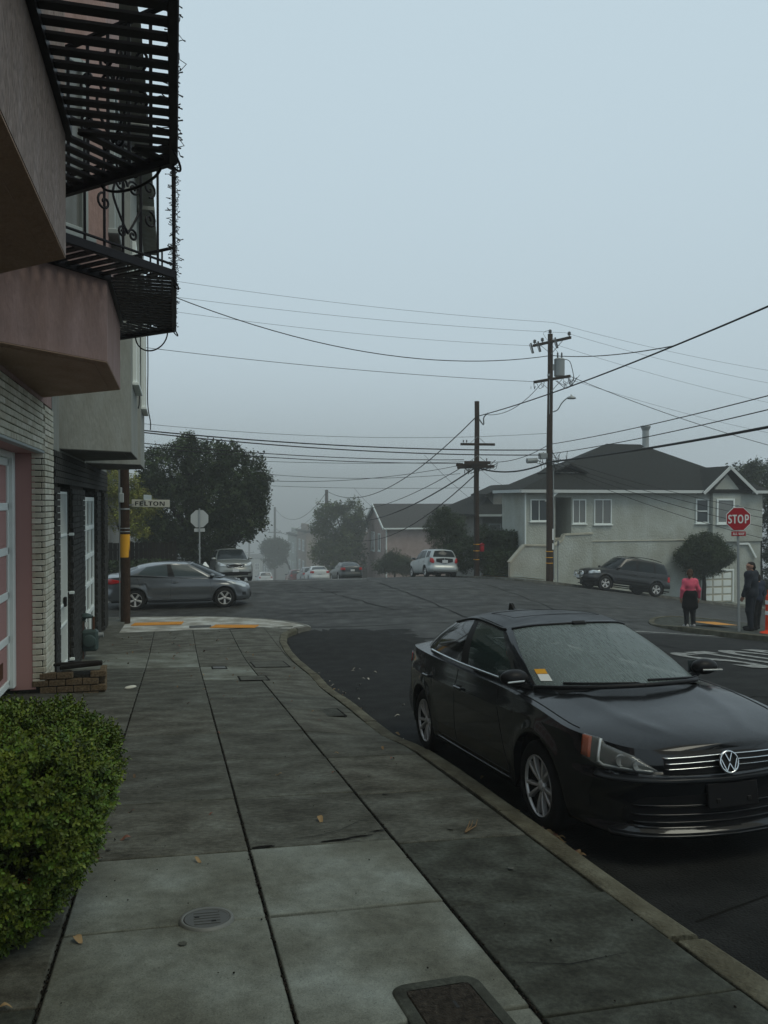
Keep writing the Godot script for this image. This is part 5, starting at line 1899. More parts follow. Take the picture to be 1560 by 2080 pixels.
	obj(lid, "lid", g, mats.lid_brown)
	g = Geo.new()
	g.box(Vector3(0.02, 0.0078, -0.1), Vector3(0.012, 0.002, 0.05))
	obj(lid, "slot", g, mats.black_paint)
	for q in [[1.68, 14.7, 0.6, 0.9, "larger dark vault cover by the kerb, on the pale slabs", "slab_mid"], [1.2, 12.75, 0.42, 0.5, "dark vault cover at the edge of the pale slabs", "slab_mid"], [0.75, 14.3, 0.22, 0.3, "small iron cover in the middle of the pale slabs", "iron_lid"], [1.86, 9.65, 0.24, 0.5, "lettered meter cover in the dark slabs by the kerb", "slab_dark"]]:
		lid = thing("vault_cover", q[4], "utility cover", on_walk(q[0], q[1], 0.0), Basis.from_euler(Vector3(-0.088, 0, -0.035)))
		g = Geo.new()
		g.box(Vector3(0, 0.003, 0), Vector3(q[2], 0.012, q[3]), 0.004)
		obj(lid, "lid", g, mats[q[5]])
		g = Geo.new()
		for s in [-1.0, 1.0]:
			g.box(Vector3(s * (q[2] * 0.5 + 0.012), 0.004, 0), Vector3(0.02, 0.013, q[3] + 0.05), 0.003)
			g.box(Vector3(0, 0.004, s * (q[3] * 0.5 + 0.012)), Vector3(q[2], 0.0125, 0.02), 0.003)
		obj(lid, "rim", g, mats.joint_dirt)

func rounded(hx: float, hz: float, r: float) -> Array:
	var out := []
	for c in [[1, 1, 0.0], [-1, 1, PI * 0.5], [-1, -1, PI], [1, -1, PI * 1.5]]:
		for i in 6:
			var a: float = c[2] + PI * 0.5 * i / 5.0
			out.append(Vector2(c[0] * (hx - r) + cos(a) * r, c[1] * (hz - r) + sin(a) * r))
	return out

const WIRES := [
	["topmost thin power line from the left to the tall pole with the transformer", Vector3(-2.98, 11.14, -34.50), Vector3(18.21, 10.57, -36.28), 0.25, 0.007, 1],
	["second thin power line from the left to the tall pole's top crossarm", Vector3(-2.98, 10.44, -34.50), Vector3(18.23, 9.80, -35.02), 0.25, 0.007, 1],
	["third thin power line from the left to the tall pole's top crossarm, far end", Vector3(-3.03, 10.00, -35.02), Vector3(18.11, 9.61, -37.43), 0.30, 0.007, 1],
	["topmost thin power line from the tall pole off to the right", Vector3(18.21, 10.57, -36.28), Vector3(37.77, 8.84, -38.78), 0.30, 0.007, 2],
	["second thin power line from the tall pole off to the right", Vector3(18.23, 9.80, -35.02), Vector3(37.36, 7.96, -38.36), 0.30, 0.007, 2],
	["third thin power line from the tall pole off to the right", Vector3(18.28, 9.80, -37.18), Vector3(38.56, 6.83, -39.58), 0.30, 0.007, 2],
	["long sagging cable from behind the nearer iron balcony to the tall pole", Vector3(-1.85, 10.17, -31.61), Vector3(18.11, 8.93, -36.28), 1.35, 0.020, 1],
	["cable from the tall pole rising to meet the thick span wire on the right", Vector3(18.11, 8.93, -36.28), Vector3(16.72, 7.05, -24.12), 0.18, 0.020, 0],
	["single low-voltage line with a bead from the left to the tall pole's second crossarm", Vector3(-2.40, 8.11, -34.32), Vector3(17.95, 7.72, -37.04), 0.20, 0.012, 1],
	["line from the tall pole's second crossarm falling to the right", Vector3(18.46, 7.73, -35.04), Vector3(34.54, 3.83, -35.42), 0.35, 0.016, 2],
	["thin line from the second crossarm falling to the far right", Vector3(18.48, 7.70, -35.45), Vector3(36.95, 4.92, -37.91), 0.30, 0.007, 2],
	["thick span wire crossing the upper right of the view to the short pole's head", Vector3(13.02, 6.29, -12.67), Vector3(15.39, 6.16, -39.45), 0.25, 0.026, 1],
	["span wire from the short pole's head down the hill to the far pole", Vector3(15.39, 6.16, -39.45), Vector3(16.56, 2.93, -88.73), 2.20, 0.030, 0],
	["span wire between the far poles down the hill", Vector3(16.56, 2.76, -88.72), Vector3(16.48, 0.64, -136.28), 2.50, 0.030, 0],
	["twin cable joining the tall pole's second crossarm to the span wire", Vector3(17.95, 7.67, -37.04), Vector3(15.51, 6.18, -38.59), 0.50, 0.016, 0],
	["heavy cable bundle low across the right of the view to the tall pole", Vector3(15.53, 3.84, -15.08), Vector3(17.89, 3.64, -36.07), 0.12, 0.045, 1],
	["sagging cable bundle between the two near poles", Vector3(17.89, 3.64, -36.07), Vector3(15.31, 3.46, -39.23), 0.35, 0.040, 0],
	["cable bundle from the short pole falling down the hill to the far pole", Vector3(15.31, 3.51, -39.23), Vector3(16.55, -0.02, -88.69), 1.50, 0.040, 0],
	["second cable falling from the short pole down the hill", Vector3(15.30, 3.15, -39.22), Vector3(16.54, -0.91, -88.68), 2.60, 0.030, 0],
	["third thin cable from the short pole down the hill", Vector3(14.80, 3.59, -39.57), Vector3(16.55, 1.09, -88.70), 1.20, 0.022, 0],
	["upper service line from the right edge to the tall pole", Vector3(15.11, 4.65, -14.68), Vector3(17.89, 4.50, -36.08), 0.15, 0.017, 1],
	["lower service line from the right edge to the tall pole", Vector3(15.11, 4.29, -14.68), Vector3(17.89, 4.03, -36.07), 0.15, 0.017, 1],
	["service line from the tall pole to the short pole's crossarm", Vector3(17.89, 4.50, -36.08), Vector3(15.66, 3.76, -38.93), 0.30, 0.017, 0],
	["upper of the heavy cables from behind the grey house to the tall pole", Vector3(-3.00, 4.76, -34.43), Vector3(17.82, 4.23, -36.10), 0.30, 0.028, 1],
	["second heavy cable from behind the grey house to the tall pole", Vector3(-3.00, 4.70, -34.43), Vector3(17.82, 3.98, -36.09), 0.33, 0.026, 1],
	["upper of the twin lines from behind the grey house to the short pole", Vector3(-3.05, 4.28, -34.95), Vector3(14.73, 3.88, -39.59), 0.25, 0.020, 1],
	["lower of the twin lines from behind the grey house to the short pole", Vector3(-3.05, 4.13, -34.95), Vector3(14.68, 3.70, -39.60), 0.25, 0.020, 1],
	["thin bead line from the left to the tall pole, mid height", Vector3(-3.00, 5.04, -34.43), Vector3(17.86, 5.06, -36.20), 0.45, 0.009, 1],
	["thin line above the big dark tree to the short pole", Vector3(-3.69, 4.24, -42.36), Vector3(14.80, 3.79, -39.78), 0.30, 0.012, 1],
	["low line from the big dark tree towards the short pole", Vector3(4.39, 3.15, -42.29), Vector3(14.72, 3.17, -40.10), 0.25, 0.012, 0],
	["lowest line from the big dark tree crossing to the right", Vector3(4.60, 2.57, -44.30), Vector3(16.29, 2.46, -41.23), 0.10, 0.010, 0],
	["rising line from the big dark tree to the short pole's crossarm", Vector3(4.50, 2.82, -43.29), Vector3(14.68, 3.62, -39.60), 0.35, 0.014, 0],
	["thin stray line from the short pole down to the grey-roofed house", Vector3(15.43, 3.52, -39.40), Vector3(20.27, 2.24, -44.32), 0.25, 0.007, 0],
	["diagonal drop wire from the span wire to the pink gabled house", Vector3(17.44, 3.03, -78.16), Vector3(17.24, 1.21, -69.91), 0.10, 0.014, 0],
	["diagonal drop wire crossing behind the short pole", Vector3(14.54, 4.49, -45.85), Vector3(18.81, 1.19, -46.76), 0.20, 0.010, 0],
	["topmost house drop from the tall pole over the cream house", Vector3(18.05, 3.89, -36.03), Vector3(29.71, 0.69, -30.45), 0.35, 0.012, 2],
	["second house drop from the tall pole over the cream house", Vector3(18.05, 3.69, -36.03), Vector3(29.31, 0.41, -30.03), 0.40, 0.012, 2],
	["third house drop from the tall pole over the cream house", Vector3(18.05, 3.55, -36.03), Vector3(28.91, -0.08, -29.62), 0.40, 0.014, 2],
	["lowest house drop from the tall pole over the cream house", Vector3(18.05, 3.40, -36.02), Vector3(28.90, -0.68, -29.61), 0.45, 0.012, 2],
	["faint line between far poles, upper", Vector3(16.55, 1.54, -88.71), Vector3(16.47, -3.55, -136.23), 1.20, 0.020, 0],
	["faint line between far poles, lower", Vector3(17.36, 1.54, -88.50), Vector3(17.04, -3.55, -136.08), 1.40, 0.020, 0],
	["faint low cable between far poles", Vector3(16.55, -0.29, -88.69), Vector3(16.47, -2.72, -136.24), 1.60, 0.030, 0],
]

func build_wires() -> void:
	for w in WIRES:
		var pts := []
		for i in 25:
			var t := i / 24.0
			var p: Vector3 = w[1].lerp(w[2], t)
			p.y -= w[3] * 4.0 * t * (1.0 - t)
			pts.append(p)
		# spans that leave the view go on to the next pole
		if w[5] & 1:
			var d: Vector3 = (pts[0] - pts[1]).normalized()
			for k in 6:
				pts.push_front(pts[0] + d * 5.0 + Vector3(0, 0.12 * k, 0))
		if w[5] & 2:
			var d: Vector3 = (pts[24] - pts[23]).normalized() if not (w[5] & 1) else (pts[pts.size() - 1] - pts[pts.size() - 2]).normalized()
			for k in 6:
				pts.append(pts[pts.size() - 1] + d * 5.0 + Vector3(0, 0.12 * k, 0))
		var g := Geo.new()
		g.tube(pts, w[4], 5, false)
		var o := obj(self, "overhead_cable", g, mats.cable)
		tag(o, w[0], "cable", "overhead cables")

const CROWNS := {
	"T1": [[-0.26, 3.42, 45.58, 1.68, 1.68], [1.71, 3.69, 45.07, 1.41, 1.41], [3.6, 2.87, 44.56, 1.58, 1.58], [2.5, 1.38, 44.83, 2.12, 2.12], [-0.13, 1.11, 45.52, 2.04, 2.04], [3.6, 0.84, 44.54, 1.41, 1.41], [1.7, -0.52, 45.02, 1.68, 1.68], [-1.18, 2.19, 45.81, 1.22, 1.22], [4.33, 1.38, 44.35, 0.76, 0.76], [-0.66, -0.66, 45.64, 1.49, 1.49], [2.22, -1.61, 44.87, 1.03, 1.03], [0.67, 4.77, 45.36, 0.71, 0.71], [2.9, 4.23, 44.76, 0.71, 0.71], [-1.45, 0.56, 45.86, 1.09, 1.09], [4.6, 2.6, 44.3, 0.54, 0.54]],
	"T2": [[-2.61, 2.47, 39.98, 0.8, 0.8], [-1.52, 1.42, 39.68, 0.8, 0.8], [-2.5, 1.18, 39.94, 0.89, 0.89], [-3.4, 2.12, 40.19, 0.84, 0.84], [-1.7, 0.43, 39.72, 0.61, 0.61], [-2.11, 2.12, 39.85, 0.66, 0.66]],
	"T3": [[13.75, 0.35, 73.92, 1.2, 1.2], [15.99, 0.72, 73.34, 1.2, 1.2], [16.43, -0.66, 73.2, 1.2, 1.2], [15.44, -2.05, 73.45, 1.76, 1.76], [13.65, -2.98, 73.91, 1.39, 1.39], [15.43, -3.67, 73.43, 1.94, 1.94], [13.2, -0.9, 74.05, 0.83, 0.83], [14.55, 0.91, 73.72, 0.74, 0.74]],
	"T4": [[12.46, -4.6, 110.38, 1.09, 1.09], [14.1, -4.6, 109.95, 1.22, 1.22], [13.31, -5.68, 110.15, 1.63, 1.63], [13.32, -4.05, 110.16, 0.95, 0.95]],
	"T5": [[15.73, 0.17, 47.55, 0.68, 0.68], [16.92, 0.11, 47.24, 0.8, 0.8], [16.35, -0.66, 47.38, 1.11, 1.11], [16.27, 0.79, 47.42, 0.62, 0.62], [17.31, -0.82, 47.12, 0.62, 0.62]],
	"T6": [[27.78, -1.24, 37.44, 1.34, 0.96], [27.01, -1.24, 37.65, 0.75, 0.54], [28.56, -1.24, 37.24, 0.8, 0.58], [27.79, -0.7, 37.45, 1.02, 0.73], [27.78, -1.69, 37.44, 1.07, 0.77]],
	"T7": [[42.39, 2.99, 53.0, 1.76, 1.41], [44.24, 2.99, 52.51, 2.3, 1.84], [46.83, 2.8, 51.83, 2.3, 1.84], [41.47, 3.75, 53.25, 0.84, 0.67], [43.51, 4.02, 52.72, 1.0, 0.8]],
	"T8": [[33.92, 0.51, 38.65, 1.14, 1.14], [34.19, -1.47, 38.55, 1.48, 1.48], [33.91, -3.18, 38.6, 1.25, 1.25], [33.65, 1.65, 38.73, 0.85, 0.85]],
	"bush": [[17.52, -3.24, 63.58, 1.06, 0.85], [16.73, -3.65, 63.78, 0.81, 0.65], [18.31, -3.65, 63.37, 0.9, 0.72]],
	"shrub": [[16.55, -0.12, 41.13, 0.6, 0.54], [15.89, -0.79, 41.29, 0.71, 0.64], [17.2, -0.52, 40.95, 0.65, 0.59], [15.49, -1.61, 41.39, 0.71, 0.64], [18.12, -0.39, 40.71, 0.65, 0.59], [18.91, -0.47, 40.5, 0.65, 0.59], [16.54, -1.28, 41.12, 0.81, 0.73], [14.97, -1.2, 41.53, 0.54, 0.49]],
}

# ---------------------------------------------------------------- plants
# a spray of leaves: n leaves round a short twig, each folded along its rib
func spray(n: int, len: float, wid: float, reach: float, sd: int, droop := 0.0) -> ArrayMesh:
	var r := RandomNumberGenerator.new()
	r.seed = sd
	var g := Geo.new()
	for i in n:
		var a := r.randf() * TAU
		var up := r.randf_range(-0.5, 0.9) - droop
		var d := Vector3(cos(a), up, sin(a)).normalized()
		var o := Vector3(r.randf_range(-1, 1), r.randf_range(-1, 1), r.randf_range(-1, 1)) * reach * 0.55
		var side := d.cross(Vector3.UP + Vector3(r.randf_range(-.6, .6), 0, r.randf_range(-.6, .6))).normalized()
		var nrm := side.cross(d)
		var l := len * r.randf_range(0.7, 1.25)
		var w := wid * r.randf_range(0.8, 1.2)
		var tip := o + d * l - nrm * l * 0.12
		var m := o + d * l * 0.5
		var k := g.v.size()
		g.v.append(o)
		g.v.append(m + side * w * 0.5 + nrm * w * 0.16)
		g.v.append(tip)
		g.v.append(m - side * w * 0.5 + nrm * w * 0.16)
		g.v.append(m)
		g.ix.append_array(PackedInt32Array([k, k + 1, k + 4, k + 1, k + 2, k + 4, k + 2, k + 3, k + 4, k + 3, k, k + 4]))
	return g.mesh()

func leaf_mat(called: String, lin: Color, back := 0.25) -> StandardMaterial3D:
	var m := mat(called, Color(1, 1, 1), 0.8)
	m.albedo_color = Color(lin.r, lin.g, lin.b).linear_to_srgb()
	m.vertex_color_use_as_albedo = true
	m.metallic_specular = 0.3
	m.backlight_enabled = true
	m.backlight = Color(lin.r, lin.g, lin.b) * back
	return m

func scatter(parent: Node, called: String, mesh: Mesh, m: Material, at: Array, cols: Array) -> void:
	var mm := MultiMesh.new()
	mm.transform_format = MultiMesh.TRANSFORM_3D
	mm.use_colors = true
	mm.mesh = mesh
	mm.instance_count = at.size()
	for i in at.size():
		mm.set_instance_transform(i, at[i])
		mm.set_instance_color(i, cols[i])
	var o := MultiMeshInstance3D.new()
	o.name = called
	o.multimesh = mm
	o.material_override = m
	o.set_meta("kind", "stuff")
	parent.add_child(o, true)

# foliage through clumps [[u, y, t, radius, half height], ...]
func crown(o: Node3D, clumps: Array, per_m2: float, mesh: Mesh, m: Material, sd: int, size := 1.0, rough := 0.22) -> void:
	var r := RandomNumberGenerator.new()
	r.seed = sd
	var nz := noise(sd, 0.55, 3)
	var at := []
	var cols := []
	for c in clumps:
		var ctr := pt(c[0], c[1], c[2]) - o.position
		var n := int(per_m2 * 4.0 * PI * c[3] * c[3])
		for i in n:
			var d := Vector3(r.randfn(), r.randfn(), r.randfn()).normalized()
			var q := d * Vector3(c[3], c[4], c[3])
			var k := 1.0 + rough * 2.2 * nz.get_noise_3dv((ctr + q) * 1.6)
			var dep := pow(r.randf(), 0.45)
			dep = lerpf(0.35, 1.0, dep)
			if nz.get_noise_3dv((ctr + q) * 0.9 + Vector3(40, 0, 0)) > 0.38 and dep > 0.8:
				continue
			var p := ctr + q * k * dep
			var b := Basis.from_euler(Vector3(r.randf_range(-.7, .7), r.randf() * TAU, r.randf_range(-.7, .7))).scaled(Vector3.ONE * size * r.randf_range(0.7, 1.3))
			at.append(Transform3D(b, p))
			var t := r.randf_range(0.65, 1.3) * (1.0 + 0.35 * nz.get_noise_3dv(p * 1.1 + Vector3(9, 3, 1)))
			cols.append(Color(t * r.randf_range(0.9, 1.15), t, t * r.randf_range(0.8, 1.1)))
	scatter(o, "crown", mesh, m, at, cols)

func trunk(o: Node3D, pts: Array, rad: Array, limbs: Array) -> void:
	var g := Geo.new()
	g.tube(pts, rad, 10)
	obj(o, "trunk", g, mats.bark)
	for l in limbs:
		g = Geo.new()
		var a: Vector3 = l[0]
		var b: Vector3 = l[1]
		var m := a.lerp(b, 0.5) + Vector3(0, 0.1 * a.distance_to(b), 0)
		g.tube(curve([a, m, b], 4), [l[2], l[2] * .95, l[2] * .85, l[2] * .8, l[2] * .7, l[2] * .55, l[2] * .45, l[2] * .35, l[2] * .25], 7)
		obj(o, "limb", g, mats.bark)

func tree(called: String, label: String, key: String, foot: Vector3, r0: float, per: float, mesh: Mesh, m: Material, sd: int, size: float, category := "tree", group := "", rough := 0.22) -> Node3D:
	var o := thing(called, label, category, foot, Basis.IDENTITY, group)
	var cs: Array = CROWNS[key]
	var top := Vector3.ZERO
	for c in cs:
		top += pt(c[0], c[1], c[2]) - foot
	top /= cs.size()
	var fork := Vector3(top.x * 0.3, top.y * 0.55, top.z * 0.3)
	var limbs := []
	for c in cs:
		limbs.append([fork, (pt(c[0], c[1], c[2]) - foot) * 0.97, r0 * 0.55])
	trunk(o, [Vector3(0, -0.3, 0), fork * 0.35, fork * 0.7 + Vector3(0.03, 0, 0), fork], [r0 * 1.15, r0 * 0.95, r0 * 0.85, r0 * 0.75], limbs)
	crown(o, cs, per, mesh, m, sd, size, rough)
	return o

func clipped_hedge(label: String, lo: Vector3, hi: Vector3, m: Material, mesh: Mesh, n: int, sd: int, called := "hedge") -> Node3D:
	var c := Vector3((lo.x + hi.x) * 0.5, lo.y, (lo.z + hi.z) * 0.5)
	var o := thing(called, label, "hedge", c)
	var r := RandomNumberGenerator.new()
	r.seed = sd
	var at := []
	var cols := []
	var e := hi - lo
	for i in n:
		var p := Vector3(r.randf() * e.x, r.randf() * e.y, r.randf() * e.z)
		match r.randi() % 5:
			0: p.x = r.randf_range(-0.04, 0.1)
			1: p.x = e.x - r.randf_range(-0.04, 0.1)
			2: p.z = r.randf_range(-0.04, 0.1)
			3: p.z = e.z - r.randf_range(-0.04, 0.1)
			4: p.y = e.y - r.randf_range(-0.05, 0.12)
		at.append(Transform3D(Basis.from_euler(Vector3(r.randf_range(-1, 1), r.randf() * TAU, r.randf_range(-1, 1))).scaled(Vector3.ONE * r.randf_range(0.7, 1.3)), p + lo - c))
		var t := r.randf_range(0.6, 1.35)
		cols.append(Color(t, t, t * 0.9))
	scatter(o, "foliage", mesh, m, at, cols)
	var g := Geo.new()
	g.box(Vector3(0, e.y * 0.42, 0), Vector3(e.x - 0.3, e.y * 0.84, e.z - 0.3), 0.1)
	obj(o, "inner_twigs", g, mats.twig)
	for k in 3:
		var st := Geo.new()
		st.tube([Vector3((k - 1) * e.x * 0.3, -0.2, 0), Vector3((k - 1) * e.x * 0.3, e.y * 0.4, 0)], 0.03, 6)
		obj(o, "stem", st, mats.bark)
	return o

func build_vegetation() -> void:
	skin_of(mat("bark", Color(.045, .036, .028), 0.95), tex.wood, Vector3(2, .6, 2), tex.n_stucco, 0.8)
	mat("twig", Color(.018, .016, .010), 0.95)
	var dark := leaf_mat("dark_leaf", Color(.034, .052, .021))
	var olive := leaf_mat("olive_leaf", Color(.17, .18, .035), 0.5)
	var mid := leaf_mat("mid_leaf", Color(.065, .09, .030))
	var deep := leaf_mat("deep_leaf", Color(.030, .047, .019))
	var big := spray(12, 0.17, 0.075, 0.3, 301)
	var fine := spray(14, 0.13, 0.045, 0.26, 302, 0.2)
	var long := spray(14, 0.16, 0.035, 0.22, 303, 0.35)
	var gy := ground(0.7, 45.0)
	tree("street_tree", "very large dark dense tree filling the left behind the stop sign's back", "T1", pt(0.75, gy, 45.0), 0.3, 24.0, big, dark, 401, 1.0, "tree", "", 0.2)
	tree("yellow_green_tree", "yellow-green tree behind the street sign, left of the very large dark tree", "T2", pt(-2.4, ground(-2.4, 40.0), 40.0), 0.14, 26.0, fine, olive, 402, 1.0, "tree", "", 0.3)
	tree("street_tree", "bushy two-headed tree down the hill, round the first far pole", "T3", pt(15.9, ground(15.9, 73.5), 73.5), 0.2, 12.0, big, mid, 403, 1.4, "tree", "", 0.3)
	tree("street_tree", "small round misty tree farthest down the hill", "T4", pt(16.0, ground(16.0, 110.0), 110.0), 0.16, 12.0, big, dark, 404, 1.6, "tree", "", 0.2)
	tree("round_tree", "rounded dark green tree beside the silver hatchback", "T5", pt(16.6, ground(16.6, 47.4), 47.4), 0.12, 30.0, fine, deep, 405, 1.0, "tree", "", 0.18)
	tree("lollipop_tree", "clipped mushroom-shaped tree in front of the cream house garage", "T6", pt(27.75, ground(27.75, 37.4), 37.4), 0.13, 34.0, long, deep, 406, 1.0, "tree", "", 0.14)
	tree("dark_tree", "dark spreading tree behind the cream house roof, upper right", "T7", pt(44.0, ground(44, 52.8), 52.8), 0.4, 10.0, big, deep, 407, 1.3, "tree", "", 0.25)
	tree("dark_tree", "dark shrubby tree past the cream house's right end", "T8", pt(34.2, ground(34.2, 38.6), 38.6), 0.2, 22.0, big, deep, 408, 1.0, "tree", "", 0.3)
	tree("shrub", "dark shrubs massed behind the short pole", "shrub", pt(16.9, ground(16.9, 41.0), 41.0), 0.08, 40.0, fine, deep, 409, 0.9, "shrub", "", 0.3)
	tree("shrub", "spiky bush against the pink gabled house", "bush", pt(17.6, ground(17.6, 63.6), 63.6), 0.08, 26.0, long, deep, 410, 1.2, "shrub", "", 0.3)
	var y := ground(16.2, 38.6)
	clipped_hedge("low clipped dark hedge in front of the shrubs, beside the garden wall", Vector3(15.9, y - 0.1, -39.6), Vector3(17.35, -1.12, -38.7), deep, fine, 1500, 421)
	clipped_hedge("taller clipped dark hedge below the cream house's left window", Vector3(16.9, -1.6, -40.9), Vector3(18.9, -0.05, -39.4), deep, fine, 1900, 422)
	clipped_hedge("dark undergrowth along the plank fence at far left", Vector3(-8.0, ground(-4, 39.5), -40.3), Vector3(-0.4, ground(-4, 39.5) + 0.9, -39.3), deep, big, 1500, 423, "undergrowth")
	# ------------ the boxwood in the foreground
	build_boxwood()

func build_boxwood() -> void:
	var foot := on_walk(-1.07, 3.98, -0.02)
	var o := thing("boxwood_shrub", "green boxwood shrub clipped to a block beside the driveway, in the left foreground", "shrub", foot)
	var r := RandomNumberGenerator.new()
	r.seed = 77
	var lm := leaf_mat("boxwood_leaf", Color(.085, .135, .020), 0.7)
	lm.roughness = 0.42
	var nz := noise(78, 1.0, 3)
	var nh := noise(79, 2.2, 2)
	var sprig := Geo.new()
	for i in 11:
		var a := i * 2.4
		var h := i / 10.0
		var d := Vector3(cos(a), lerpf(-0.1, 1.1, h), sin(a)).normalized()
		var b := Vector3(0, h * 0.06, 0)
		var side := d.cross(Vector3.UP).normalized()
		var nrm := side.cross(d)
		var l := lerpf(0.026, 0.016, h)
		var w := l * 0.58
		var k := sprig.v.size()
		sprig.v.append_array(PackedVector3Array([b, b + d * l * 0.35 + side * w * 0.45 + nrm * w * 0.12, b + d * l * 0.75 + side * w * 0.38 + nrm * w * 0.12, b + d * l, b + d * l * 0.75 - side * w * 0.38 + nrm * w * 0.12, b + d * l * 0.35 - side * w * 0.45 + nrm * w * 0.12, b + d * l * 0.5]))
		for q in 6:
			sprig.ix.append_array(PackedInt32Array([k + q, k + (q + 1) % 6, k + 6]))
	sprig.tube([Vector3(0, -0.05, 0), Vector3(0, 0.045, 0)], 0.0016, 3, false)
	var sm := sprig.mesh()
	var at := []
	var cols := []
	# the clipped block: a superellipsoid with a bulging, gappy face
	var c := Vector3(0, 0.46, 0)
	var e := Vector3(0.77, 0.47, 0.66)
	for i in 33000:
		var d := Vector3(r.randfn(), r.randfn(), r.randfn()).normalized()
		var p := pow(absf(d.x), 3.6) + pow(absf(d.y), 4.6) + pow(absf(d.z), 3.6)
		var s := pow(p, -1.0 / 4.0)
		s = minf(s, 1.6)
		var dep := 1.0 - absf(r.randfn()) * 0.07
		var q := d * s * e
		var narrow := lerpf(0.62, 1.0, smoothstep(-0.55, 0.25, q.y))
		q.x *= narrow
		q.z *= narrow
		var w := c + q
		var bump := 1.0 + 0.10 * nz.get_noise_3dv(w * 2.6) + 0.05 * nh.get_noise_3dv(w * 4.0)
		var hole := nh.get_noise_3dv(w * 1.35 + Vector3(5, 2, 8))
		if hole > 0.27:
			if r.randf() < 0.75:
				continue
			dep *= r.randf_range(0.55, 0.9)
		var pos := c + q * bump * dep
		var out := (q.normalized() + Vector3(r.randf_range(-.7, .7), r.randf_range(-.2, .9), r.randf_range(-.7, .7))).normalized()
		var x := out.cross(Vector3(r.randf_range(-1, 1), r.randf_range(-1, 1), r.randf_range(-1, 1))).normalized()
		var b := Basis(x, out, x.cross(out)).scaled(Vector3.ONE * r.randf_range(0.75, 1.3))
		at.append(Transform3D(b, pos))
		var t := r.randf_range(0.45, 1.15) + maxf(0.0, nz.get_noise_3dv(w * 3.0)) * 0.8
		var yel := r.randf_range(0.85, 1.3)
		cols.append(Color(t * yel, t, t * r.randf_range(0.7, 1.2)))
	scatter(o, "foliage", sm, lm, at, cols)
	# older leaves and twigs inside
	at = []
	cols = []
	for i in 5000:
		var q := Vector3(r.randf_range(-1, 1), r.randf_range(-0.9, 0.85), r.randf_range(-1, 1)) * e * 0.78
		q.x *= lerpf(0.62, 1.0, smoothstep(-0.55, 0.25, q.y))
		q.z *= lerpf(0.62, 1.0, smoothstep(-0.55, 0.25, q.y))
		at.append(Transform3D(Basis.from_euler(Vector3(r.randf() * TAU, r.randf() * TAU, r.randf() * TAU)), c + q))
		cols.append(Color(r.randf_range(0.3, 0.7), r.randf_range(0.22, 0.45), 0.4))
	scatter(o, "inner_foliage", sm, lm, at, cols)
	var tw := Geo.new()
	for i in 90:
		var a := Vector3(r.randf_range(-.2, .2), 0.0, r.randf_range(-.2, .2))
		var b := c + Vector3(r.randf_range(-.7, .7), r.randf_range(-.3, .45), r.randf_range(-.6, .6))
		tw.tube([a, a.lerp(b, 0.5) + Vector3(0, 0.05, 0), b], [0.009, 0.006, 0.002], 4, false)
	obj(o, "twigs", tw, mats.bark)
	for q in [[0.48, 0.40, 0.42], [0.30, 0.62, 0.62]]:
		var fg := Geo.new()
		for k in 3:
			fg.blob(Vector3(q[0], q[1], q[2]) + Vector3(r.randf_range(-.012, .012), r.randf_range(-.012, .012), 0.02), Vector3(0.012, 0.006, 0.009), 6, 4)
		obj(o, "orange_leaf", fg, mats.lamp_amber)

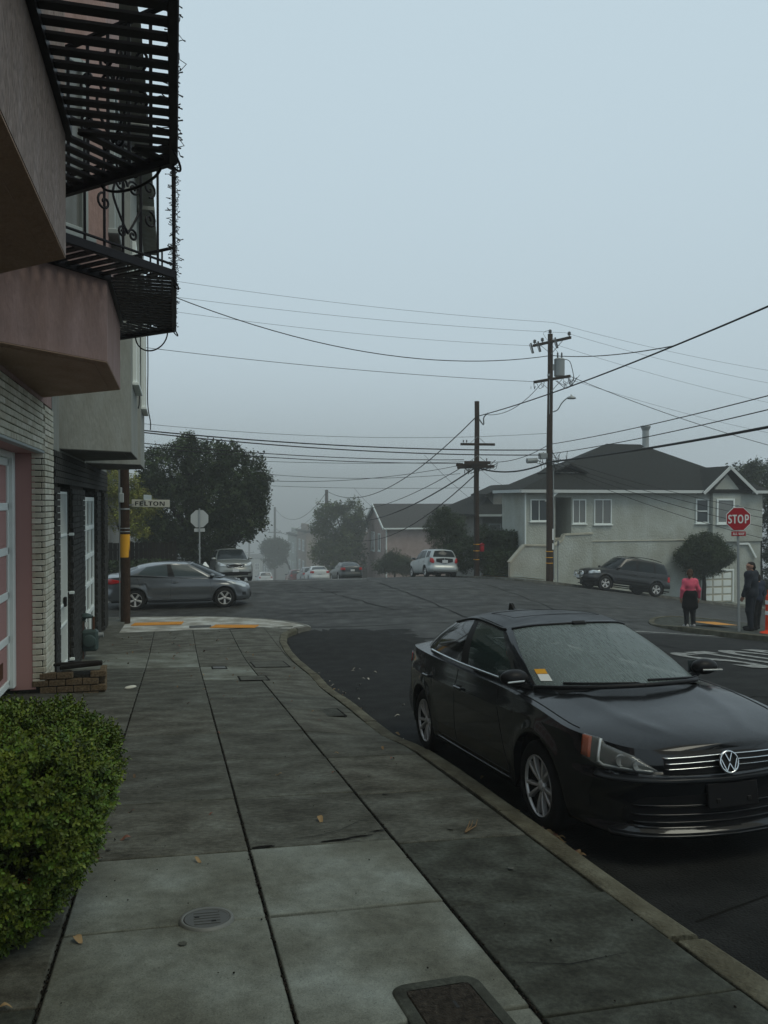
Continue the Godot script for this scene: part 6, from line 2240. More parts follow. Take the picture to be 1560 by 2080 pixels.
# ---------------------------------------------------------------- vehicles
# A car body is a wall that follows a plan contour (front, corner, side, rear) with heights and insets by
# place, a cap over it (bonnet, shelf, boot lid), and a glasshouse lofted from a base line to the roof line.
# Car axes: +z forward, x across, y up.
class Car:
	var X := PackedFloat32Array()   # contour from the nose (0) to the tail, one side: along, across, arc length, normal
	var W := PackedFloat32Array()
	var S := PackedFloat32Array()
	var NX := PackedFloat32Array()
	var NW := PackedFloat32Array()
	var d := {}
	var host

	func setup(spec: Dictionary, h, step: float) -> void:
		d = spec
		host = h
		var pl := []
		for p in spec.plan:
			pl.append(Vector2(p[0], p[1]))
		var fine: Array = h.curve(pl, 16)
		var acc := 0.0
		var next := 0.0
		for i in fine.size():
			if i > 0:
				acc += fine[i].distance_to(fine[i - 1])
			if acc >= next or i == fine.size() - 1:
				X.append(fine[i].x)
				W.append(maxf(0.0, fine[i].y))
				S.append(acc)
				next = acc + step
		for i in X.size():
			var a := maxi(i - 1, 0)
			var b := mini(i + 1, X.size() - 1)
			var t := Vector2(X[b] - X[a], W[b] - W[a]).normalized()
			if i == 0 or i == X.size() - 1:
				t = Vector2(0, 1 if i == 0 else -1)
			NX.append(t.y)
			NW.append(-t.x)

	func at(s: float) -> Array:
		var q := absf(s)
		var i := S.bsearch(q)
		i = clampi(i, 1, S.size() - 1)
		var w := clampf((q - S[i - 1]) / maxf(1e-6, S[i] - S[i - 1]), 0, 1)
		return [lerpf(X[i - 1], X[i], w), lerpf(W[i - 1], W[i], w), lerpf(NX[i - 1], NX[i], w), lerpf(NW[i - 1], NW[i], w)]

	func s_of_x(x: float) -> float:   # on the flank
		for i in range(1, X.size()):
			if X[i] <= x and W[i] > 0.3:
				return lerpf(S[i - 1], S[i], clampf((X[i - 1] - x) / maxf(1e-6, X[i - 1] - X[i]), 0, 1))
		return S[S.size() - 1]

	func s_of_w(w: float, rear := false) -> float:
		if rear:
			for i in range(W.size() - 1, 0, -1):
				if W[i] >= w:
					return S[i]
			return S[S.size() - 1]
		for i in W.size():
			if W[i] >= w:
				return lerpf(S[maxi(i - 1, 0)], S[i], clampf((w - W[maxi(i - 1, 0)]) / maxf(1e-6, W[i] - W[maxi(i - 1, 0)]), 0, 1))
		return 0.0

	func up(s: float) -> float:
		return host.look(d.up, -at(s)[0])

	func lo(s: float) -> float:
		var a := at(s)
		var y: float = host.look(d.lo, -a[0])
		for wx in [d.wheels[0], d.wheels[1]]:
			var dx: float = a[0] - wx
			var r: float = d.arch
			if absf(dx) < r and a[1] > 0.4:
				y = maxf(y, d.wheel_r + sqrt(r * r - dx * dx) * 1.03)
		return y

	func inset(x: float, w: float, y: float) -> float:
		var f := smoothstep(X[0] - 0.6, X[0] - 0.12, x)
		var n := X.size() - 1
		var b := 1.0 - smoothstep(X[n] + 0.12, X[n] + 0.55, x)
		var side: float = host.look(d.in_side, y)
		for wx in [d.wheels[0], d.wheels[1]]:
			var q: float = sqrt((x - wx) * (x - wx) + (y - d.wheel_r) * (y - d.wheel_r)) - d.arch
			if q < 0.13 and q > -0.1:
				side -= 0.016 * (0.5 + 0.5 * cos(PI * clampf((q - 0.015) / 0.1, -1, 1)))
		var v := lerpf(side, host.look(d.in_front, y), f)
		return lerpf(v, host.look(d.in_rear, y), b)

	func F(s: float, y: float, off := 0.0) -> Vector3:
		var a := at(s)
		var q: float = off - inset(a[0], a[1], y)
		var sg := 1.0 if s >= 0 else -1.0
		var w: float = a[1] + a[3] * q
		if absf(s) < 0.001:
			w = 0.0
		return Vector3(w * sg, y, a[0] + a[2] * q)

	func wall() -> Geo:
		var g := Geo.new()
		var n := X.size()
		var rows := []
		var R: int = d.rows
		for k in R + 1:
			rows.append(PackedVector3Array())
		for i in range(-(n - 1), n):
			var s := S[absi(i)] * (1.0 if i >= 0 else -1.0)
			var l := lo(s)
			var u := up(s)
			for k in R + 1:
				rows[k].append(F(s, lerpf(l, u, float(k) / R)))
			# turn the lower lip inwards
		var lip := PackedVector3Array()
		for p in rows[0]:
			lip.append(Vector3(p.x * 0.93, p.y - 0.003, p.z * 0.985))
		rows.push_front(lip)
		g.sheet(rows)
		return g

	func H(s: float, k: float, off := 0.0) -> Vector3:
		var e := F(s, up(s))
		var top: float = host.look(d.top, -e.z)
		var kk := 1.0 - pow(1.0 - k, 2.0)
		var crease := 0.011 * exp(-pow((k - lerpf(0.38, 0.55, clampf((e.z - 1.0) / 1.1, 0, 1))) / 0.07, 2.0)) * smoothstep(0.85, 1.1, e.z) * (1.0 - smoothstep(1.9, 2.15, e.z)) if d.has("crease") else 0.0
		return Vector3(e.x * (1.0 - k), lerpf(e.y, top, kk) + off + crease, e.z)

	func cap() -> Geo:
		var g := Geo.new()
		var n := X.size()
		for side in [1.0, -1.0]:
			var rows := []
			var K := 14 if d.has("crease") else 7
			for k in K + 1:
				rows.append(PackedVector3Array())
			for i in n:
				var s: float = S[i] * side
				var z := F(s, up(s)).z
				var m := 1.0
				if z < d.cabin[0] and z > d.cabin[1]:
					m = 0.3
				for k in K + 1:
					rows[k].append(H(s, m * k / K))
			g.sheet(rows, false, side > 0)
		return g

	# a piece that lies on the wall: ctrl = [[s, y low, y high], ...]
	func patch(ctrl: Array, off: float, n := 16, m := 4, back := -0.004) -> Geo:
		var g := Geo.new()
		var rows := []
		for j in m + 3:
			rows.append(PackedVector3Array())
		var s0: float = ctrl[0][0]
		var s1: float = ctrl[ctrl.size() - 1][0]
		for i in n + 1:
			var s := lerpf(s0, s1, float(i) / n)
			var yl := 0.0
			var yh := 0.0
			for q in range(1, ctrl.size()):
				var a: Array = ctrl[q - 1]
				var b: Array = ctrl[q]
				var lo_s := minf(a[0], b[0])
				var hi_s := maxf(a[0], b[0])
				if s >= lo_s - 1e-5 and s <= hi_s + 1e-5:
					var w: float = (s - a[0]) / (b[0] - a[0])
					yl = lerpf(a[1], b[1], w)
					yh = lerpf(a[2], b[2], w)
			var edge := i == 0 or i == n
			rows[0].append(F(s, yl, back))
			for j in m + 1:
				rows[j + 1].append(F(s, lerpf(yl, yh, float(j) / m), back if edge else off))
			rows[m + 2].append(F(s, yh, back))
		# doubled end columns make a straight side
		g.sheet(rows, false, s1 < s0)
		return g

	func line(pts: Array, wid: float) -> Geo:   # a dark seam on the wall: [[s, y], ...]
		var g := Geo.new()
		var p := []
		for q in pts:
			p.append(F(q[0], q[1], -0.001))
		g.tube(p, wid, 5)
		return g

	# glasshouse: nodes [[z base, x base, y base, z roof, x roof, y roof], ...] from windscreen centre to rear window centre
	func node_at(s: float) -> Array:
		var q := absf(s)
		var nd: Array = d.house
		var i := clampi(int(q), 0, nd.size() - 2)
		var t := q - i
		var out := []
		for c in 6:
			var p0: float = nd[maxi(i - 1, 0)][c]
			var p1: float = nd[i][c]
			var p2: float = nd[i + 1][c]
			var p3: float = nd[mini(i + 2, nd.size() - 1)][c]
			if i == 0:   # symmetrical about the middle
				p0 = nd[1][c] * (-1.0 if c % 3 == 1 else 1.0)
			if i + 2 > nd.size() - 1:
				p3 = nd[i][c] * (-1.0 if c % 3 == 1 else 1.0)
			var m1 := (p2 - p0) * 0.5
			var m2 := (p3 - p1) * 0.5
			if absf(m1) > absf(p2 - p1) * 1.5: m1 = (p2 - p1) * 1.5
			if absf(m2) > absf(p2 - p1) * 1.5: m2 = (p2 - p1) * 1.5
			var t2 := t * t
			var t3 := t2 * t
			out.append((2 * t3 - 3 * t2 + 1) * p1 + (t3 - 2 * t2 + t) * m1 + (3 * t2 - 2 * t3) * p2 + (t3 - t2) * m2)
		return out

	func G(s: float, v: float, off := 0.0) -> Vector3:
		var n := node_at(s)
		var sg := 1.0 if s >= 0 else -1.0
		var b := Vector3(n[1] * sg, n[2], n[0])
		var r := Vector3(n[4] * sg, n[5], n[3])
		var p := b.lerp(r, v)
		var o := Vector3(p.x * 1.3, 0.15, (p.z - d.mid) * 0.55).normalized()
		return p + o * (0.03 * sin(PI * v) + off)

	func roof() -> Geo:
		var g := Geo.new()
		var nn: int = d.house.size() - 1
		for side in [1.0, -1.0]:
			var rows := []
			for k in 7:
				rows.append(PackedVector3Array())
			for i in nn * 6 + 1:
				var e := G(side * i / 6.0, 1.0)
				for k in 7:
					var w := k / 6.0
					var top: float = host.look(d.roof, -e.z)
					rows[k].append(Vector3(e.x * (1.0 - w), lerpf(e.y, maxf(top, e.y), 1.0 - pow(1.0 - w, 2.0)), e.z))
			g.sheet(rows, false, side > 0)
		return g

	# the pillars and the panes: panes = [[s0, s1, v0, v1, name, material], ...] for the side x > 0, mirrored; s0 = 0 spans the middle
	func house(parent: Node, body: Material) -> void:
		var ss := []
		var nn: int = d.house.size() - 1
		for i in nn * 6 + 1:
			ss.append(i / 6.0)
		var vs := [0.0, 0.25, 0.5, 0.75, 1.0]
		for p in d.panes:
			for q in [p[0], p[1]]:
				ss.append(q)
			for q in [p[2], p[3]]:
				vs.append(q)
		ss.sort()
		vs.sort()
		var su := [ss[0]]
		for x in ss:
			if x - su[su.size() - 1] > 0.012:
				su.append(x)
		var vu := [vs[0]]
		for x in vs:
			if x - vu[vu.size() - 1] > 0.008:
				vu.append(x)
		var shell := Geo.new()
		for side in [1.0, -1.0]:
			var k := shell.v.size()
			for s in su:
				for v in vu:
					shell.v.append(G(side * maxf(s, 1e-4), v))
			var m := vu.size()
			for i in su.size() - 1:
				for j in m - 1:
					var cs: float = (su[i] + su[i + 1]) * 0.5
					var cv: float = (vu[j] + vu[j + 1]) * 0.5
					var open := false
					for p in d.panes:
						if cs > p[0] and cs < p[1] and cv > p[2] and cv < p[3]:
							open = true
					if not open:
						var a := k + i * m + j
						shell.ix.append_array(PackedInt32Array([a, a + m, a + 1, a + 1, a + m, a + m + 1]) if side < 0 else PackedInt32Array([a, a + 1, a + m, a + 1, a + m + 1, a + m]))
		host.obj(parent, "pillars", shell, body)
		for p in d.panes:
			var centre: bool = p[0] <= 0.0 or p[1] >= nn - 0.001
			for side in ([0.0] if centre else [1.0, -1.0]):
				var g := Geo.new()
				var rows := []
				for j in 7:
					var r := PackedVector3Array()
					var v := lerpf(p[2], p[3], j / 6.0)
					if centre:
						for i in 25:
							var w := lerpf(-1.0, 1.0, i / 24.0)
							var q := 0.0
							if p[0] <= 0.0:
								q = p[1] * absf(w)
							else:
								q = lerpf(p[1], p[0], absf(w))
							r.append(G(maxf(q, 1e-4) * (1.0 if w >= 0 else -1.0), v, -0.003))
					else:
						for i in 13:
							r.append(G(side * lerpf(p[0], p[1], i / 12.0), v, -0.003))
					rows.append(r)
				g.sheet(rows)
				host.obj(parent, p[4], g, p[5])

func wheel(parent: Node, at: Vector3, side: float, R: float, rim: float, wide: float, style: String, low: bool) -> void:
	var w := grp(parent, "wheel", at, Basis(Vector3(0, 0, 1) , Vector3(side, 0, 0), Vector3(0, side, 0)))   # y axis points outwards
	var seg := 20 if low else 40
	var h := wide * 0.5
	var g := Geo.new()
	g.lathe([[rim * 0.96, h * 0.7], [rim + 0.008, h * 0.92], [rim + (R - rim) * 0.5, h * 1.02], [R - 0.025, h * 0.9], [R - 0.004, h * 0.72], [R, h * 0.3], [R, -h * 0.3], [R - 0.004, -h * 0.75], [R - 0.03, -h], [rim, -h]], seg)
	obj(w, "tyre", g, mats.rubber)
	g = Geo.new()
	g.lathe([[rim * 0.93, h * 0.6], [rim * 0.9, -h * 0.6]], seg)
	obj(w, "barrel", g, mats.alloy_dark)
	g = Geo.new()
	g.lathe([[rim * 0.98, h * 0.72], [rim, h * 0.9], [rim * 0.955, h * 0.9], [rim * 0.94, h * 0.7]], seg)
	var a0 := 0.3
	var n := 5
	var hub := rim * 0.2
	g.lathe([[0.0, h * 0.8], [hub * 0.55, h * 0.8], [hub * 0.6, h * 0.74], [hub, h * 0.66], [hub * 1.05, h * 0.3]], 16)
	var spoke := func(a1: float, r1: float, a2: float, r2: float, w1: float, w2: float) -> void:
		var p := Vector3(cos(a1) * r1, h * 0.6, sin(a1) * r1)
		var q := Vector3(cos(a2) * r2, h * 0.78, sin(a2) * r2)
		var dd := (q - p).normalized()
		var x := Vector3.UP.cross(dd).normalized()
		var rows := []
		for e in [[p, w1], [p.lerp(q, 0.5) + Vector3(0, h * 0.06, 0), (w1 + w2) * 0.46], [q, w2]]:
			var c: Vector3 = e[0]
			var ww: float = e[1] * 0.5
			rows.append(PackedVector3Array([c - x * ww - Vector3(0, 0.03, 0), c - x * ww, c - x * ww * 0.7 + Vector3(0, 0.006, 0), c + x * ww * 0.7 + Vector3(0, 0.006, 0), c + x * ww, c + x * ww - Vector3(0, 0.03, 0)]))
		g.sheet(rows)
	if style == "ten":
		for k in 5:
			var a := a0 + TAU * k / 5.0
			spoke.call(a - 0.1, hub * 0.8, a - 0.24, rim * 0.95, 0.018, 0.028)
			spoke.call(a + 0.1, hub * 0.8, a + 0.24, rim * 0.95, 0.018, 0.028)
	elif style == "five":
		for k in 5:
			var a := a0 + TAU * k / 5.0
			spoke.call(a, hub * 0.7, a, rim * 0.95, 0.05, 0.075)
	elif style == "split":
		for k in 5:
			var a := a0 + TAU * k / 5.0
			spoke.call(a - 0.08, hub * 0.8, a - 0.15, rim * 0.95, 0.04, 0.05)
			spoke.call(a + 0.08, hub * 0.8, a + 0.15, rim * 0.95, 0.04, 0.05)
	else:
		for k in 8:
			var a := a0 + TAU * k / 8.0
			spoke.call(a, hub * 0.7, a, rim * 0.95, 0.04, 0.05)
	obj(w, "rim", g, mats.alloy)
	g = Geo.new()
	g.lathe([[rim * 0.92, h * 0.42], [0.0, h * 0.42]], seg)
	obj(w, "brake_disc", g, mats.alloy_dark)

func car_axes(fwd: Vector2, c: Vector2, base: float) -> Transform3D:   # fwd in (u, t); sits on the road by its four wheels
	var f := fwd.normalized()
	var r := Vector2(f.y, -f.x)
	var h := func(p: Vector2) -> float: return road_y(p.x, p.y)
	var pf := c + f * base * 0.5
	var pb := c - f * base * 0.5
	var z := (on_road(pf.x, pf.y) - on_road(pb.x, pb.y)).normalized()
	var pl := c - r * 0.75
	var pr := c + r * 0.75
	var x := (on_road(pl.x, pl.y) - on_road(pr.x, pr.y)).normalized()
	var y := z.cross(x).normalized()
	x = y.cross(z).normalized()
	var o := (on_road(pf.x, pf.y) + on_road(pb.x, pb.y)) * 0.5
	return Transform3D(Basis(x, y, z), o)

func base_car(called: String, label: String, category: String, spec: Dictionary, fwd: Vector2, c: Vector2, body: Material, step: float) -> Array:
	var xf := car_axes(fwd, c, spec.wheels[0] - spec.wheels[1])
	var o := thing(called, label, category, xf.origin, xf.basis)
	var k := Car.new()
	k.setup(spec, self, step)
	var g := k.wall()
	obj(o, "body", g, body)
	obj(o, "hood", k.cap(), spec.get("hood_mat", body))
	obj(o, "roof", k.roof(), spec.get("roof_mat", body))
	k.house(o, body)
	# cabin floor and wheel wells
	g = Geo.new()
	var wmax := 0.0
	for w in k.W:
		wmax = maxf(wmax, w)
	var zl: float = (spec.cabin[0] + spec.cabin[1]) * 0.5
	g.box(Vector3(0, 0.33, zl), Vector3(wmax * 1.72, 0.06, spec.cabin[0] - spec.cabin[1]))
	g.box(Vector3(0, 0.24, (k.X[0] + k.X[k.X.size() - 1]) * 0.5), Vector3(wmax * 1.5, 0.04, (k.X[0] - k.X[k.X.size() - 1]) * 0.9))
	g.box(Vector3(0, look(spec.up, 0.0) - 0.12, spec.cabin[0] - 0.3), Vector3(wmax * 1.6, 0.16, 0.5), 0.05)
	obj(o, "cabin", g, mats.cabin)
	g = Geo.new()
	for wx in spec.wheels:
		for sd in [-1.0, 1.0]:
			var rows := []
			for xx in [0.5, 1.0]:
				var r := PackedVector3Array()
				for i in 13:
					var a := PI * (i / 12.0 * 1.3 - 0.15)
					var x: float = (wmax - 0.055) * sd if xx > 0.6 else (wmax - 0.36) * sd
					r.append(Vector3(x, spec.wheel_r + sin(a) * (spec.arch + 0.015), wx + cos(a) * (spec.arch + 0.015)))
				rows.append(r)
			g.sheet(rows)
			g.fan(Vector3((wmax - 0.36) * sd, spec.wheel_r, wx), rows[0])
	obj(o, "wheel_well", g, mats.trim_black)
	for wx in spec.wheels:
		for sd in [-1.0, 1.0]:
			wheel(o, Vector3(sd * (wmax - spec.get("tuck", 0.125)), spec.wheel_r, wx), sd, spec.wheel_r, spec.rim, 0.205, spec.style, step > 0.06)
	# seats
	for z in spec.seats:
		for sd in [-1.0, 1.0]:
			g = Geo.new()
			g.box(Vector3(sd * 0.36, look(spec.up, 0.0) - 0.18, z), Vector3(0.48, 0.62, 0.16), 0.06, Basis.from_euler(Vector3(-0.2, 0, 0)))
			g.box(Vector3(sd * 0.36, look(spec.up, 0.0) + 0.22, z - 0.07), Vector3(0.26, 0.17, 0.1), 0.045)
			obj(o, "seat", g, mats.seat_cloth)
	# mirrors
	for sd in [-1.0, 1.0]:
		var m := grp(o, "mirror", k.G(sd * spec.mirror, 0.06) + Vector3(sd * 0.13, 0.03, 0.0))
		g = Geo.new()
		g.blob(Vector3(0, 0.02, 0.02), Vector3(0.115, 0.064, 0.075), 16, 10)
		obj(m, "shell", g, spec.get("mirror_mat", body))
		g = Geo.new()
		g.bar(Vector3(-sd * 0.05, -0.03, 0.0), Vector3(-sd * 0.16, -0.07, 0.0), 0.05, 0.03)
		obj(m, "arm", g, mats.trim_black)
		g = Geo.new()
		g.box(Vector3(0, 0.02, -0.058), Vector3(0.19, 0.10, 0.012), 0.005)
		obj(m, "glass", g, mats.house_glass)
	return [o, k]

func door_lines(o: Node, k: Car, xs: Array, low: float) -> void:
	var g := Geo.new()
	for sd in [-1.0, 1.0]:
		for q in xs:
			var p := []
			for i in 9:
				var y := lerpf(low, k.up(k.s_of_x(q[1])) - 0.01, i / 8.0)
				var s := k.s_of_x(lerpf(q[0], q[1], i / 8.0))
				p.append([sd * s, y])
			g.add(k.line(p, 0.0045))
		var p2 := []
		for i in 9:
			p2.append([sd * k.s_of_x(lerpf(xs[0][0], xs[xs.size() - 1][0], i / 8.0)), low])
		g.add(k.line(p2, 0.0045))
	obj(o, "door_seams", g, mats.black_paint)

func handles(o: Node, k: Car, xs: Array, y: float, m: Material) -> void:
	for sd in [-1.0, 1.0]:
		for x in xs:
			var g := Geo.new()
			var c := k.F(sd * k.s_of_x(x), y, 0.02)
			g.box(c, Vector3(0.022, 0.028, 0.19), 0.008)
			var h := obj(o, "door_handle", g, m)
			g = Geo.new()
			g.box(k.F(sd * k.s_of_x(x - 0.02), y - 0.004, 0.0), Vector3(0.008, 0.055, 0.09), 0.003)
			obj(h, "handle_cup", g, mats.black_paint)

func plate(o: Node, at: Vector3, w: float, m: Material, back := false) -> void:
	var g := Geo.new()
	g.box(at, Vector3(w, w * 0.5, 0.012), 0.004)
	obj(o, "license_plate", g, m)

func sedan_spec() -> Dictionary:
	return {
		"plan": [[2.28, 0], [2.265, .25], [2.215, .48], [2.11, .66], [1.93, .78], [1.7, .84], [1.2, .878], [.3, .889], [-.9, .889], [-1.5, .876], [-1.9, .83], [-2.16, .74], [-2.30, .5], [-2.35, 0]],
		"up": [-2.30, .685, -2.1, .72, -1.7, .80, -1.2, .875, -.8, .915, 0, .945, 1.0, .985, 1.6, 1.01, 2.1, 1.02, 2.36, 1.01],
		"lo": [-2.3, .185, -1.9, .2, -.9, .215, 1, .22, 1.9, .26, 2.35, .3],
		"top": [-2.25, .70, -2.1, .765, -1.8, .835, -1.6, .875, -1.35, .94, -1.2, .965, -.9, .97, 0, .99, 1.6, 1.075, 1.8, 1.085, 2.1, 1.085, 2.3, 1.04, 2.36, 1.01],
		"in_side": [.15, .06, .24, .03, .34, .018, .45, .004, .56, .0, .7, .002, .79, .006, .82, .016, .86, .03, .95, .05, 1.05, .075],
		"in_front": [.175, .05, .195, .0, .225, .0, .24, .03, .28, .03, .40, .024, .45, .008, .53, .0, .545, .006, .556, .045, .60, .05, .65, .058, .70, .078, .78, .12],
		"in_rear": [.25, .06, .35, .0, .55, .0, .6, .03, .75, .04, .95, .05, 1.02, .08],
		"wheels": [1.325, -1.325], "wheel_r": .315, "arch": .36, "rim": .213, "style": "ten", "rows": 18,
		"cabin": [1.22, -1.72], "mid": -.2, "mirror": 2.15, "seats": [0.05, -.85],
		"house": [[1.40, 0, .975, .36, 0, 1.385], [1.26, .48, .965, .31, .36, 1.375], [.98, .70, .945, .20, .535, 1.345], [.84, .752, .94, .12, .56, 1.345], [-.32, .785, .975, -.42, .585, 1.405], [-1.28, .76, 1.02, -.98, .565, 1.345], [-1.60, .68, 1.06, -1.18, .515, 1.325], [-1.78, 0, 1.085, -1.26, 0, 1.365]],
		"roof": [-.4, 1.38, -.2, 1.41, 0, 1.43, .4, 1.445, .9, 1.43, 1.3, 1.37],
		"panes": [[0.0, 1.9, .03, .95, "windshield", mats.dew_glass], [3.06, 3.9, .07, .9, "side_window", mats.side_glass], [3.9, 4.08, .05, .93, "door_pillar", mats.trim_black], [4.08, 4.9, .06, .9, "side_window", mats.tint_glass], [6.1, 7.0, .06, .94, "rear_window", mats.tint_glass]],
	}

func build_cars() -> void:
	build_black_sedan()
	build_other_cars()

func build_black_sedan() -> void:
	var body := paint("black_paintwork", Color(.006, .007, .0085), 0.42, 0.9)
	body.clearcoat_roughness = 0.07
	body.roughness_texture = tex.dew
	body.uv1_triplanar = true
	body.uv1_scale = Vector3.ONE * 0.55
	body.roughness = 0.75
	body.metallic_specular = 0.14
	var dewy := body.duplicate()
	dewy.albedo_color = Color(.030, .034, .040).linear_to_srgb()
	dewy.albedo_texture = tex.dew
	var sp := sedan_spec()
	sp.roof_mat = dewy
	dewy.clearcoat = 0.35
	dewy.clearcoat_roughness = 0.3
	sp.mirror_mat = mats.trim_black
	var damp := dewy.duplicate()
	damp.clearcoat = 0.7
	damp.clearcoat_roughness = 0.14
	damp.albedo_color = Color(.019, .021, .024).linear_to_srgb()
	sp.hood_mat = damp
	sp.crease = true
	sp.rows = 30
	var r := base_car("black_sedan", "black sedan wet with dew parked at the near kerb, facing up the slope", "car", sp, Vector2(0, -1), Vector2(3.33, 6.44), body, 0.035)
	var o: Node3D = r[0]
	var k: Car = r[1]
	door_lines(o, k, [[0.86, 0.62], [-0.33, -0.3], [-1.02, -1.3]], 0.3)
	handles(o, k, [-0.18, -1.12], 0.80, body)
	# chrome strip at the foot of the side windows, dark frame round them
	var g := Geo.new()
	for sd in [-1.0, 1.0]:
		var p := []
		for i in 20:
			p.append(k.G(sd * lerpf(3.02, 5.02, i / 19.0), 0.035, 0.012))
		g.tube(p, 0.010, 6)
	obj(o, "window_trim", g, mats.chrome)
	g = Geo.new()
	for sd in [-1.0, 1.0]:
		var p := []
		for i in 24:
			p.append(k.G(sd * lerpf(2.75, 5.1, i / 23.0), 0.955, 0.006))
		g = Geo.new()
		g.tube(p, 0.011, 6)
		obj(o, "roof_moulding", g, mats.trim_black)
	# windscreen rubber, wipers, sticker
	g = Geo.new()
	var p := []
	for i in 21:
		p.append(k.G(lerpf(-1.95, 1.95, i / 20.0), 0.005, 0.012))
	g.tube(p, 0.018, 6)
	p = []
	for i in 21:
		p.append(k.G(lerpf(-1.92, 1.92, i / 20.0), 0.965, 0.004))
	g.tube(p, 0.010, 6)
	obj(o, "windshield_seal", g, mats.trim_black)
	for q in [[-1.2, -0.15], [0.1, 1.25]]:
		g = Geo.new()
		p = []
		for i in 8:
			p.append(k.G(lerpf(q[0], q[1], i / 7.0), 0.07 - 0.03 * i / 7.0, 0.012))
		g.tube(p, 0.009, 5)
		g.tube([p[7], k.G(q[1] + 0.12, 0.0, 0.02)], 0.012, 5)
		obj(o, "wiper", g, mats.trim_black)
	g = Geo.new()
	var quad4 := []
	for c in [[-1.68, .10], [-1.68, .20], [-1.40, .20], [-1.40, .10]]:
		quad4.append(k.G(c[0], c[1], 0.004))
	g.quad(quad4[0], quad4[1], quad4[2], quad4[3])
	var st := obj(o, "permit_sticker", g, mats.sign_white)
	g = Geo.new()
	quad4 = []
	for c in [[-1.69, .205], [-1.69, .275], [-1.41, .275], [-1.41, .205]]:
		quad4.append(k.G(c[0], c[1], 0.004))
	g.quad(quad4[0], quad4[1], quad4[2], quad4[3])
	obj(st, "sticker_band", g, mats.yellow_band)
	# inside mirror
	g = Geo.new()
	g.box(k.G(0.001, 0.86, -0.07), Vector3(0.24, 0.06, 0.03), 0.012)
	g.box(k.G(0.001, 0.93, -0.03), Vector3(0.14, 0.09, 0.04), 0.015)
	obj(o, "inside_mirror", g, mats.trim_black)
	g = Geo.new()
	var sw := []
	var sb := Basis.from_euler(Vector3(-0.45, 0, 0))
	for i in 25:
		var a := TAU * i / 24.0
		sw.append(Vector3(0.36, 0.93, 0.52) + sb * Vector3(cos(a) * 0.185, sin(a) * 0.185, 0))
	g.tube(sw, 0.015, 7, false)
	g.bar(Vector3(0.36, 0.93, 0.52) + sb * Vector3(-0.18, 0, 0), Vector3(0.36, 0.93, 0.52) + sb * Vector3(0.18, 0, 0), 0.05, 0.03)
	obj(o, "steering_wheel", g, mats.trim_black)
	# front: grille, bars, headlights, bumper
	var sg := k.s_of_w(0.43)
	obj(o, "grille", k.patch([[-sg, .560, .655], [-sg * 0.5, .556, .672], [0, .554, .676], [sg * 0.5, .556, .672], [sg, .560, .655]], 0.004, 40), mats.trim_black)
	for y in [.662, .628, .594]:
		var e := sg * (1.0 if y > .63 else 0.97)
		obj(o, "grille_bar", k.patch([[-e, y - .004 - .008, y + .004 - .008], [0, y - .004, y + .004], [e, y - .004 - .008, y + .004 - .008]], 0.016, 36, 2), mats.chrome)
	for sd in [-1.0, 1.0]:
		var a := k.s_of_w(0.45)
		var b := k.s_of_w(0.60)
		var c := k.s_of_w(0.74)
		var e := k.s_of_x(1.98)
		var f := k.s_of_x(1.86)
		var hl := obj(o, "headlight", k.patch([[sd * a, .566, .575], [sd * b, .568, .668], [sd * c, .585, .722], [sd * e, .60, .755], [sd * f, .645, .775]], 0.002, 26), mats.lamp_inner)
		obj(hl, "lamp_cover", k.patch([[sd * a, .566, .575], [sd * b, .568, .668], [sd * c, .585, .722], [sd * e, .60, .755], [sd * f, .645, .775]], 0.022, 26), mats.lamp_cover)
		obj(hl, "turn_signal", k.patch([[sd * k.s_of_x(1.925), .632, .758], [sd * k.s_of_x(1.90), .64, .765], [sd * f, .65, .77]], 0.016, 8), mats.lamp_amber)
		obj(hl, "lamp_strip", k.patch([[sd * (a + 0.03), .571, .58], [sd * c, .592, .606], [sd * k.s_of_x(1.97), .608, .63]], 0.014, 18), mats.lamp_bright)
		obj(hl, "lamp_strip", k.patch([[sd * k.s_of_x(1.985), .612, .75], [sd * k.s_of_x(1.965), .615, .754]], 0.013, 4), mats.lamp_bright)
		for q in [[0.58, .615], [0.67, .635]]:
			g = Geo.new()
			var cc := k.F(sd * k.s_of_w(q[0]), q[1], 0.004)
			g.lathe([[0.0, 0.0], [0.03, 0.004], [0.042, 0.014], [0.046, 0.012], [0.05, 0.0]], 16, Transform3D(Basis(Vector3.RIGHT, Vector3(0, 0, 1), Vector3(0, -1, 0)).scaled(Vector3.ONE * 0.8), cc))
			obj(hl, "reflector", g, mats.lamp_grey)
		# wheel-arch lip and sill seam
		obj(o, "sill", k.patch([[sd * k.s_of_x(0.88), .225, .262], [sd * k.s_of_x(-0.9), .225, .262]], 0.008, 24), body)
		obj(o, "taillight", k.patch([[sd * k.s_of_x(-1.98), .87, .93], [sd * k.s_of_x(-2.15), .80, .955], [sd * k.s_of_w(0.45, true), .80, .94]], 0.008, 14), mats.lamp_red)
		# mirror turn-signal strip
	var lip := k.s_of_w(0.66)
	var lg := k.s_of_x(1.93)
	obj(o, "bumper_ledge", k.patch([[-lg, .545, .575], [-k.s_of_w(.72), .525, .555], [0, .512, .540], [k.s_of_w(.72), .525, .555], [lg, .545, .575]], 0.022, 48, 4, -0.05), dewy)
	obj(o, "bumper_grille", k.patch([[-lip * 1.05, .285, .335], [-lip * 0.8, .25, .43], [0, .235, .445], [lip * 0.8, .25, .43], [lip * 1.05, .285, .335]], 0.003, 40), mats.trim_black)
	for y in [.275, .32, .375]:
		obj(o, "bumper_slat", k.patch([[-lip * 0.95, y, y + .012], [0, y - .012, y + .002], [lip * 0.95, y, y + .012]], 0.016, 36, 2), body)
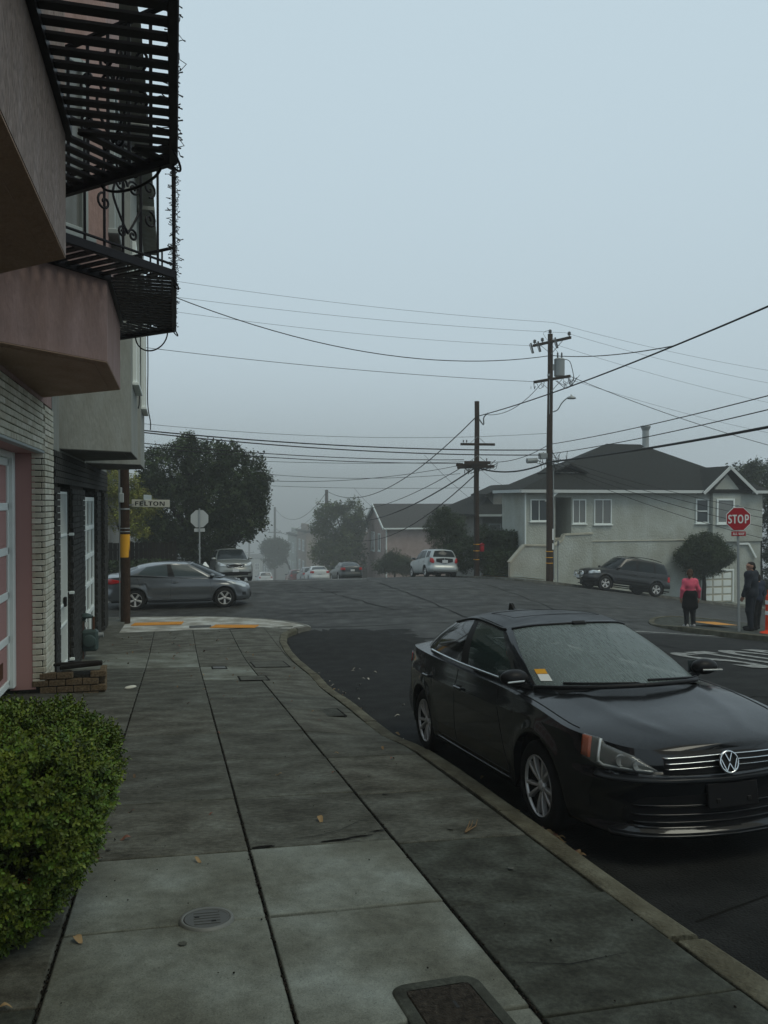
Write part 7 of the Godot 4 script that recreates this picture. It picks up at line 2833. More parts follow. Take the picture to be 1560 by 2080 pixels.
	obj(o, "front_lip", k.patch([[-lip * 1.15, .198, .226], [0, .186, .212], [lip * 1.15, .198, .226]], 0.034, 40, 3), body)
	g = Geo.new()
	var pb := k.F(0.0, 0.43, 0.02)
	g.box(pb, Vector3(0.36, 0.15, 0.02), 0.006, Basis.from_euler(Vector3(-0.04, 0, 0)))
	var br := obj(o, "plate_bracket", g, mats.trim_black)
	g = Geo.new()
	for sd in [-1.0, 1.0]:
		g.box(pb + Vector3(sd * 0.11, -0.03, 0.012), Vector3(0.03, 0.03, 0.01), 0.004)
	obj(br, "bracket_clip", g, mats.black_paint)
	# round emblem: ring with a V over a W
	var em := grp(o, "emblem", k.F(0.0, 0.618, 0.03), Basis.from_euler(Vector3(-0.16, 0, 0)))
	g = Geo.new()
	g.lathe([[0.0, 0.0], [0.066, 0.0], [0.066, 0.008], [0.0, 0.008]], 28, Transform3D(Basis(Vector3.RIGHT, Vector3(0, 0, 1), Vector3(0, -1, 0)), Vector3.ZERO))
	obj(em, "disc", g, mats.black_paint)
	g = Geo.new()
	var ring := []
	for i in 29:
		var a := TAU * i / 28.0
		ring.append(Vector3(cos(a) * 0.064, sin(a) * 0.064, 0.012))
	g.tube(ring, 0.008, 8, false)
	for sgn in [-1.0, 1.0]:
		g.bar(Vector3(sgn * 0.024, 0.056, 0.012), Vector3(0.0, 0.004, 0.012), 0.006, 0.013, Vector3(0, 0, 1))
		g.bar(Vector3(sgn * 0.058, 0.026, 0.012), Vector3(sgn * 0.026, -0.052, 0.012), 0.006, 0.012, Vector3(0, 0, 1))
		g.bar(Vector3(sgn * 0.026, -0.052, 0.0125), Vector3(0.0, -0.006, 0.0125), 0.006, 0.012, Vector3(0, 0, 1))
	obj(em, "letters", g, mats.chrome)
	# bonnet seams
	g = Geo.new()
	for sd in [-1.0, 1.0]:
		p = []
		for i in 20:
			var x := lerpf(1.78, 0.8, i / 19.0)
			p.append(k.H(sd * k.s_of_x(x), lerpf(0.07, 0.05, i / 19.0), 0.0005))
		g.tube(p, 0.004, 5)
	obj(o, "hood_seam", g, mats.black_paint)
	# sunroof and shark fin
	g = Geo.new()
	for q in [[0.02, -0.5]]:
		var c := PackedVector3Array()
		for w in [[-0.42, q[0]], [0.42, q[0]], [0.42, q[1]], [-0.42, q[1]], [-0.42, q[0]]]:
			c.append(Vector3(w[0], look(sp.roof, -w[1]) - (w[0] * w[0]) * 0.11 + 0.006, w[1]))
		var pts := []
		for i in 4:
			for j in 8:
				var w := c[i].lerp(c[i + 1], j / 8.0)
				w.y = look(sp.roof, -w.z) - w.x * w.x * 0.11 + 0.002
				pts.append(w)
		pts.append(pts[0])
		g.tube(pts, 0.0022, 5, false)
	obj(o, "sunroof_seam", g, mats.black_paint)
	g = Geo.new()
	g.prism(PackedVector2Array([Vector2(-0.09, 0), Vector2(0.10, 0), Vector2(0.03, 0.025), Vector2(-0.02, 0.075), Vector2(-0.055, 0.075)]), -0.014, 0.014, Transform3D(Basis(Vector3(0, 0, 1), Vector3.UP, Vector3(-1, 0, 0)), Vector3(0, look(sp.roof, 0.95) - 0.005, -0.95)))
	obj(o, "roof_antenna", g, mats.trim_black)
	for sd in [-1.0, 1.0]:
		g = Geo.new()
		var c: Vector3 = k.G(sd * sp.mirror, 0.06) + Vector3(sd * 0.13, 0.03, 0.0)
		g.box(c + Vector3(sd * 0.02, 0.0, 0.10), Vector3(0.16, 0.014, 0.012), 0.004, Basis.from_euler(Vector3(0, -sd * 0.25, 0)))
		obj(o, "mirror_signal", g, mats.lamp_bright)

func build_other_cars() -> void:
	# ------------ grey saloon crossing from the left
	var grey := paint("grey_paintwork", Color(.085, .095, .105), 0.35, 0.9)
	grey.metallic = 0.45
	var sp := sedan_spec()
	sp.plan = [[2.25, 0], [2.22, .25], [2.12, .5], [1.95, .69], [1.7, .80], [1.35, .86], [.3, .888], [-.9, .888], [-1.5, .872], [-1.9, .82], [-2.14, .7], [-2.24, .45], [-2.28, 0]]
	sp.up = [-2.25, .62, -2.0, .70, -1.7, .79, -1.2, .88, -.8, .92, 0, .95, 1.0, .99, 1.6, 1.02, 2.1, 1.0, 2.3, .98]
	sp.top = [-2.22, .63, -2.0, .73, -1.7, .84, -1.3, .94, -1.0, .99, 0, 1.0, 1.6, 1.07, 1.8, 1.08, 2.1, 1.07, 2.28, 1.0]
	sp.in_front = [.18, .06, .3, .0, .45, .0, .55, .02, .62, .06, .75, .14]
	sp.in_side = [.15, .07, .24, .03, .34, .0, .4, .012, .55, .0, .74, .0, .78, .02, .86, .03, .95, .05, 1.05, .075]
	sp.wheels = [1.35, -1.35]
	sp.rim = .21
	sp.style = "five"
	sp.rows = 14
	sp.house = [[1.42, 0, .955, .40, 0, 1.41], [1.28, .5, .95, .34, .36, 1.405], [1.02, .71, .94, .24, .53, 1.38], [.9, .75, .94, .15, .555, 1.37], [-.28, .785, .98, -.36, .58, 1.395], [-1.35, .76, 1.06, -1.02, .55, 1.31], [-1.72, .64, 1.06, -1.2, .5, 1.28], [-1.95, 0, 1.08, -1.28, 0, 1.32]]
	sp.roof = [-.4, 1.40, 0, 1.43, .4, 1.435, .9, 1.40, 1.3, 1.33]
	sp.panes = [[0.0, 1.9, .03, .95, "windshield", mats.far_glass], [3.04, 3.9, .08, .9, "side_window", mats.far_glass2], [3.9, 4.08, .05, .93, "door_pillar", mats.trim_black], [4.08, 4.93, .07, .9, "side_window", mats.far_glass2], [6.1, 7.0, .06, .94, "rear_window", mats.far_glass]]
	var r := base_car("grey_sedan", "grey sedan nosing out from the left behind the yellow-banded pole", "car", sp, Vector2(1, 0), Vector2(0.16, 26.4), grey, 0.06)
	var o: Node3D = r[0]
	var k: Car = r[1]
	door_lines(o, k, [[1.0, 0.9], [-0.3, -0.27], [-1.05, -1.3]], 0.32)
	handles(o, k, [-0.15, -1.1], 0.83, grey)
	for sd in [-1.0, 1.0]:
		obj(o, "headlight", k.patch([[sd * k.s_of_w(0.5), .60, .66], [sd * k.s_of_w(0.68), .62, .72], [sd * k.s_of_x(1.62), .74, .80], [sd * k.s_of_x(1.4), .82, .84]], 0.006, 14), mats.lamp_bright)
		obj(o, "taillight", k.patch([[sd * k.s_of_x(-1.7), .87, .90], [sd * k.s_of_x(-2.05), .80, .96], [sd * k.s_of_w(0.4, true), .80, .95]], 0.01, 12), mats.lamp_red)
		obj(o, "fog_lamp", k.patch([[sd * k.s_of_w(0.6), .36, .46], [sd * k.s_of_w(0.72), .38, .47]], 0.006, 6), mats.trim_black)
		obj(o, "sill", k.patch([[sd * k.s_of_x(0.9), .30, .325], [sd * k.s_of_x(-0.9), .30, .325]], 0.012, 12), grey)
	obj(o, "bumper_grille", k.patch([[-0.45, .25, .42], [0, .24, .44], [0.45, .25, .42]], 0.004, 12), mats.trim_black)
	obj(o, "grille", k.patch([[-0.3, .53, .58], [0, .52, .59], [0.3, .53, .58]], 0.004, 12), mats.trim_black)
	plate(o, Vector3(0, .72, -2.25), 0.3, mats.plate)

	# ------------ black off-roader on the cross street, right
	var blk := paint("black_gloss", Color(.008, .009, .010), 0.35, 0.2)
	var suv := {
		"plan": [[2.27, 0], [2.24, .4], [2.16, .66], [2.02, .80], [1.7, .87], [1.0, .90], [-.9, .90], [-1.7, .885], [-2.1, .84], [-2.27, .68], [-2.31, 0]],
		"up": [-2.3, .86, -1.9, .96, -1.2, 1.04, -.8, 1.07, 0, 1.09, 1.0, 1.12, 2.0, 1.15, 2.3, 1.15],
		"lo": [-2.3, .4, -1.9, .42, -.9, .42, 1, .42, 1.9, .46, 2.3, .48],
		"top": [-2.25, .90, -2.0, 1.0, -1.6, 1.06, -1.1, 1.12, 0, 1.12, 2.0, 1.16, 2.3, 1.15],
		"in_side": [.35, .05, .45, .02, .6, .0, .75, .0, .8, .012, 1.0, .02, 1.15, .05], "in_front": [.4, .06, .5, .0, .62, .0, .68, .05, .9, .09, 1.0, .13], "in_rear": [.4, .05, .5, .0, .7, .0, .76, .03, 1.15, .06],
		"wheels": [1.41, -1.41], "wheel_r": .365, "arch": .42, "rim": .22, "style": "split", "rows": 12,
		"cabin": [1.0, -2.2], "mid": -.5, "mirror": 2.1, "seats": [0.1, -.8],
		"house": [[1.22, 0, 1.12, .42, 0, 1.72], [1.05, .5, 1.11, .36, .4, 1.715], [.84, .74, 1.09, .26, .58, 1.69], [.72, .80, 1.09, .18, .61, 1.68], [-.28, .82, 1.1, -.3, .64, 1.72], [-1.3, .815, 1.12, -1.25, .64, 1.70], [-2.0, .78, 1.14, -1.85, .6, 1.64], [-2.16, .68, 1.15, -1.95, .5, 1.63], [-2.27, 0, 1.15, -2.03, 0, 1.66]],
		"roof": [-.4, 1.73, 0, 1.765, .6, 1.78, 1.4, 1.75, 2.1, 1.66],
		"panes": [[0.0, 1.9, .03, .95, "windshield", mats.far_glass], [3.06, 3.92, .06, .88, "side_window", mats.far_glass], [3.92, 4.08, .05, .9, "door_pillar", mats.trim_black], [4.08, 4.9, .06, .88, "side_window", mats.far_glass], [4.9, 5.06, .05, .9, "door_pillar", mats.trim_black], [5.06, 5.95, .06, .88, "side_window", mats.far_glass], [7.1, 8.0, .08, .92, "rear_window", mats.far_glass]],
	}
	r = base_car("black_off_roader", "black off-road wagon with a bull bar parked by the cream house wall", "car", suv, Vector2(-1, 0.0), Vector2(21.45, 35.35), blk, 0.07)
	o = r[0]
	k = r[1]
	door_lines(o, k, [[0.85, 0.8], [-0.28, -0.26], [-1.1, -1.3]], 0.46)
	handles(o, k, [-0.15, -1.1], 0.95, blk)
	for sd in [-1.0, 1.0]:
		obj(o, "headlight", k.patch([[sd * k.s_of_w(0.46), .72, .84], [sd * k.s_of_w(0.7), .74, .92], [sd * k.s_of_x(1.72), .82, .94]], 0.02, 10), mats.lamp_bright)
		obj(o, "taillight", k.patch([[sd * k.s_of_x(-2.0), .8, 1.05], [sd * k.s_of_w(0.6, true), .8, 1.05]], 0.012, 6), mats.lamp_red)
		obj(o, "side_moulding", k.patch([[sd * k.s_of_x(1.0), .56, .64], [sd * k.s_of_x(-1.0), .56, .64]], 0.018, 12), mats.trim_black)
		var g := Geo.new()
		var p := []
		for i in 12:
			var z := lerpf(0.1, -1.75, i / 11.0)
			p.append(Vector3(sd * 0.56, look(suv.roof, -z) + 0.03 + 0.03 * sin(PI * i / 11.0), z))
		g.tube(p, 0.018, 6)
		obj(o, "roof_rail", g, mats.trim_black)
	obj(o, "grille", k.patch([[-0.4, .70, .86], [0, .69, .87], [0.4, .70, .86]], 0.012, 12), mats.trim_black)
	for y in [.74, .785, .83]:
		obj(o, "grille_bar", k.patch([[-0.38, y, y + .014], [0.38, y, y + .014]], 0.022, 10, 1), mats.grey_metal)
	var g := Geo.new()
	var bb := []
	for i in 25:
		var a := TAU * i / 24.0
		bb.append(Vector3(signf(cos(a)) * pow(absf(cos(a)), 0.45) * 0.42, 0.66 + signf(sin(a)) * pow(absf(sin(a)), 0.45) * 0.17, 2.42))
	g.tube(bb, 0.03, 8, false)
	for sd in [-1.0, 1.0]:
		g.tube([Vector3(sd * 0.25, 0.55, 2.42), Vector3(sd * 0.25, 0.5, 2.2)], 0.025, 6)
	obj(o, "bull_bar", g, mats.chrome)
	for sd in [-1.0, 1.0]:
		g = Geo.new()
		g.lathe([[0.0, 0.0], [0.085, 0.0], [0.09, -0.05], [0.05, -0.08], [0.0, -0.08]], 14, Transform3D(Basis(Vector3.RIGHT, Vector3(0, 0, 1), Vector3(0, -1, 0)), Vector3(sd * 0.27, 0.66, 2.45)))
		obj(o, "spot_lamp", g, mats.lamp_bright)
	plate(o, Vector3(0, .55, 2.46), 0.3, mats.plate)
	g = Geo.new()
	var star := []
	for i in 21:
		var a := TAU * i / 20.0
		star.append(Vector3(cos(a) * 0.07, 0.78 + sin(a) * 0.07, 2.285))
	g.tube(star, 0.008, 6, false)
	for i in 3:
		var a := PI * 0.5 + TAU * i / 3.0
		g.tube([Vector3(0, 0.78, 2.285), Vector3(cos(a) * 0.07, 0.78 + sin(a) * 0.07, 2.285)], [0.012, 0.005], 5)
	obj(o, "emblem", g, mats.chrome)

	# ------------ silver hatchback beyond the crossing, right
	var silver := paint("silver_paintwork", Color(.33, .36, .36), 0.35, 0.8)
	silver.metallic = 0.35
	var hb := {
		"plan": [[2.1, 0], [2.06, .3], [1.95, .58], [1.75, .76], [1.4, .835], [.6, .86], [-.9, .86], [-1.5, .85], [-1.85, .80], [-2.03, .62], [-2.08, 0]],
		"up": [-2.1, .68, -1.8, .78, -1.2, .9, -.8, .95, 0, .97, 1.0, 1.0, 1.8, 1.04, 2.1, 1.05],
		"lo": [-2.1, .2, -1.9, .22, -.9, .24, 1, .24, 1.9, .28, 2.1, .3],
		"top": [-2.05, .7, -1.8, .82, -1.4, .93, -1.0, 1.0, 0, 1.0, 1.8, 1.06, 2.1, 1.05],
		"in_side": [.15, .06, .3, .02, .5, .0, .8, .01, 1.05, .05], "in_front": [.2, .05, .3, .0, .5, .0, .6, .05, .75, .12], "in_rear": [.25, .06, .32, .0, .56, .0, .6, .03, .9, .05, 1.05, .08],
		"wheels": [1.24, -1.24], "wheel_r": .31, "arch": .35, "rim": .2, "style": "five", "rows": 12,
		"cabin": [1.0, -1.9], "mid": -.4, "mirror": 2.1, "seats": [0.1, -.75],
		"house": [[1.25, 0, .99, .40, 0, 1.5], [1.1, .5, .98, .34, .38, 1.495], [.85, .72, .96, .24, .55, 1.47], [.74, .76, .96, .16, .57, 1.46], [-.25, .78, .985, -.28, .6, 1.5], [-1.15, .775, 1.02, -1.1, .6, 1.48], [-1.72, .735, 1.05, -1.6, .56, 1.43], [-1.88, .66, 1.05, -1.72, .48, 1.42], [-2.0, 0, 1.05, -1.8, 0, 1.45]],
		"roof": [-.4, 1.51, 0, 1.54, .6, 1.545, 1.4, 1.51, 1.85, 1.45],
		"panes": [[0.0, 1.9, .03, .95, "windshield", mats.far_glass], [3.06, 3.92, .06, .9, "side_window", mats.far_glass2], [3.92, 4.08, .05, .93, "door_pillar", mats.trim_black], [4.08, 4.9, .06, .9, "side_window", mats.far_glass2], [5.06, 5.9, .08, .86, "side_window", mats.far_glass], [7.12, 8.0, .04, .92, "rear_window", mats.far_glass]],
	}
	r = base_car("silver_hatchback", "silver hatchback seen from behind, parked beside the short pole", "car", hb, Vector2(0, 1), Vector2(13.6, 41.4), silver, 0.07)
	o = r[0]
	k = r[1]
	door_lines(o, k, [[0.85, 0.8], [-0.26, -0.24], [-1.0, -1.15]], 0.32)
	for sd in [-1.0, 1.0]:
		obj(o, "taillight", k.patch([[sd * k.s_of_x(-1.84), .82, 1.02], [sd * k.s_of_w(0.6, true), .74, 1.0], [sd * k.s_of_w(0.52, true), .78, .86]], 0.02, 8), mats.lamp_red)
		obj(o, "headlight", k.patch([[sd * k.s_of_w(0.5), .6, .68], [sd * k.s_of_x(1.6), .68, .78]], 0.01, 8), mats.lamp_bright)
	var tail := k.S[k.S.size() - 1]
	obj(o, "tailgate_panel", k.patch([[k.s_of_w(0.46, true), .82, .98], [tail, .72, 1.02]], 0.012, 10), mats.trim_black)
	obj(o, "tailgate_panel", k.patch([[-k.s_of_w(0.46, true), .82, .98], [-tail, .72, 1.02]], 0.012, 10), mats.trim_black)
	plate(o, Vector3(0, .83, -2.085), 0.3, mats.plate)
	g = Geo.new()
	g.box(Vector3(0, 0.27, -2.0), Vector3(1.2, 0.1, 0.1), 0.02)
	obj(o, "bumper_valance", g, mats.trim_black)
	handles(o, k, [-0.1, -0.95], 0.86, silver)

	# ------------ silver people carrier facing us, far left
	var wag := hb.duplicate(true)
	wag.plan = [[2.33, 0], [2.29, .35], [2.18, .66], [1.98, .84], [1.6, .91], [.6, .93], [-.9, .93], [-1.7, .91], [-2.1, .86], [-2.27, .66], [-2.32, 0]]
	wag.up = [-2.35, .82, -2.0, .92, -1.3, 1.03, -.8, 1.06, 0, 1.08, 1.0, 1.1, 2.3, 1.13]
	wag.top = [-2.3, .84, -2.0, .96, -1.5, 1.07, -1.1, 1.12, 0, 1.1, 2.0, 1.14, 2.3, 1.13]
	wag.in_front = [.2, .05, .3, .0, .58, .0, .64, .03, .8, .07, .95, .14]
	wag.wheels = [1.4, -1.4]
	wag.wheel_r = .35
	wag.arch = .4
	wag.rim = .22
	wag.house = [[1.35, 0, 1.1, .5, 0, 1.66], [1.2, .52, 1.09, .44, .42, 1.655], [.95, .78, 1.07, .32, .6, 1.63], [.84, .83, 1.07, .24, .62, 1.62], [-.25, .85, 1.09, -.28, .66, 1.67], [-1.25, .845, 1.11, -1.2, .66, 1.65], [-1.95, .8, 1.13, -1.8, .62, 1.6], [-2.1, .7, 1.13, -1.9, .52, 1.59], [-2.2, 0, 1.13, -1.98, 0, 1.62]]
	wag.roof = [-.5, 1.67, 0, 1.71, .6, 1.72, 1.4, 1.69, 2.0, 1.62]
	wag.panes = [[0.0, 1.9, .03, .95, "windshield", mats.far_glass], [3.06, 3.92, .06, .9, "side_window", mats.far_glass], [3.92, 4.08, .05, .93, "door_pillar", mats.trim_black], [4.08, 4.9, .06, .9, "side_window", mats.far_glass], [5.06, 5.9, .08, .88, "side_window", mats.far_glass], [7.12, 8.0, .06, .92, "rear_window", mats.far_glass]]
	wag.cabin = [1.1, -2.1]
	var champagne := paint("champagne_paintwork", Color(.22, .235, .225), 0.35, 0.8)
	champagne.metallic = 0.35
	r = base_car("silver_suv", "silver sport utility car facing us, under the big dark tree", "car", wag, Vector2(0.05, -1), Vector2(2.75, 41.7), champagne, 0.07)
	o = r[0]
	k = r[1]
	for sd in [-1.0, 1.0]:
		obj(o, "headlight", k.patch([[sd * k.s_of_w(0.48), .72, .80], [sd * k.s_of_w(0.75), .74, .90], [sd * k.s_of_x(1.85), .86, .96]], 0.012, 10), mats.lamp_bright)
		obj(o, "fog_lamp", k.patch([[sd * k.s_of_w(0.6), .36, .44], [sd * k.s_of_w(0.8), .37, .45]], 0.008, 6), mats.trim_black)
	obj(o, "grille", k.patch([[-0.46, .69, .81], [-0.3, .64, .84], [0.3, .64, .84], [0.46, .69, .81]], 0.012, 14), mats.trim_black)
	g = Geo.new()
	var gr := []
	for i in 25:
		var a := TAU * i / 24.0
		gr.append(k.F(cos(a) * 0.39, 0.745 + sin(a) * 0.085, 0.02))
	g.tube(gr, 0.014, 6, false)
	obj(o, "grille_ring", g, mats.chrome)
	obj(o, "bumper_grille", k.patch([[-0.7, .28, .44], [0, .26, .47], [0.7, .28, .44]], 0.006, 14), mats.trim_black)
	plate(o, k.F(0.0, 0.52, 0.03), 0.31, mats.plate)
	obj(o, "bumper_lip", k.patch([[-0.8, .215, .25], [0, .205, .24], [0.8, .215, .25]], 0.02, 14, 2), champagne)

	# ------------ cars down the hill
	var dark := paint("dark_green_paintwork", Color(.018, .024, .024), 0.35, 0.8)
	var white := paint("white_paintwork", Color(.55, .58, .58), 0.4, 0.7)
	var red := paint("maroon_paintwork", Color(.10, .022, .022), 0.4, 0.7)
	var pale := paint("pale_grey_paintwork", Color(.24, .26, .27), 0.4, 0.7)
	var sd2 := sedan_spec()
	sd2.rows = 10
	for p in sd2.panes:
		if p[4] != "door_pillar":
			p[5] = mats.house_glass
	var hb2 := hb.duplicate(true)
	hb2.rows = 10
	for p in hb2.panes:
		if p[4] != "door_pillar":
			p[5] = mats.house_glass
	var far := [
		["dark_sedan", "dark green sedan parked down the hill, in front of the pink gabled house", sd2, Vector2(12.3, 58.0), dark, Vector2(0, 1)],
		["white_sedan", "white sedan nearest of the pale cars down the hill, right of centre", sd2, Vector2(11.75, 67.5), white, Vector2(0.04, 1)],
		["white_hatchback", "pale hatchback just beyond the white sedan down the hill", hb2, Vector2(12.1, 74.5), pale, Vector2(0, 1)],
		["maroon_hatchback", "dark maroon hatchback under the small round far tree", hb2, Vector2(12.3, 84.0), red, Vector2(0, 1)],
		["grey_hatchback", "faint pale grey car farthest down the hill in the mist", hb2, Vector2(10.0, 93.0), white, Vector2(0, 1)],
	]
	for f in far:
		r = base_car(f[0], f[1], "car", f[2], f[5], f[3], f[4], 0.1)
		o = r[0]
		k = r[1]
		for sd in [-1.0, 1.0]:
			obj(o, "taillight", k.patch([[sd * k.s_of_x(-1.84), .80, .97], [sd * k.s_of_w(0.5, true), .78, .95]], 0.012, 6, 2), mats.lamp_red)
		plate(o, Vector3(0, .75, -(2.36 if f[2] == sd2 else 2.1)), 0.3, mats.plate)

# ---------------------------------------------------------------- people: distance fields meshed as surface nets
class Field:
	var o: Vector3
	var c: float
	var n: Vector3i
	var f := PackedFloat32Array()
	var k := 0.03

	func setup(lo: Vector3, hi: Vector3, cell: float, smooth: float) -> void:
		o = lo
		c = cell
		k = smooth
		n = Vector3i(((hi - lo) / cell).ceil()) + Vector3i.ONE
		f.resize(n.x * n.y * n.z)
		f.fill(1.0)

	func bone(a: Vector3, b: Vector3, ra: float, rb: float, flat := 1.0) -> void:   # flat squeezes the section along z
		var m := maxf(ra, rb) + k + c * 2.0
		var lo := Vector3i(((a.min(b) - Vector3.ONE * m - o) / c).floor()).clamp(Vector3i.ZERO, n - Vector3i.ONE)
		var hi := Vector3i(((a.max(b) + Vector3.ONE * m - o) / c).ceil()).clamp(Vector3i.ZERO, n - Vector3i.ONE)
		var ab := b - a
		var l2 := maxf(ab.length_squared(), 1e-9)
		for z in range(lo.z, hi.z + 1):
			for y in range(lo.y, hi.y + 1):
				var at := (z * n.y + y) * n.x
				for x in range(lo.x, hi.x + 1):
					var p := o + Vector3(x, y, z) * c
					var t := clampf((p - a).dot(ab) / l2, 0.0, 1.0)
					var q := p - a - ab * t
					q.z *= flat
					var d := q.length() - lerpf(ra, rb, t)
					var e := f[at + x]
					var h := maxf(k - absf(d - e), 0.0) / k
					f[at + x] = minf(d, e) - h * h * k * 0.25

	func mesh_into(g: Geo, xf := Transform3D.IDENTITY) -> void:
		var id := {}
		var sx := 1
		var sy := n.x
		var sz := n.x * n.y
		for z in n.z - 1:
			for y in n.y - 1:
				for x in n.x - 1:
					var b := (z * n.y + y) * n.x + x
					var mask := 0
					for q in 8:
						if f[b + (q & 1) * sx + ((q >> 1) & 1) * sy + (q >> 2) * sz] < 0.0:
							mask |= 1 << q
					if mask == 0 or mask == 255:
						continue
					var sum := Vector3.ZERO
					var cnt := 0
					for e in [[0, 1], [2, 3], [4, 5], [6, 7], [0, 2], [1, 3], [4, 6], [5, 7], [0, 4], [1, 5], [2, 6], [3, 7]]:
						var p: int = e[0]
						var q: int = e[1]
						if ((mask >> p) & 1) == ((mask >> q) & 1):
							continue
						var fp := f[b + (p & 1) * sx + ((p >> 1) & 1) * sy + (p >> 2) * sz]
						var fq := f[b + (q & 1) * sx + ((q >> 1) & 1) * sy + (q >> 2) * sz]
						var t := fp / (fp - fq)
						sum += Vector3(p & 1, (p >> 1) & 1, p >> 2).lerp(Vector3(q & 1, (q >> 1) & 1, q >> 2), t)
						cnt += 1
					id[b] = g.v.size()
					g.v.append(xf * (o + (Vector3(x, y, z) + sum / cnt) * c))
		for b in id:
			for ax in 3:
				var s: int = [sx, sy, sz][ax]
				var u: int = [sy, sz, sx][ax]
				var w: int = [sz, sx, sy][ax]
				var in0 := f[b] < 0.0
				var in1 := f[b + s] < 0.0
				if in0 == in1:
					continue
				if not (id.has(b - u) and id.has(b - w) and id.has(b - u - w)):
					continue
				var q: Array = [id[b], id[b - u], id[b - u - w], id[b - w]]
				if in0:
					g.ix.append_array(PackedInt32Array([q[0], q[1], q[2], q[0], q[2], q[3]]))
				else:
					g.ix.append_array(PackedInt32Array([q[0], q[2], q[1], q[0], q[3], q[2]]))

# a relaxed hand hanging from the wrist: palm, four fingers of unequal length, a thumb off the side
func hand_into(g: Geo, wrist: Vector3, down: Vector3, palm: Vector3, side: float, s: float) -> void:
	var y := -down.normalized()
	var z := (palm - y * palm.dot(y)).normalized()
	var x := y.cross(z)
	var h := Field.new()
	h.setup(Vector3(-0.07, -0.22, -0.05), Vector3(0.08, 0.04, 0.09), 0.0042, 0.010)
	h.bone(Vector3(0, 0.02, 0), Vector3(0, -0.02, 0), 0.025, 0.026, 1.3)
	for i in 4:
		h.bone(Vector3(0.008 * (i - 1.5), -0.02, 0), Vector3(0.019 * (i - 1.5), -0.085, 0.004), 0.014, 0.0115, 1.15)
		var l: float = [0.062, 0.076, 0.082, 0.07][i] if side > 0 else [0.07, 0.082, 0.076, 0.062][i]
		var a := Vector3(0.019 * (i - 1.5), -0.09, 0.005)
		var b := a + Vector3(0.002 * (i - 1.5), -l * 0.5, l * 0.12)
		var c := b + Vector3(0.0, -l * 0.3, l * 0.16)
		var d := c + Vector3(0.0, -l * 0.2, l * 0.2)
		h.bone(a, b, 0.0092, 0.0086)
		h.bone(b, c, 0.0086, 0.008)
		h.bone(c, d, 0.008, 0.007)
	var tx := 0.03 * side
	h.bone(Vector3(tx * 0.5, -0.03, 0.005), Vector3(tx * 1.35, -0.06, 0.016), 0.014, 0.0105)
	h.bone(Vector3(tx * 1.35, -0.06, 0.016), Vector3(tx * 1.5, -0.095, 0.026), 0.0105, 0.0085)
	h.mesh_into(g, Transform3D(Basis(x, y, z).scaled_local(Vector3.ONE * s), wrist))

func head_into(g: Geo, at: Vector3, b: Basis, s: float) -> void:
	var h := Field.new()
	h.setup(Vector3(-0.11, -0.17, -0.13), Vector3(0.11, 0.14, 0.14), 0.007, 0.02)
	h.bone(Vector3(0, 0.035, -0.025), Vector3(0, 0.035, 0.02), 0.077, 0.074)
	h.bone(Vector3(0, -0.02, 0.025), Vector3(0, -0.06, 0.045), 0.062, 0.038)
	h.bone(Vector3(0, -0.085, 0.065), Vector3(0, -0.085, 0.055), 0.022, 0.03)
	h.bone(Vector3(0, 0.012, 0.094), Vector3(0, -0.022, 0.108), 0.010, 0.014)
	h.bone(Vector3(-0.02, -0.052, 0.088), Vector3(0.02, -0.052, 0.088), 0.009, 0.009)
	h.bone(Vector3(-0.03, 0.035, 0.086), Vector3(0.03, 0.035, 0.086), 0.010, 0.010)
	for sd in [-1.0, 1.0]:
		h.bone(Vector3(sd * 0.076, 0.02, -0.012), Vector3(sd * 0.074, -0.025, 0.0), 0.016, 0.011)
	h.bone(Vector3(0, -0.05, -0.015), Vector3(0, -0.15, -0.025), 0.054, 0.056)
	h.mesh_into(g, Transform3D(b.scaled_local(Vector3.ONE * s), at))

func face_parts(o: Node, at: Vector3, b: Basis, s: float) -> void:
	for sd in [-1.0, 1.0]:
		var g := Geo.new()
		g.blob(at + b * (Vector3(sd * 0.031, 0.012, 0.079) * s), Vector3(0.012, 0.007, 0.009) * s, 8, 6, b)
		obj(o, "eye", g, mats.black_paint)
	var g2 := Geo.new()
	g2.blob(at + b * (Vector3(0, -0.053, 0.096) * s), Vector3(0.024, 0.006, 0.006) * s, 8, 5, b)
	obj(o, "mouth", g2, mats.lips)

func shoe(o: Node, ankle: Vector3, fwd: Vector3, m: Material, s: float) -> void:
	var h := Field.new()
	h.setup(Vector3(-0.09, -0.11, -0.13), Vector3(0.09, 0.08, 0.24), 0.009, 0.03)
	h.bone(Vector3(0, -0.045, -0.04), Vector3(0, -0.06, 0.09), 0.045, 0.04)
	h.bone(Vector3(0, -0.062, 0.09), Vector3(0.01, -0.066, 0.15), 0.04, 0.032)
	h.bone(Vector3(0, 0.02, -0.01), Vector3(0, -0.05, 0.01), 0.045, 0.05)
	var g := Geo.new()
	var z := Vector3(fwd.x, 0, fwd.z).normalized()
	h.mesh_into(g, Transform3D(Basis(Vector3.UP.cross(z), Vector3.UP, z).scaled_local(Vector3.ONE * s), ankle))
	obj(o, "shoe", g, m)

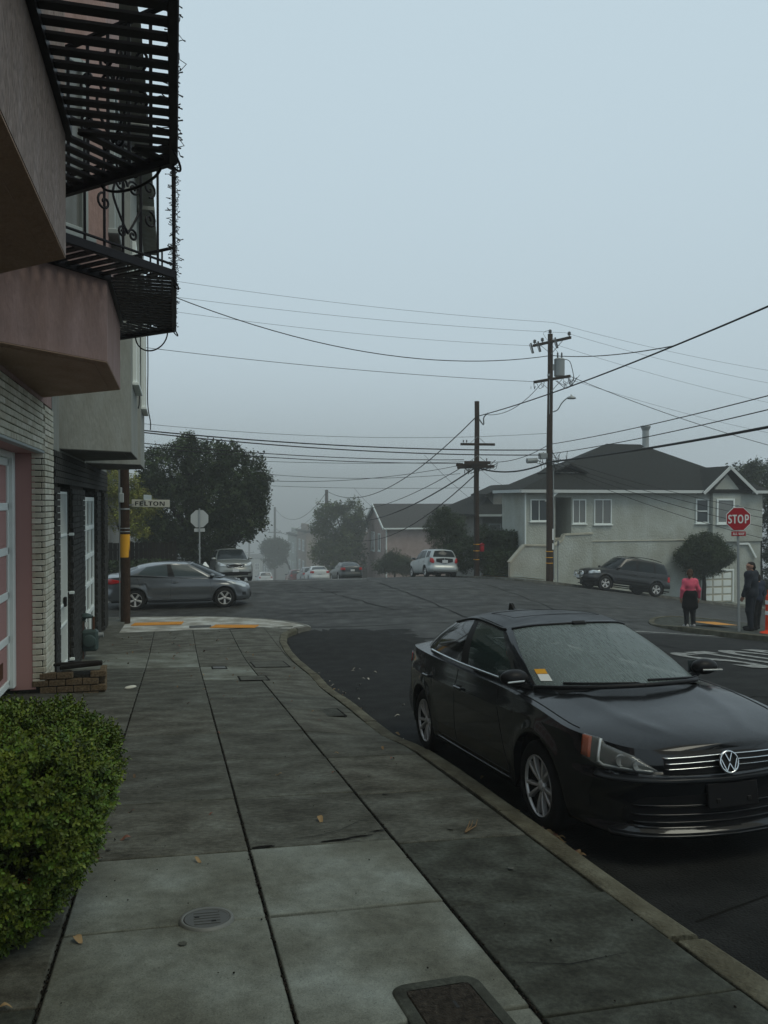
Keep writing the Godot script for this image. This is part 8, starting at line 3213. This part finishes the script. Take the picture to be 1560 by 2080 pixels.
func person(label: String, foot: Vector3, turn: float, P: Dictionary) -> Node3D:
	# P.j: joints in metres for the figure standing at the origin, facing +z
	var o := thing("person", label, "person", foot, Basis.from_euler(Vector3(0, turn, 0)))
	var j: Dictionary = P.j
	var s: float = P.s
	var hb: Basis = P.head
	var g := Geo.new()
	var f := Field.new()
	f.setup(Vector3(-0.5, -0.02, -0.4) * s, Vector3(0.5, 1.62, 0.4) * s, 0.02 * s, 0.05 * s)
	var legs := func(q: Field, add: float, from_hip: bool) -> void:
		for i in 2:
			var sd: String = ["l", "r"][i]
			if from_hip:
				q.bone(j["hip_" + sd] * s, j["knee_" + sd] * s, (0.085 + add) * s, (0.056 + add) * s)
			q.bone(j["knee_" + sd] * s, j["ankle_" + sd] * s, (0.054 + add) * s, (0.036 + add * 1.1) * s)
	var torso := func(q: Field, add: float, low: float) -> void:
		q.bone(Vector3(-0.07, low, 0) * s, Vector3(0.07, low, 0) * s, (P.waist + add) * s, (P.waist + add) * s, 1.1)
		q.bone(Vector3(0, low, 0) * s, Vector3(0, 1.2, P.bend) * s, (P.waist + add) * s, (P.waist + 0.01 + add) * s, 1.1)
		q.bone(Vector3(-0.09, 1.25, P.bend) * s, Vector3(0.09, 1.25, P.bend) * s, (0.1 + add) * s, (0.1 + add) * s, 1.1)
		q.bone(j.sh_l * s, j.sh_r * s, (0.068 + add) * s, (0.068 + add) * s)
	var arms := func(q: Field, add: float, end: float) -> void:
		for i in 2:
			var sd: String = ["l", "r"][i]
			q.bone(j["sh_" + sd] * s, j["el_" + sd] * s, (0.052 + add) * s, (0.040 + add) * s)
			q.bone(j["el_" + sd] * s, j["el_" + sd].lerp(j["wr_" + sd], end) * s, (0.040 + add) * s, (0.028 + add) * s)
	legs.call(f, 0.0, true)
	torso.call(f, 0.0, 0.95)
	arms.call(f, 0.0, 1.0)
	f.bone(Vector3(-0.07, 0.9, 0) * s, Vector3(0.07, 0.9, 0) * s, 0.1 * s, 0.1 * s)
	f.bone(Vector3(0, 1.36, P.bend) * s, Vector3(0, 1.48, P.bend * 1.3) * s, 0.058 * s, 0.052 * s)
	f.mesh_into(g)
	var ha: Vector3 = j.head * s
	head_into(g, ha, hb, s * P.get("head_s", 1.0))
	for i in 2:
		var sd: String = ["l", "r"][i]
		hand_into(g, j["wr_" + sd] * s, j["wr_" + sd] - j["el_" + sd], Vector3(-1.0 if i == 0 else 1.0, 0, 0.2), -1.0 if i == 0 else 1.0, s)
	obj(o, "body", g, P.skin)
	face_parts(o, ha, hb, s)
	# clothes
	f = Field.new()
	f.setup(Vector3(-0.55, 0.0, -0.45) * s, Vector3(0.55, 1.55, 0.45) * s, 0.018 * s, 0.05 * s)
	legs.call(f, 0.022, true)
	f.bone(Vector3(-0.07, 0.92, 0) * s, Vector3(0.07, 0.92, 0) * s, 0.118 * s, 0.118 * s)
	g = Geo.new()
	f.mesh_into(g)
	obj(o, "trousers", g, P.trousers)
	f = Field.new()
	f.setup(Vector3(-0.55, 0.6, -0.45) * s, Vector3(0.55, 1.55, 0.45) * s, 0.016 * s, 0.045 * s)
	torso.call(f, P.loose, P.hem)
	arms.call(f, P.loose * 0.8, 0.93)
	f.bone(Vector3(0, 1.34, P.bend) * s, Vector3(0, 1.40, P.bend) * s, 0.072 * s, 0.064 * s)
	g = Geo.new()
	f.mesh_into(g)
	obj(o, P.top_name, g, P.top)
	if P.has("skirt"):
		f = Field.new()
		f.setup(Vector3(-0.45, 0.4, -0.4) * s, Vector3(0.45, 1.1, 0.4) * s, 0.016 * s, 0.05 * s)
		f.bone(Vector3(-0.06, 0.99, 0) * s, Vector3(0.06, 0.99, 0) * s, 0.13 * s, 0.13 * s)
		f.bone(Vector3(-0.07, 0.97, -0.01) * s, Vector3(-0.11, 0.63, -0.03) * s, 0.125 * s, 0.11 * s)
		f.bone(Vector3(0.07, 0.97, -0.01) * s, Vector3(0.14, 0.62, -0.04) * s, 0.125 * s, 0.105 * s)
		f.bone(Vector3(0.0, 0.97, -0.03) * s, Vector3(0.02, 0.62, -0.05) * s, 0.125 * s, 0.11 * s)
		g = Geo.new()
		f.mesh_into(g)
		obj(o, "tied_jacket", g, P.skirt)
	for i in 2:
		var sd: String = ["l", "r"][i]
		shoe(o, j["ankle_" + sd] * s + Vector3(0, 0.02, 0), Vector3(0.1 * (1 if i == 0 else -1), 0, 1), P.shoes, s)
	# hair
	f = Field.new()
	f.setup(Vector3(-0.16, -0.2, -0.2), Vector3(0.16, 0.2, 0.16), 0.010, 0.03)
	f.bone(Vector3(0, 0.046, -0.035), Vector3(0, 0.052, 0.006), 0.080, 0.073)
	f.bone(Vector3(-0.028, -0.01, -0.052), Vector3(0.028, -0.01, -0.052), 0.060, 0.060)
	f.bone(Vector3(-0.02, -0.06, -0.05), Vector3(0.02, -0.06, -0.05), 0.042, 0.042)
	if P.bun:
		f.bone(Vector3(0.01, -0.03, -0.10), Vector3(0.03, -0.09, -0.115), 0.045, 0.035)
		f.bone(Vector3(0.03, -0.09, -0.115), Vector3(0.035, -0.14, -0.10), 0.034, 0.02)
	g = Geo.new()
	f.mesh_into(g, Transform3D(hb.scaled_local(Vector3.ONE * s), ha))
	obj(o, "hair", g, P.hair)
	return o

func build_people() -> void:
	var skin := mat("skin", Color(.34, .19, .135), 0.6)
	mat("lips", Color(.28, .10, .09), 0.5)
	var pink := skin_of(mat("coral_knit", Color(.84, .15, .24), 0.9), tex.stucco, Vector3.ONE * 2.0, tex.n_stucco, 0.5)
	var black := mat("black_cloth", Color(.010, .010, .011), 0.9)
	var char := mat("charcoal_cloth", Color(.022, .023, .024), 0.9)
	var navy := mat("navy_cloth", Color(.013, .017, .024), 0.85)
	var blue := mat("slate_cloth", Color(.022, .030, .048), 0.85)
	var brown := mat("brown_hair", Color(.055, .028, .016), 0.6)
	var dhair := mat("dark_hair", Color(.014, .011, .010), 0.6)
	var pale := mat("pale_shoe", Color(.35, .34, .33), 0.7)
	# woman, back to us, weight on her right leg
	var j := {
		"hip_l": Vector3(0.085, 0.90, 0), "knee_l": Vector3(0.10, 0.50, 0.02), "ankle_l": Vector3(0.11, 0.09, -0.04),
		"hip_r": Vector3(-0.085, 0.90, 0), "knee_r": Vector3(-0.10, 0.50, 0.04), "ankle_r": Vector3(-0.115, 0.09, 0.02),
		"sh_l": Vector3(0.148, 1.335, 0), "el_l": Vector3(0.235, 1.10, -0.03), "wr_l": Vector3(0.245, 0.86, 0.03),
		"sh_r": Vector3(-0.148, 1.335, 0), "el_r": Vector3(-0.25, 1.10, -0.03), "wr_r": Vector3(-0.275, 0.86, 0.03),
		"head": Vector3(0, 1.56, 0.02),
	}
	var y := road_y(14.05, 19.55) + 0.045
	person("person in coral pink sweater with jacket tied at the waist, back turned", pt(14.02, y, 19.5), PI - 0.2, {
		"j": j, "s": 0.985, "head": Basis.from_euler(Vector3(0.08, -0.25, 0)), "waist": 0.10, "bend": -0.01, "skin": skin, "trousers": char, "top": pink, "top_name": "sweater", "loose": 0.016, "hem": 1.02, "skirt": black, "shoes": pale, "hair": brown, "bun": true})
	# man behind the stop sign, seen from behind, face turned to the left
	j = j.duplicate()
	j.sh_l = Vector3(0.20, 1.38, 0)
	j.sh_r = Vector3(-0.20, 1.38, 0)
	j.el_l = Vector3(0.27, 1.10, 0.0)
	j.wr_l = Vector3(0.25, 0.87, 0.10)
	j.el_r = Vector3(-0.27, 1.10, 0.0)
	j.wr_r = Vector3(-0.25, 0.87, 0.10)
	j.ankle_r = Vector3(-0.10, 0.09, 0.06)
	y = ground(14.95, 18.2) + 0.13
	person("person in dark navy jacket looking left, behind the red stop sign's post", pt(14.98, y, 18.2), PI + 0.55, {
		"j": j, "s": 1.10, "head": Basis.from_euler(Vector3(0.1, 0.85, 0)), "waist": 0.125, "bend": 0.0, "skin": skin, "trousers": navy, "top": mat("jacket_cloth", Color(.016, .021, .028), 0.8), "top_name": "jacket", "loose": 0.036, "hem": 0.93, "shoes": black, "hair": dhair, "bun": false})
	y = ground(15.6, 18.4) + 0.13
	person("shorter person in slate top between the navy jacket and the orange post", pt(15.5, y, 18.6), PI + 0.2, {
		"j": j, "s": 0.92, "head": Basis.from_euler(Vector3(0.15, 0.3, 0)), "waist": 0.11, "bend": 0.0, "skin": skin, "trousers": black, "top": blue, "top_name": "shirt", "loose": 0.03, "hem": 0.95, "shoes": black, "hair": dhair, "bun": false})

# ---------------------------------------------------------------- fallen leaves and scraps
func dry_leaf(sd: int, l: float, w: float) -> ArrayMesh:
	var r := RandomNumberGenerator.new()
	r.seed = sd
	var g := Geo.new()
	var rows := []
	for i in 7:
		var t := i / 6.0
		var ww := w * sin(PI * clampf(t * 0.95 + 0.04, 0, 1)) * 0.5
		var y := 0.012 * sin(t * 5.0 + sd) + 0.01
		rows.append(PackedVector3Array([Vector3(-ww, y + ww * r.randf_range(0.2, 0.6), (t - 0.5) * l), Vector3(0, y, (t - 0.5) * l), Vector3(ww, y + ww * r.randf_range(0.1, 0.6), (t - 0.5) * l)]))
	g.sheet(rows)
	return g.mesh()

func build_litter() -> void:
	var cols := [Color(.15, .10, .055), Color(.24, .165, .085), Color(.10, .07, .045), Color(.15, .075, .055), Color(.34, .32, .27)]
	var ms := []
	for i in cols.size():
		ms.append(mat("dry_leaf_%d" % i, cols[i], 0.8))
	var shapes := []
	for i in 4:
		shapes.append(dry_leaf(500 + i, 0.075, [0.028, 0.034, 0.024, 0.04][i]))
	var r := RandomNumberGenerator.new()
	r.seed = 99
	var drop := func(p: Vector3, label: String, group: String, size: float, m: int) -> void:
		var o := obj(self, "fallen_leaf", shapes[r.randi() % 4], ms[m], p + Vector3(0, 0.002, 0), Basis.from_euler(Vector3(-0.088 + r.randf_range(-.1, .1), r.randf() * TAU, r.randf_range(-.15, .15))).scaled(Vector3.ONE * size * 0.72))
		tag(o, label, "leaf", group)
	# ones that can be told apart
	drop.call(on_walk(-0.42, 4.75), "dark curled leaf at the joint by the boxwood's edge", "", 1.1, 2)
	drop.call(on_walk(0.12, 4.62), "tan leaf on the light slab left of the long joint, above the round cover", "", 1.15, 1)
	drop.call(on_walk(-0.42, 3.72), "pointed tan leaf on the joint between the shrub and the round cover", "", 1.3, 1)
	drop.call(on_walk(0.93, 5.22), "pale brown leaf on the dark slab near the chipped joint", "", 1.5, 1)
	drop.call(on_walk(-0.3, 5.1), "reddish leaf by the shrub on the dark slab", "", 1.2, 3)
	drop.call(on_walk(1.18, 2.52), "tan leaf at the corner of the square meter cover", "", 1.6, 4)
	drop.call(on_walk(-0.62, 3.2), "yellowish leaf on the dark concrete under the shrub", "", 1.1, 1)
	for i in 34:
		drop.call(on_walk(r.randf_range(-0.45, 2.1), 5.0 + pow(r.randf(), 0.8) * 9.0), "small dry leaf scattered on the dark worn slabs", "leaves scattered on the far pavement", r.randf_range(0.6, 1.3), r.randi() % 4)
	for i in 34:
		drop.call(on_walk(r.randf_range(-1.4, 1.6), 15.0 + r.randf() * 5.2), "dry leaf on the pavement near the corner", "leaves near the corner", r.randf_range(0.9, 2.0), [0, 2, 2, 3][r.randi() % 4])
	for i in 34:
		var t := 5.0 + r.randf() * 11.0
		drop.call(on_road(2.37 + absf(r.randfn()) * 0.07, t, 0.008), "leaf lodged in the gutter along the kerb", "leaves along the gutter", r.randf_range(0.7, 1.5), [0, 1, 2, 4][r.randi() % 4])
	for i in 22:
		drop.call(on_road(2.42 + absf(r.randfn()) * 0.05, 5.05 + r.randfn() * 0.22, 0.01 + r.randf() * 0.03), "yellow-brown leaf heaped against the kerb by the black sedan's front wheel", "leaf heap by the front wheel", r.randf_range(1.2, 2.0), [0, 1, 1, 3][r.randi() % 4])
	for i in 16:
		drop.call(on_road(r.randf_range(2.5, 3.6), r.randf_range(9.6, 15.5), 0.01), "pale scrap of leaf on the asphalt behind the black sedan", "scraps on the asphalt", r.randf_range(0.8, 1.4), 4)
	# a twig and a crushed paper cup
	var g := Geo.new()
	for a in [[0.0, 0.0], [0.03, 0.3], [-0.02, -0.25]]:
		g.tube([Vector3(0, 0.01, 0), Vector3(a[0] + 0.06, 0.012, -0.10), Vector3(0.1 + a[0], 0.014 + a[0] * 0.1, -0.22)], [0.006, 0.004, 0.002], 5)
	var tw := obj(self, "dry_frond", g, mats.dry_leaf_0, on_walk(1.78, 4.75), Basis.from_euler(Vector3(-0.088, -0.15, 0)))
	tag(tw, "dry forked brown frond on the slab near the sedan's front wheel", "twig")
	g = Geo.new()
	g.blob(Vector3(0, 0.02, 0), Vector3(0.085, 0.02, 0.045), 12, 6, Basis.from_euler(Vector3(0.1, 0, 0.1)))
	var pc := obj(self, "crushed_paper", g, mats.sign_cream, on_walk(-0.62, 11.9), Basis.from_euler(Vector3(0.09, 0.2, 0)))
	tag(pc, "crushed white paper wrapper beside the brick planter", "litter")
	# grit and old gum on the slabs, crumbs in the long joints
	g = Geo.new()
	for i in 110:
		var u := r.randf_range(-0.5, 2.1)
		var t := 2.3 + pow(r.randf(), 1.5) * 9.0
		var c := on_walk(u, t, 0.009)
		var q := r.randf_range(0.002, 0.006)
		g.blob(c, Vector3(q, q * 0.5, q * r.randf_range(0.7, 1.6)), 5, 3)
	for j in [0.42, 1.31, -0.5]:
		for i in 420:
			var t := 2.2 + pow(r.randf(), 1.4) * 12.0
			var c := on_walk(j + r.randfn() * 0.004, t, r.randf_range(-0.012, 0.004))
			var q := r.randf_range(0.003, 0.008)
			g.blob(c, Vector3(q, q * 0.7, q * r.randf_range(0.8, 2.0)), 5, 3)
	stuff(get_node("sidewalk"), "grit", g, mats.soil)
	g = Geo.new()
	for i in 7:
		var c := on_walk(r.randf_range(-0.45, 2.0), 2.4 + r.randf() * 7.0, 0.0075)
		var ring := PackedVector3Array()
		var q := r.randf_range(0.010, 0.026)
		for k in 9:
			var a := TAU * k / 9.0
			ring.append(Vector3(cos(a) * q * r.randf_range(0.8, 1.15), 0.0, sin(a) * q * r.randf_range(0.8, 1.15)))
		for k in 9:
			ring[k] = c + ring[k] + Vector3(0, ring[k].z * 0.088 - ring[k].x * 0.035, 0)
		g.fan(c + Vector3(0, 0.001, 0), ring)
	stuff(get_node("sidewalk"), "gum_spots", g, mats.slab_mid)
	# hairline cracks across the slabs
	for path in [[[-0.15, 8.2], [0.02, 7.7], [0.1, 7.45], [0.26, 7.3], [0.42, 7.25]], [[0.42, 7.25], [0.7, 7.35], [0.95, 7.3]], [[0.66, 4.86], [0.86, 4.9], [1.02, 4.98], [1.16, 5.12], [1.3, 5.2]], [[1.4, 6.7], [1.7, 6.62], [2.15, 6.4]], [[1.5, 10.5], [1.8, 10.9], [2.1, 10.8]], [[-0.3, 10.4], [0.0, 10.7], [0.3, 10.6]], [[1.35, 3.1], [1.6, 3.02], [1.9, 3.06]]]:
		g = Geo.new()
		var rows := [PackedVector3Array(), PackedVector3Array()]
		for i in path.size():
			var w := 0.003 if i > 0 and i < path.size() - 1 else 0.001
			rows[0].append(on_walk(path[i][0], path[i][1] - w, 0.0075))
			rows[1].append(on_walk(path[i][0], path[i][1] + w, 0.0075))
		g.sheet(rows)
		obj(get_node("sidewalk"), "crack", g, mats.joint_dirt)
	# dirt and weeds in the joints: the chipped dark corner at the near joint
	for q in [[0.50, 4.775, 0.09, 0.025], [0.95, 4.80, 0.12, 0.014], [1.12, 4.84, 0.10, 0.012], [1.25, 4.92, 0.06, 0.010]]:
		g = Geo.new()
		var ring := PackedVector3Array()
		for i in 14:
			var a := TAU * i / 14.0
			ring.append(Vector3(cos(a) * q[2] * r.randf_range(0.7, 1.1), 0, sin(a) * q[3] * r.randf_range(0.5, 1.3)))
		g.fan(Vector3(0, 0.006, 0), ring)
		var o := obj(get_node("sidewalk"), "joint_dirt", g, mats.joint_dirt, on_walk(q[0], q[1], 0.004), Basis.from_euler(Vector3(-0.088, 0.1, -0.035)))
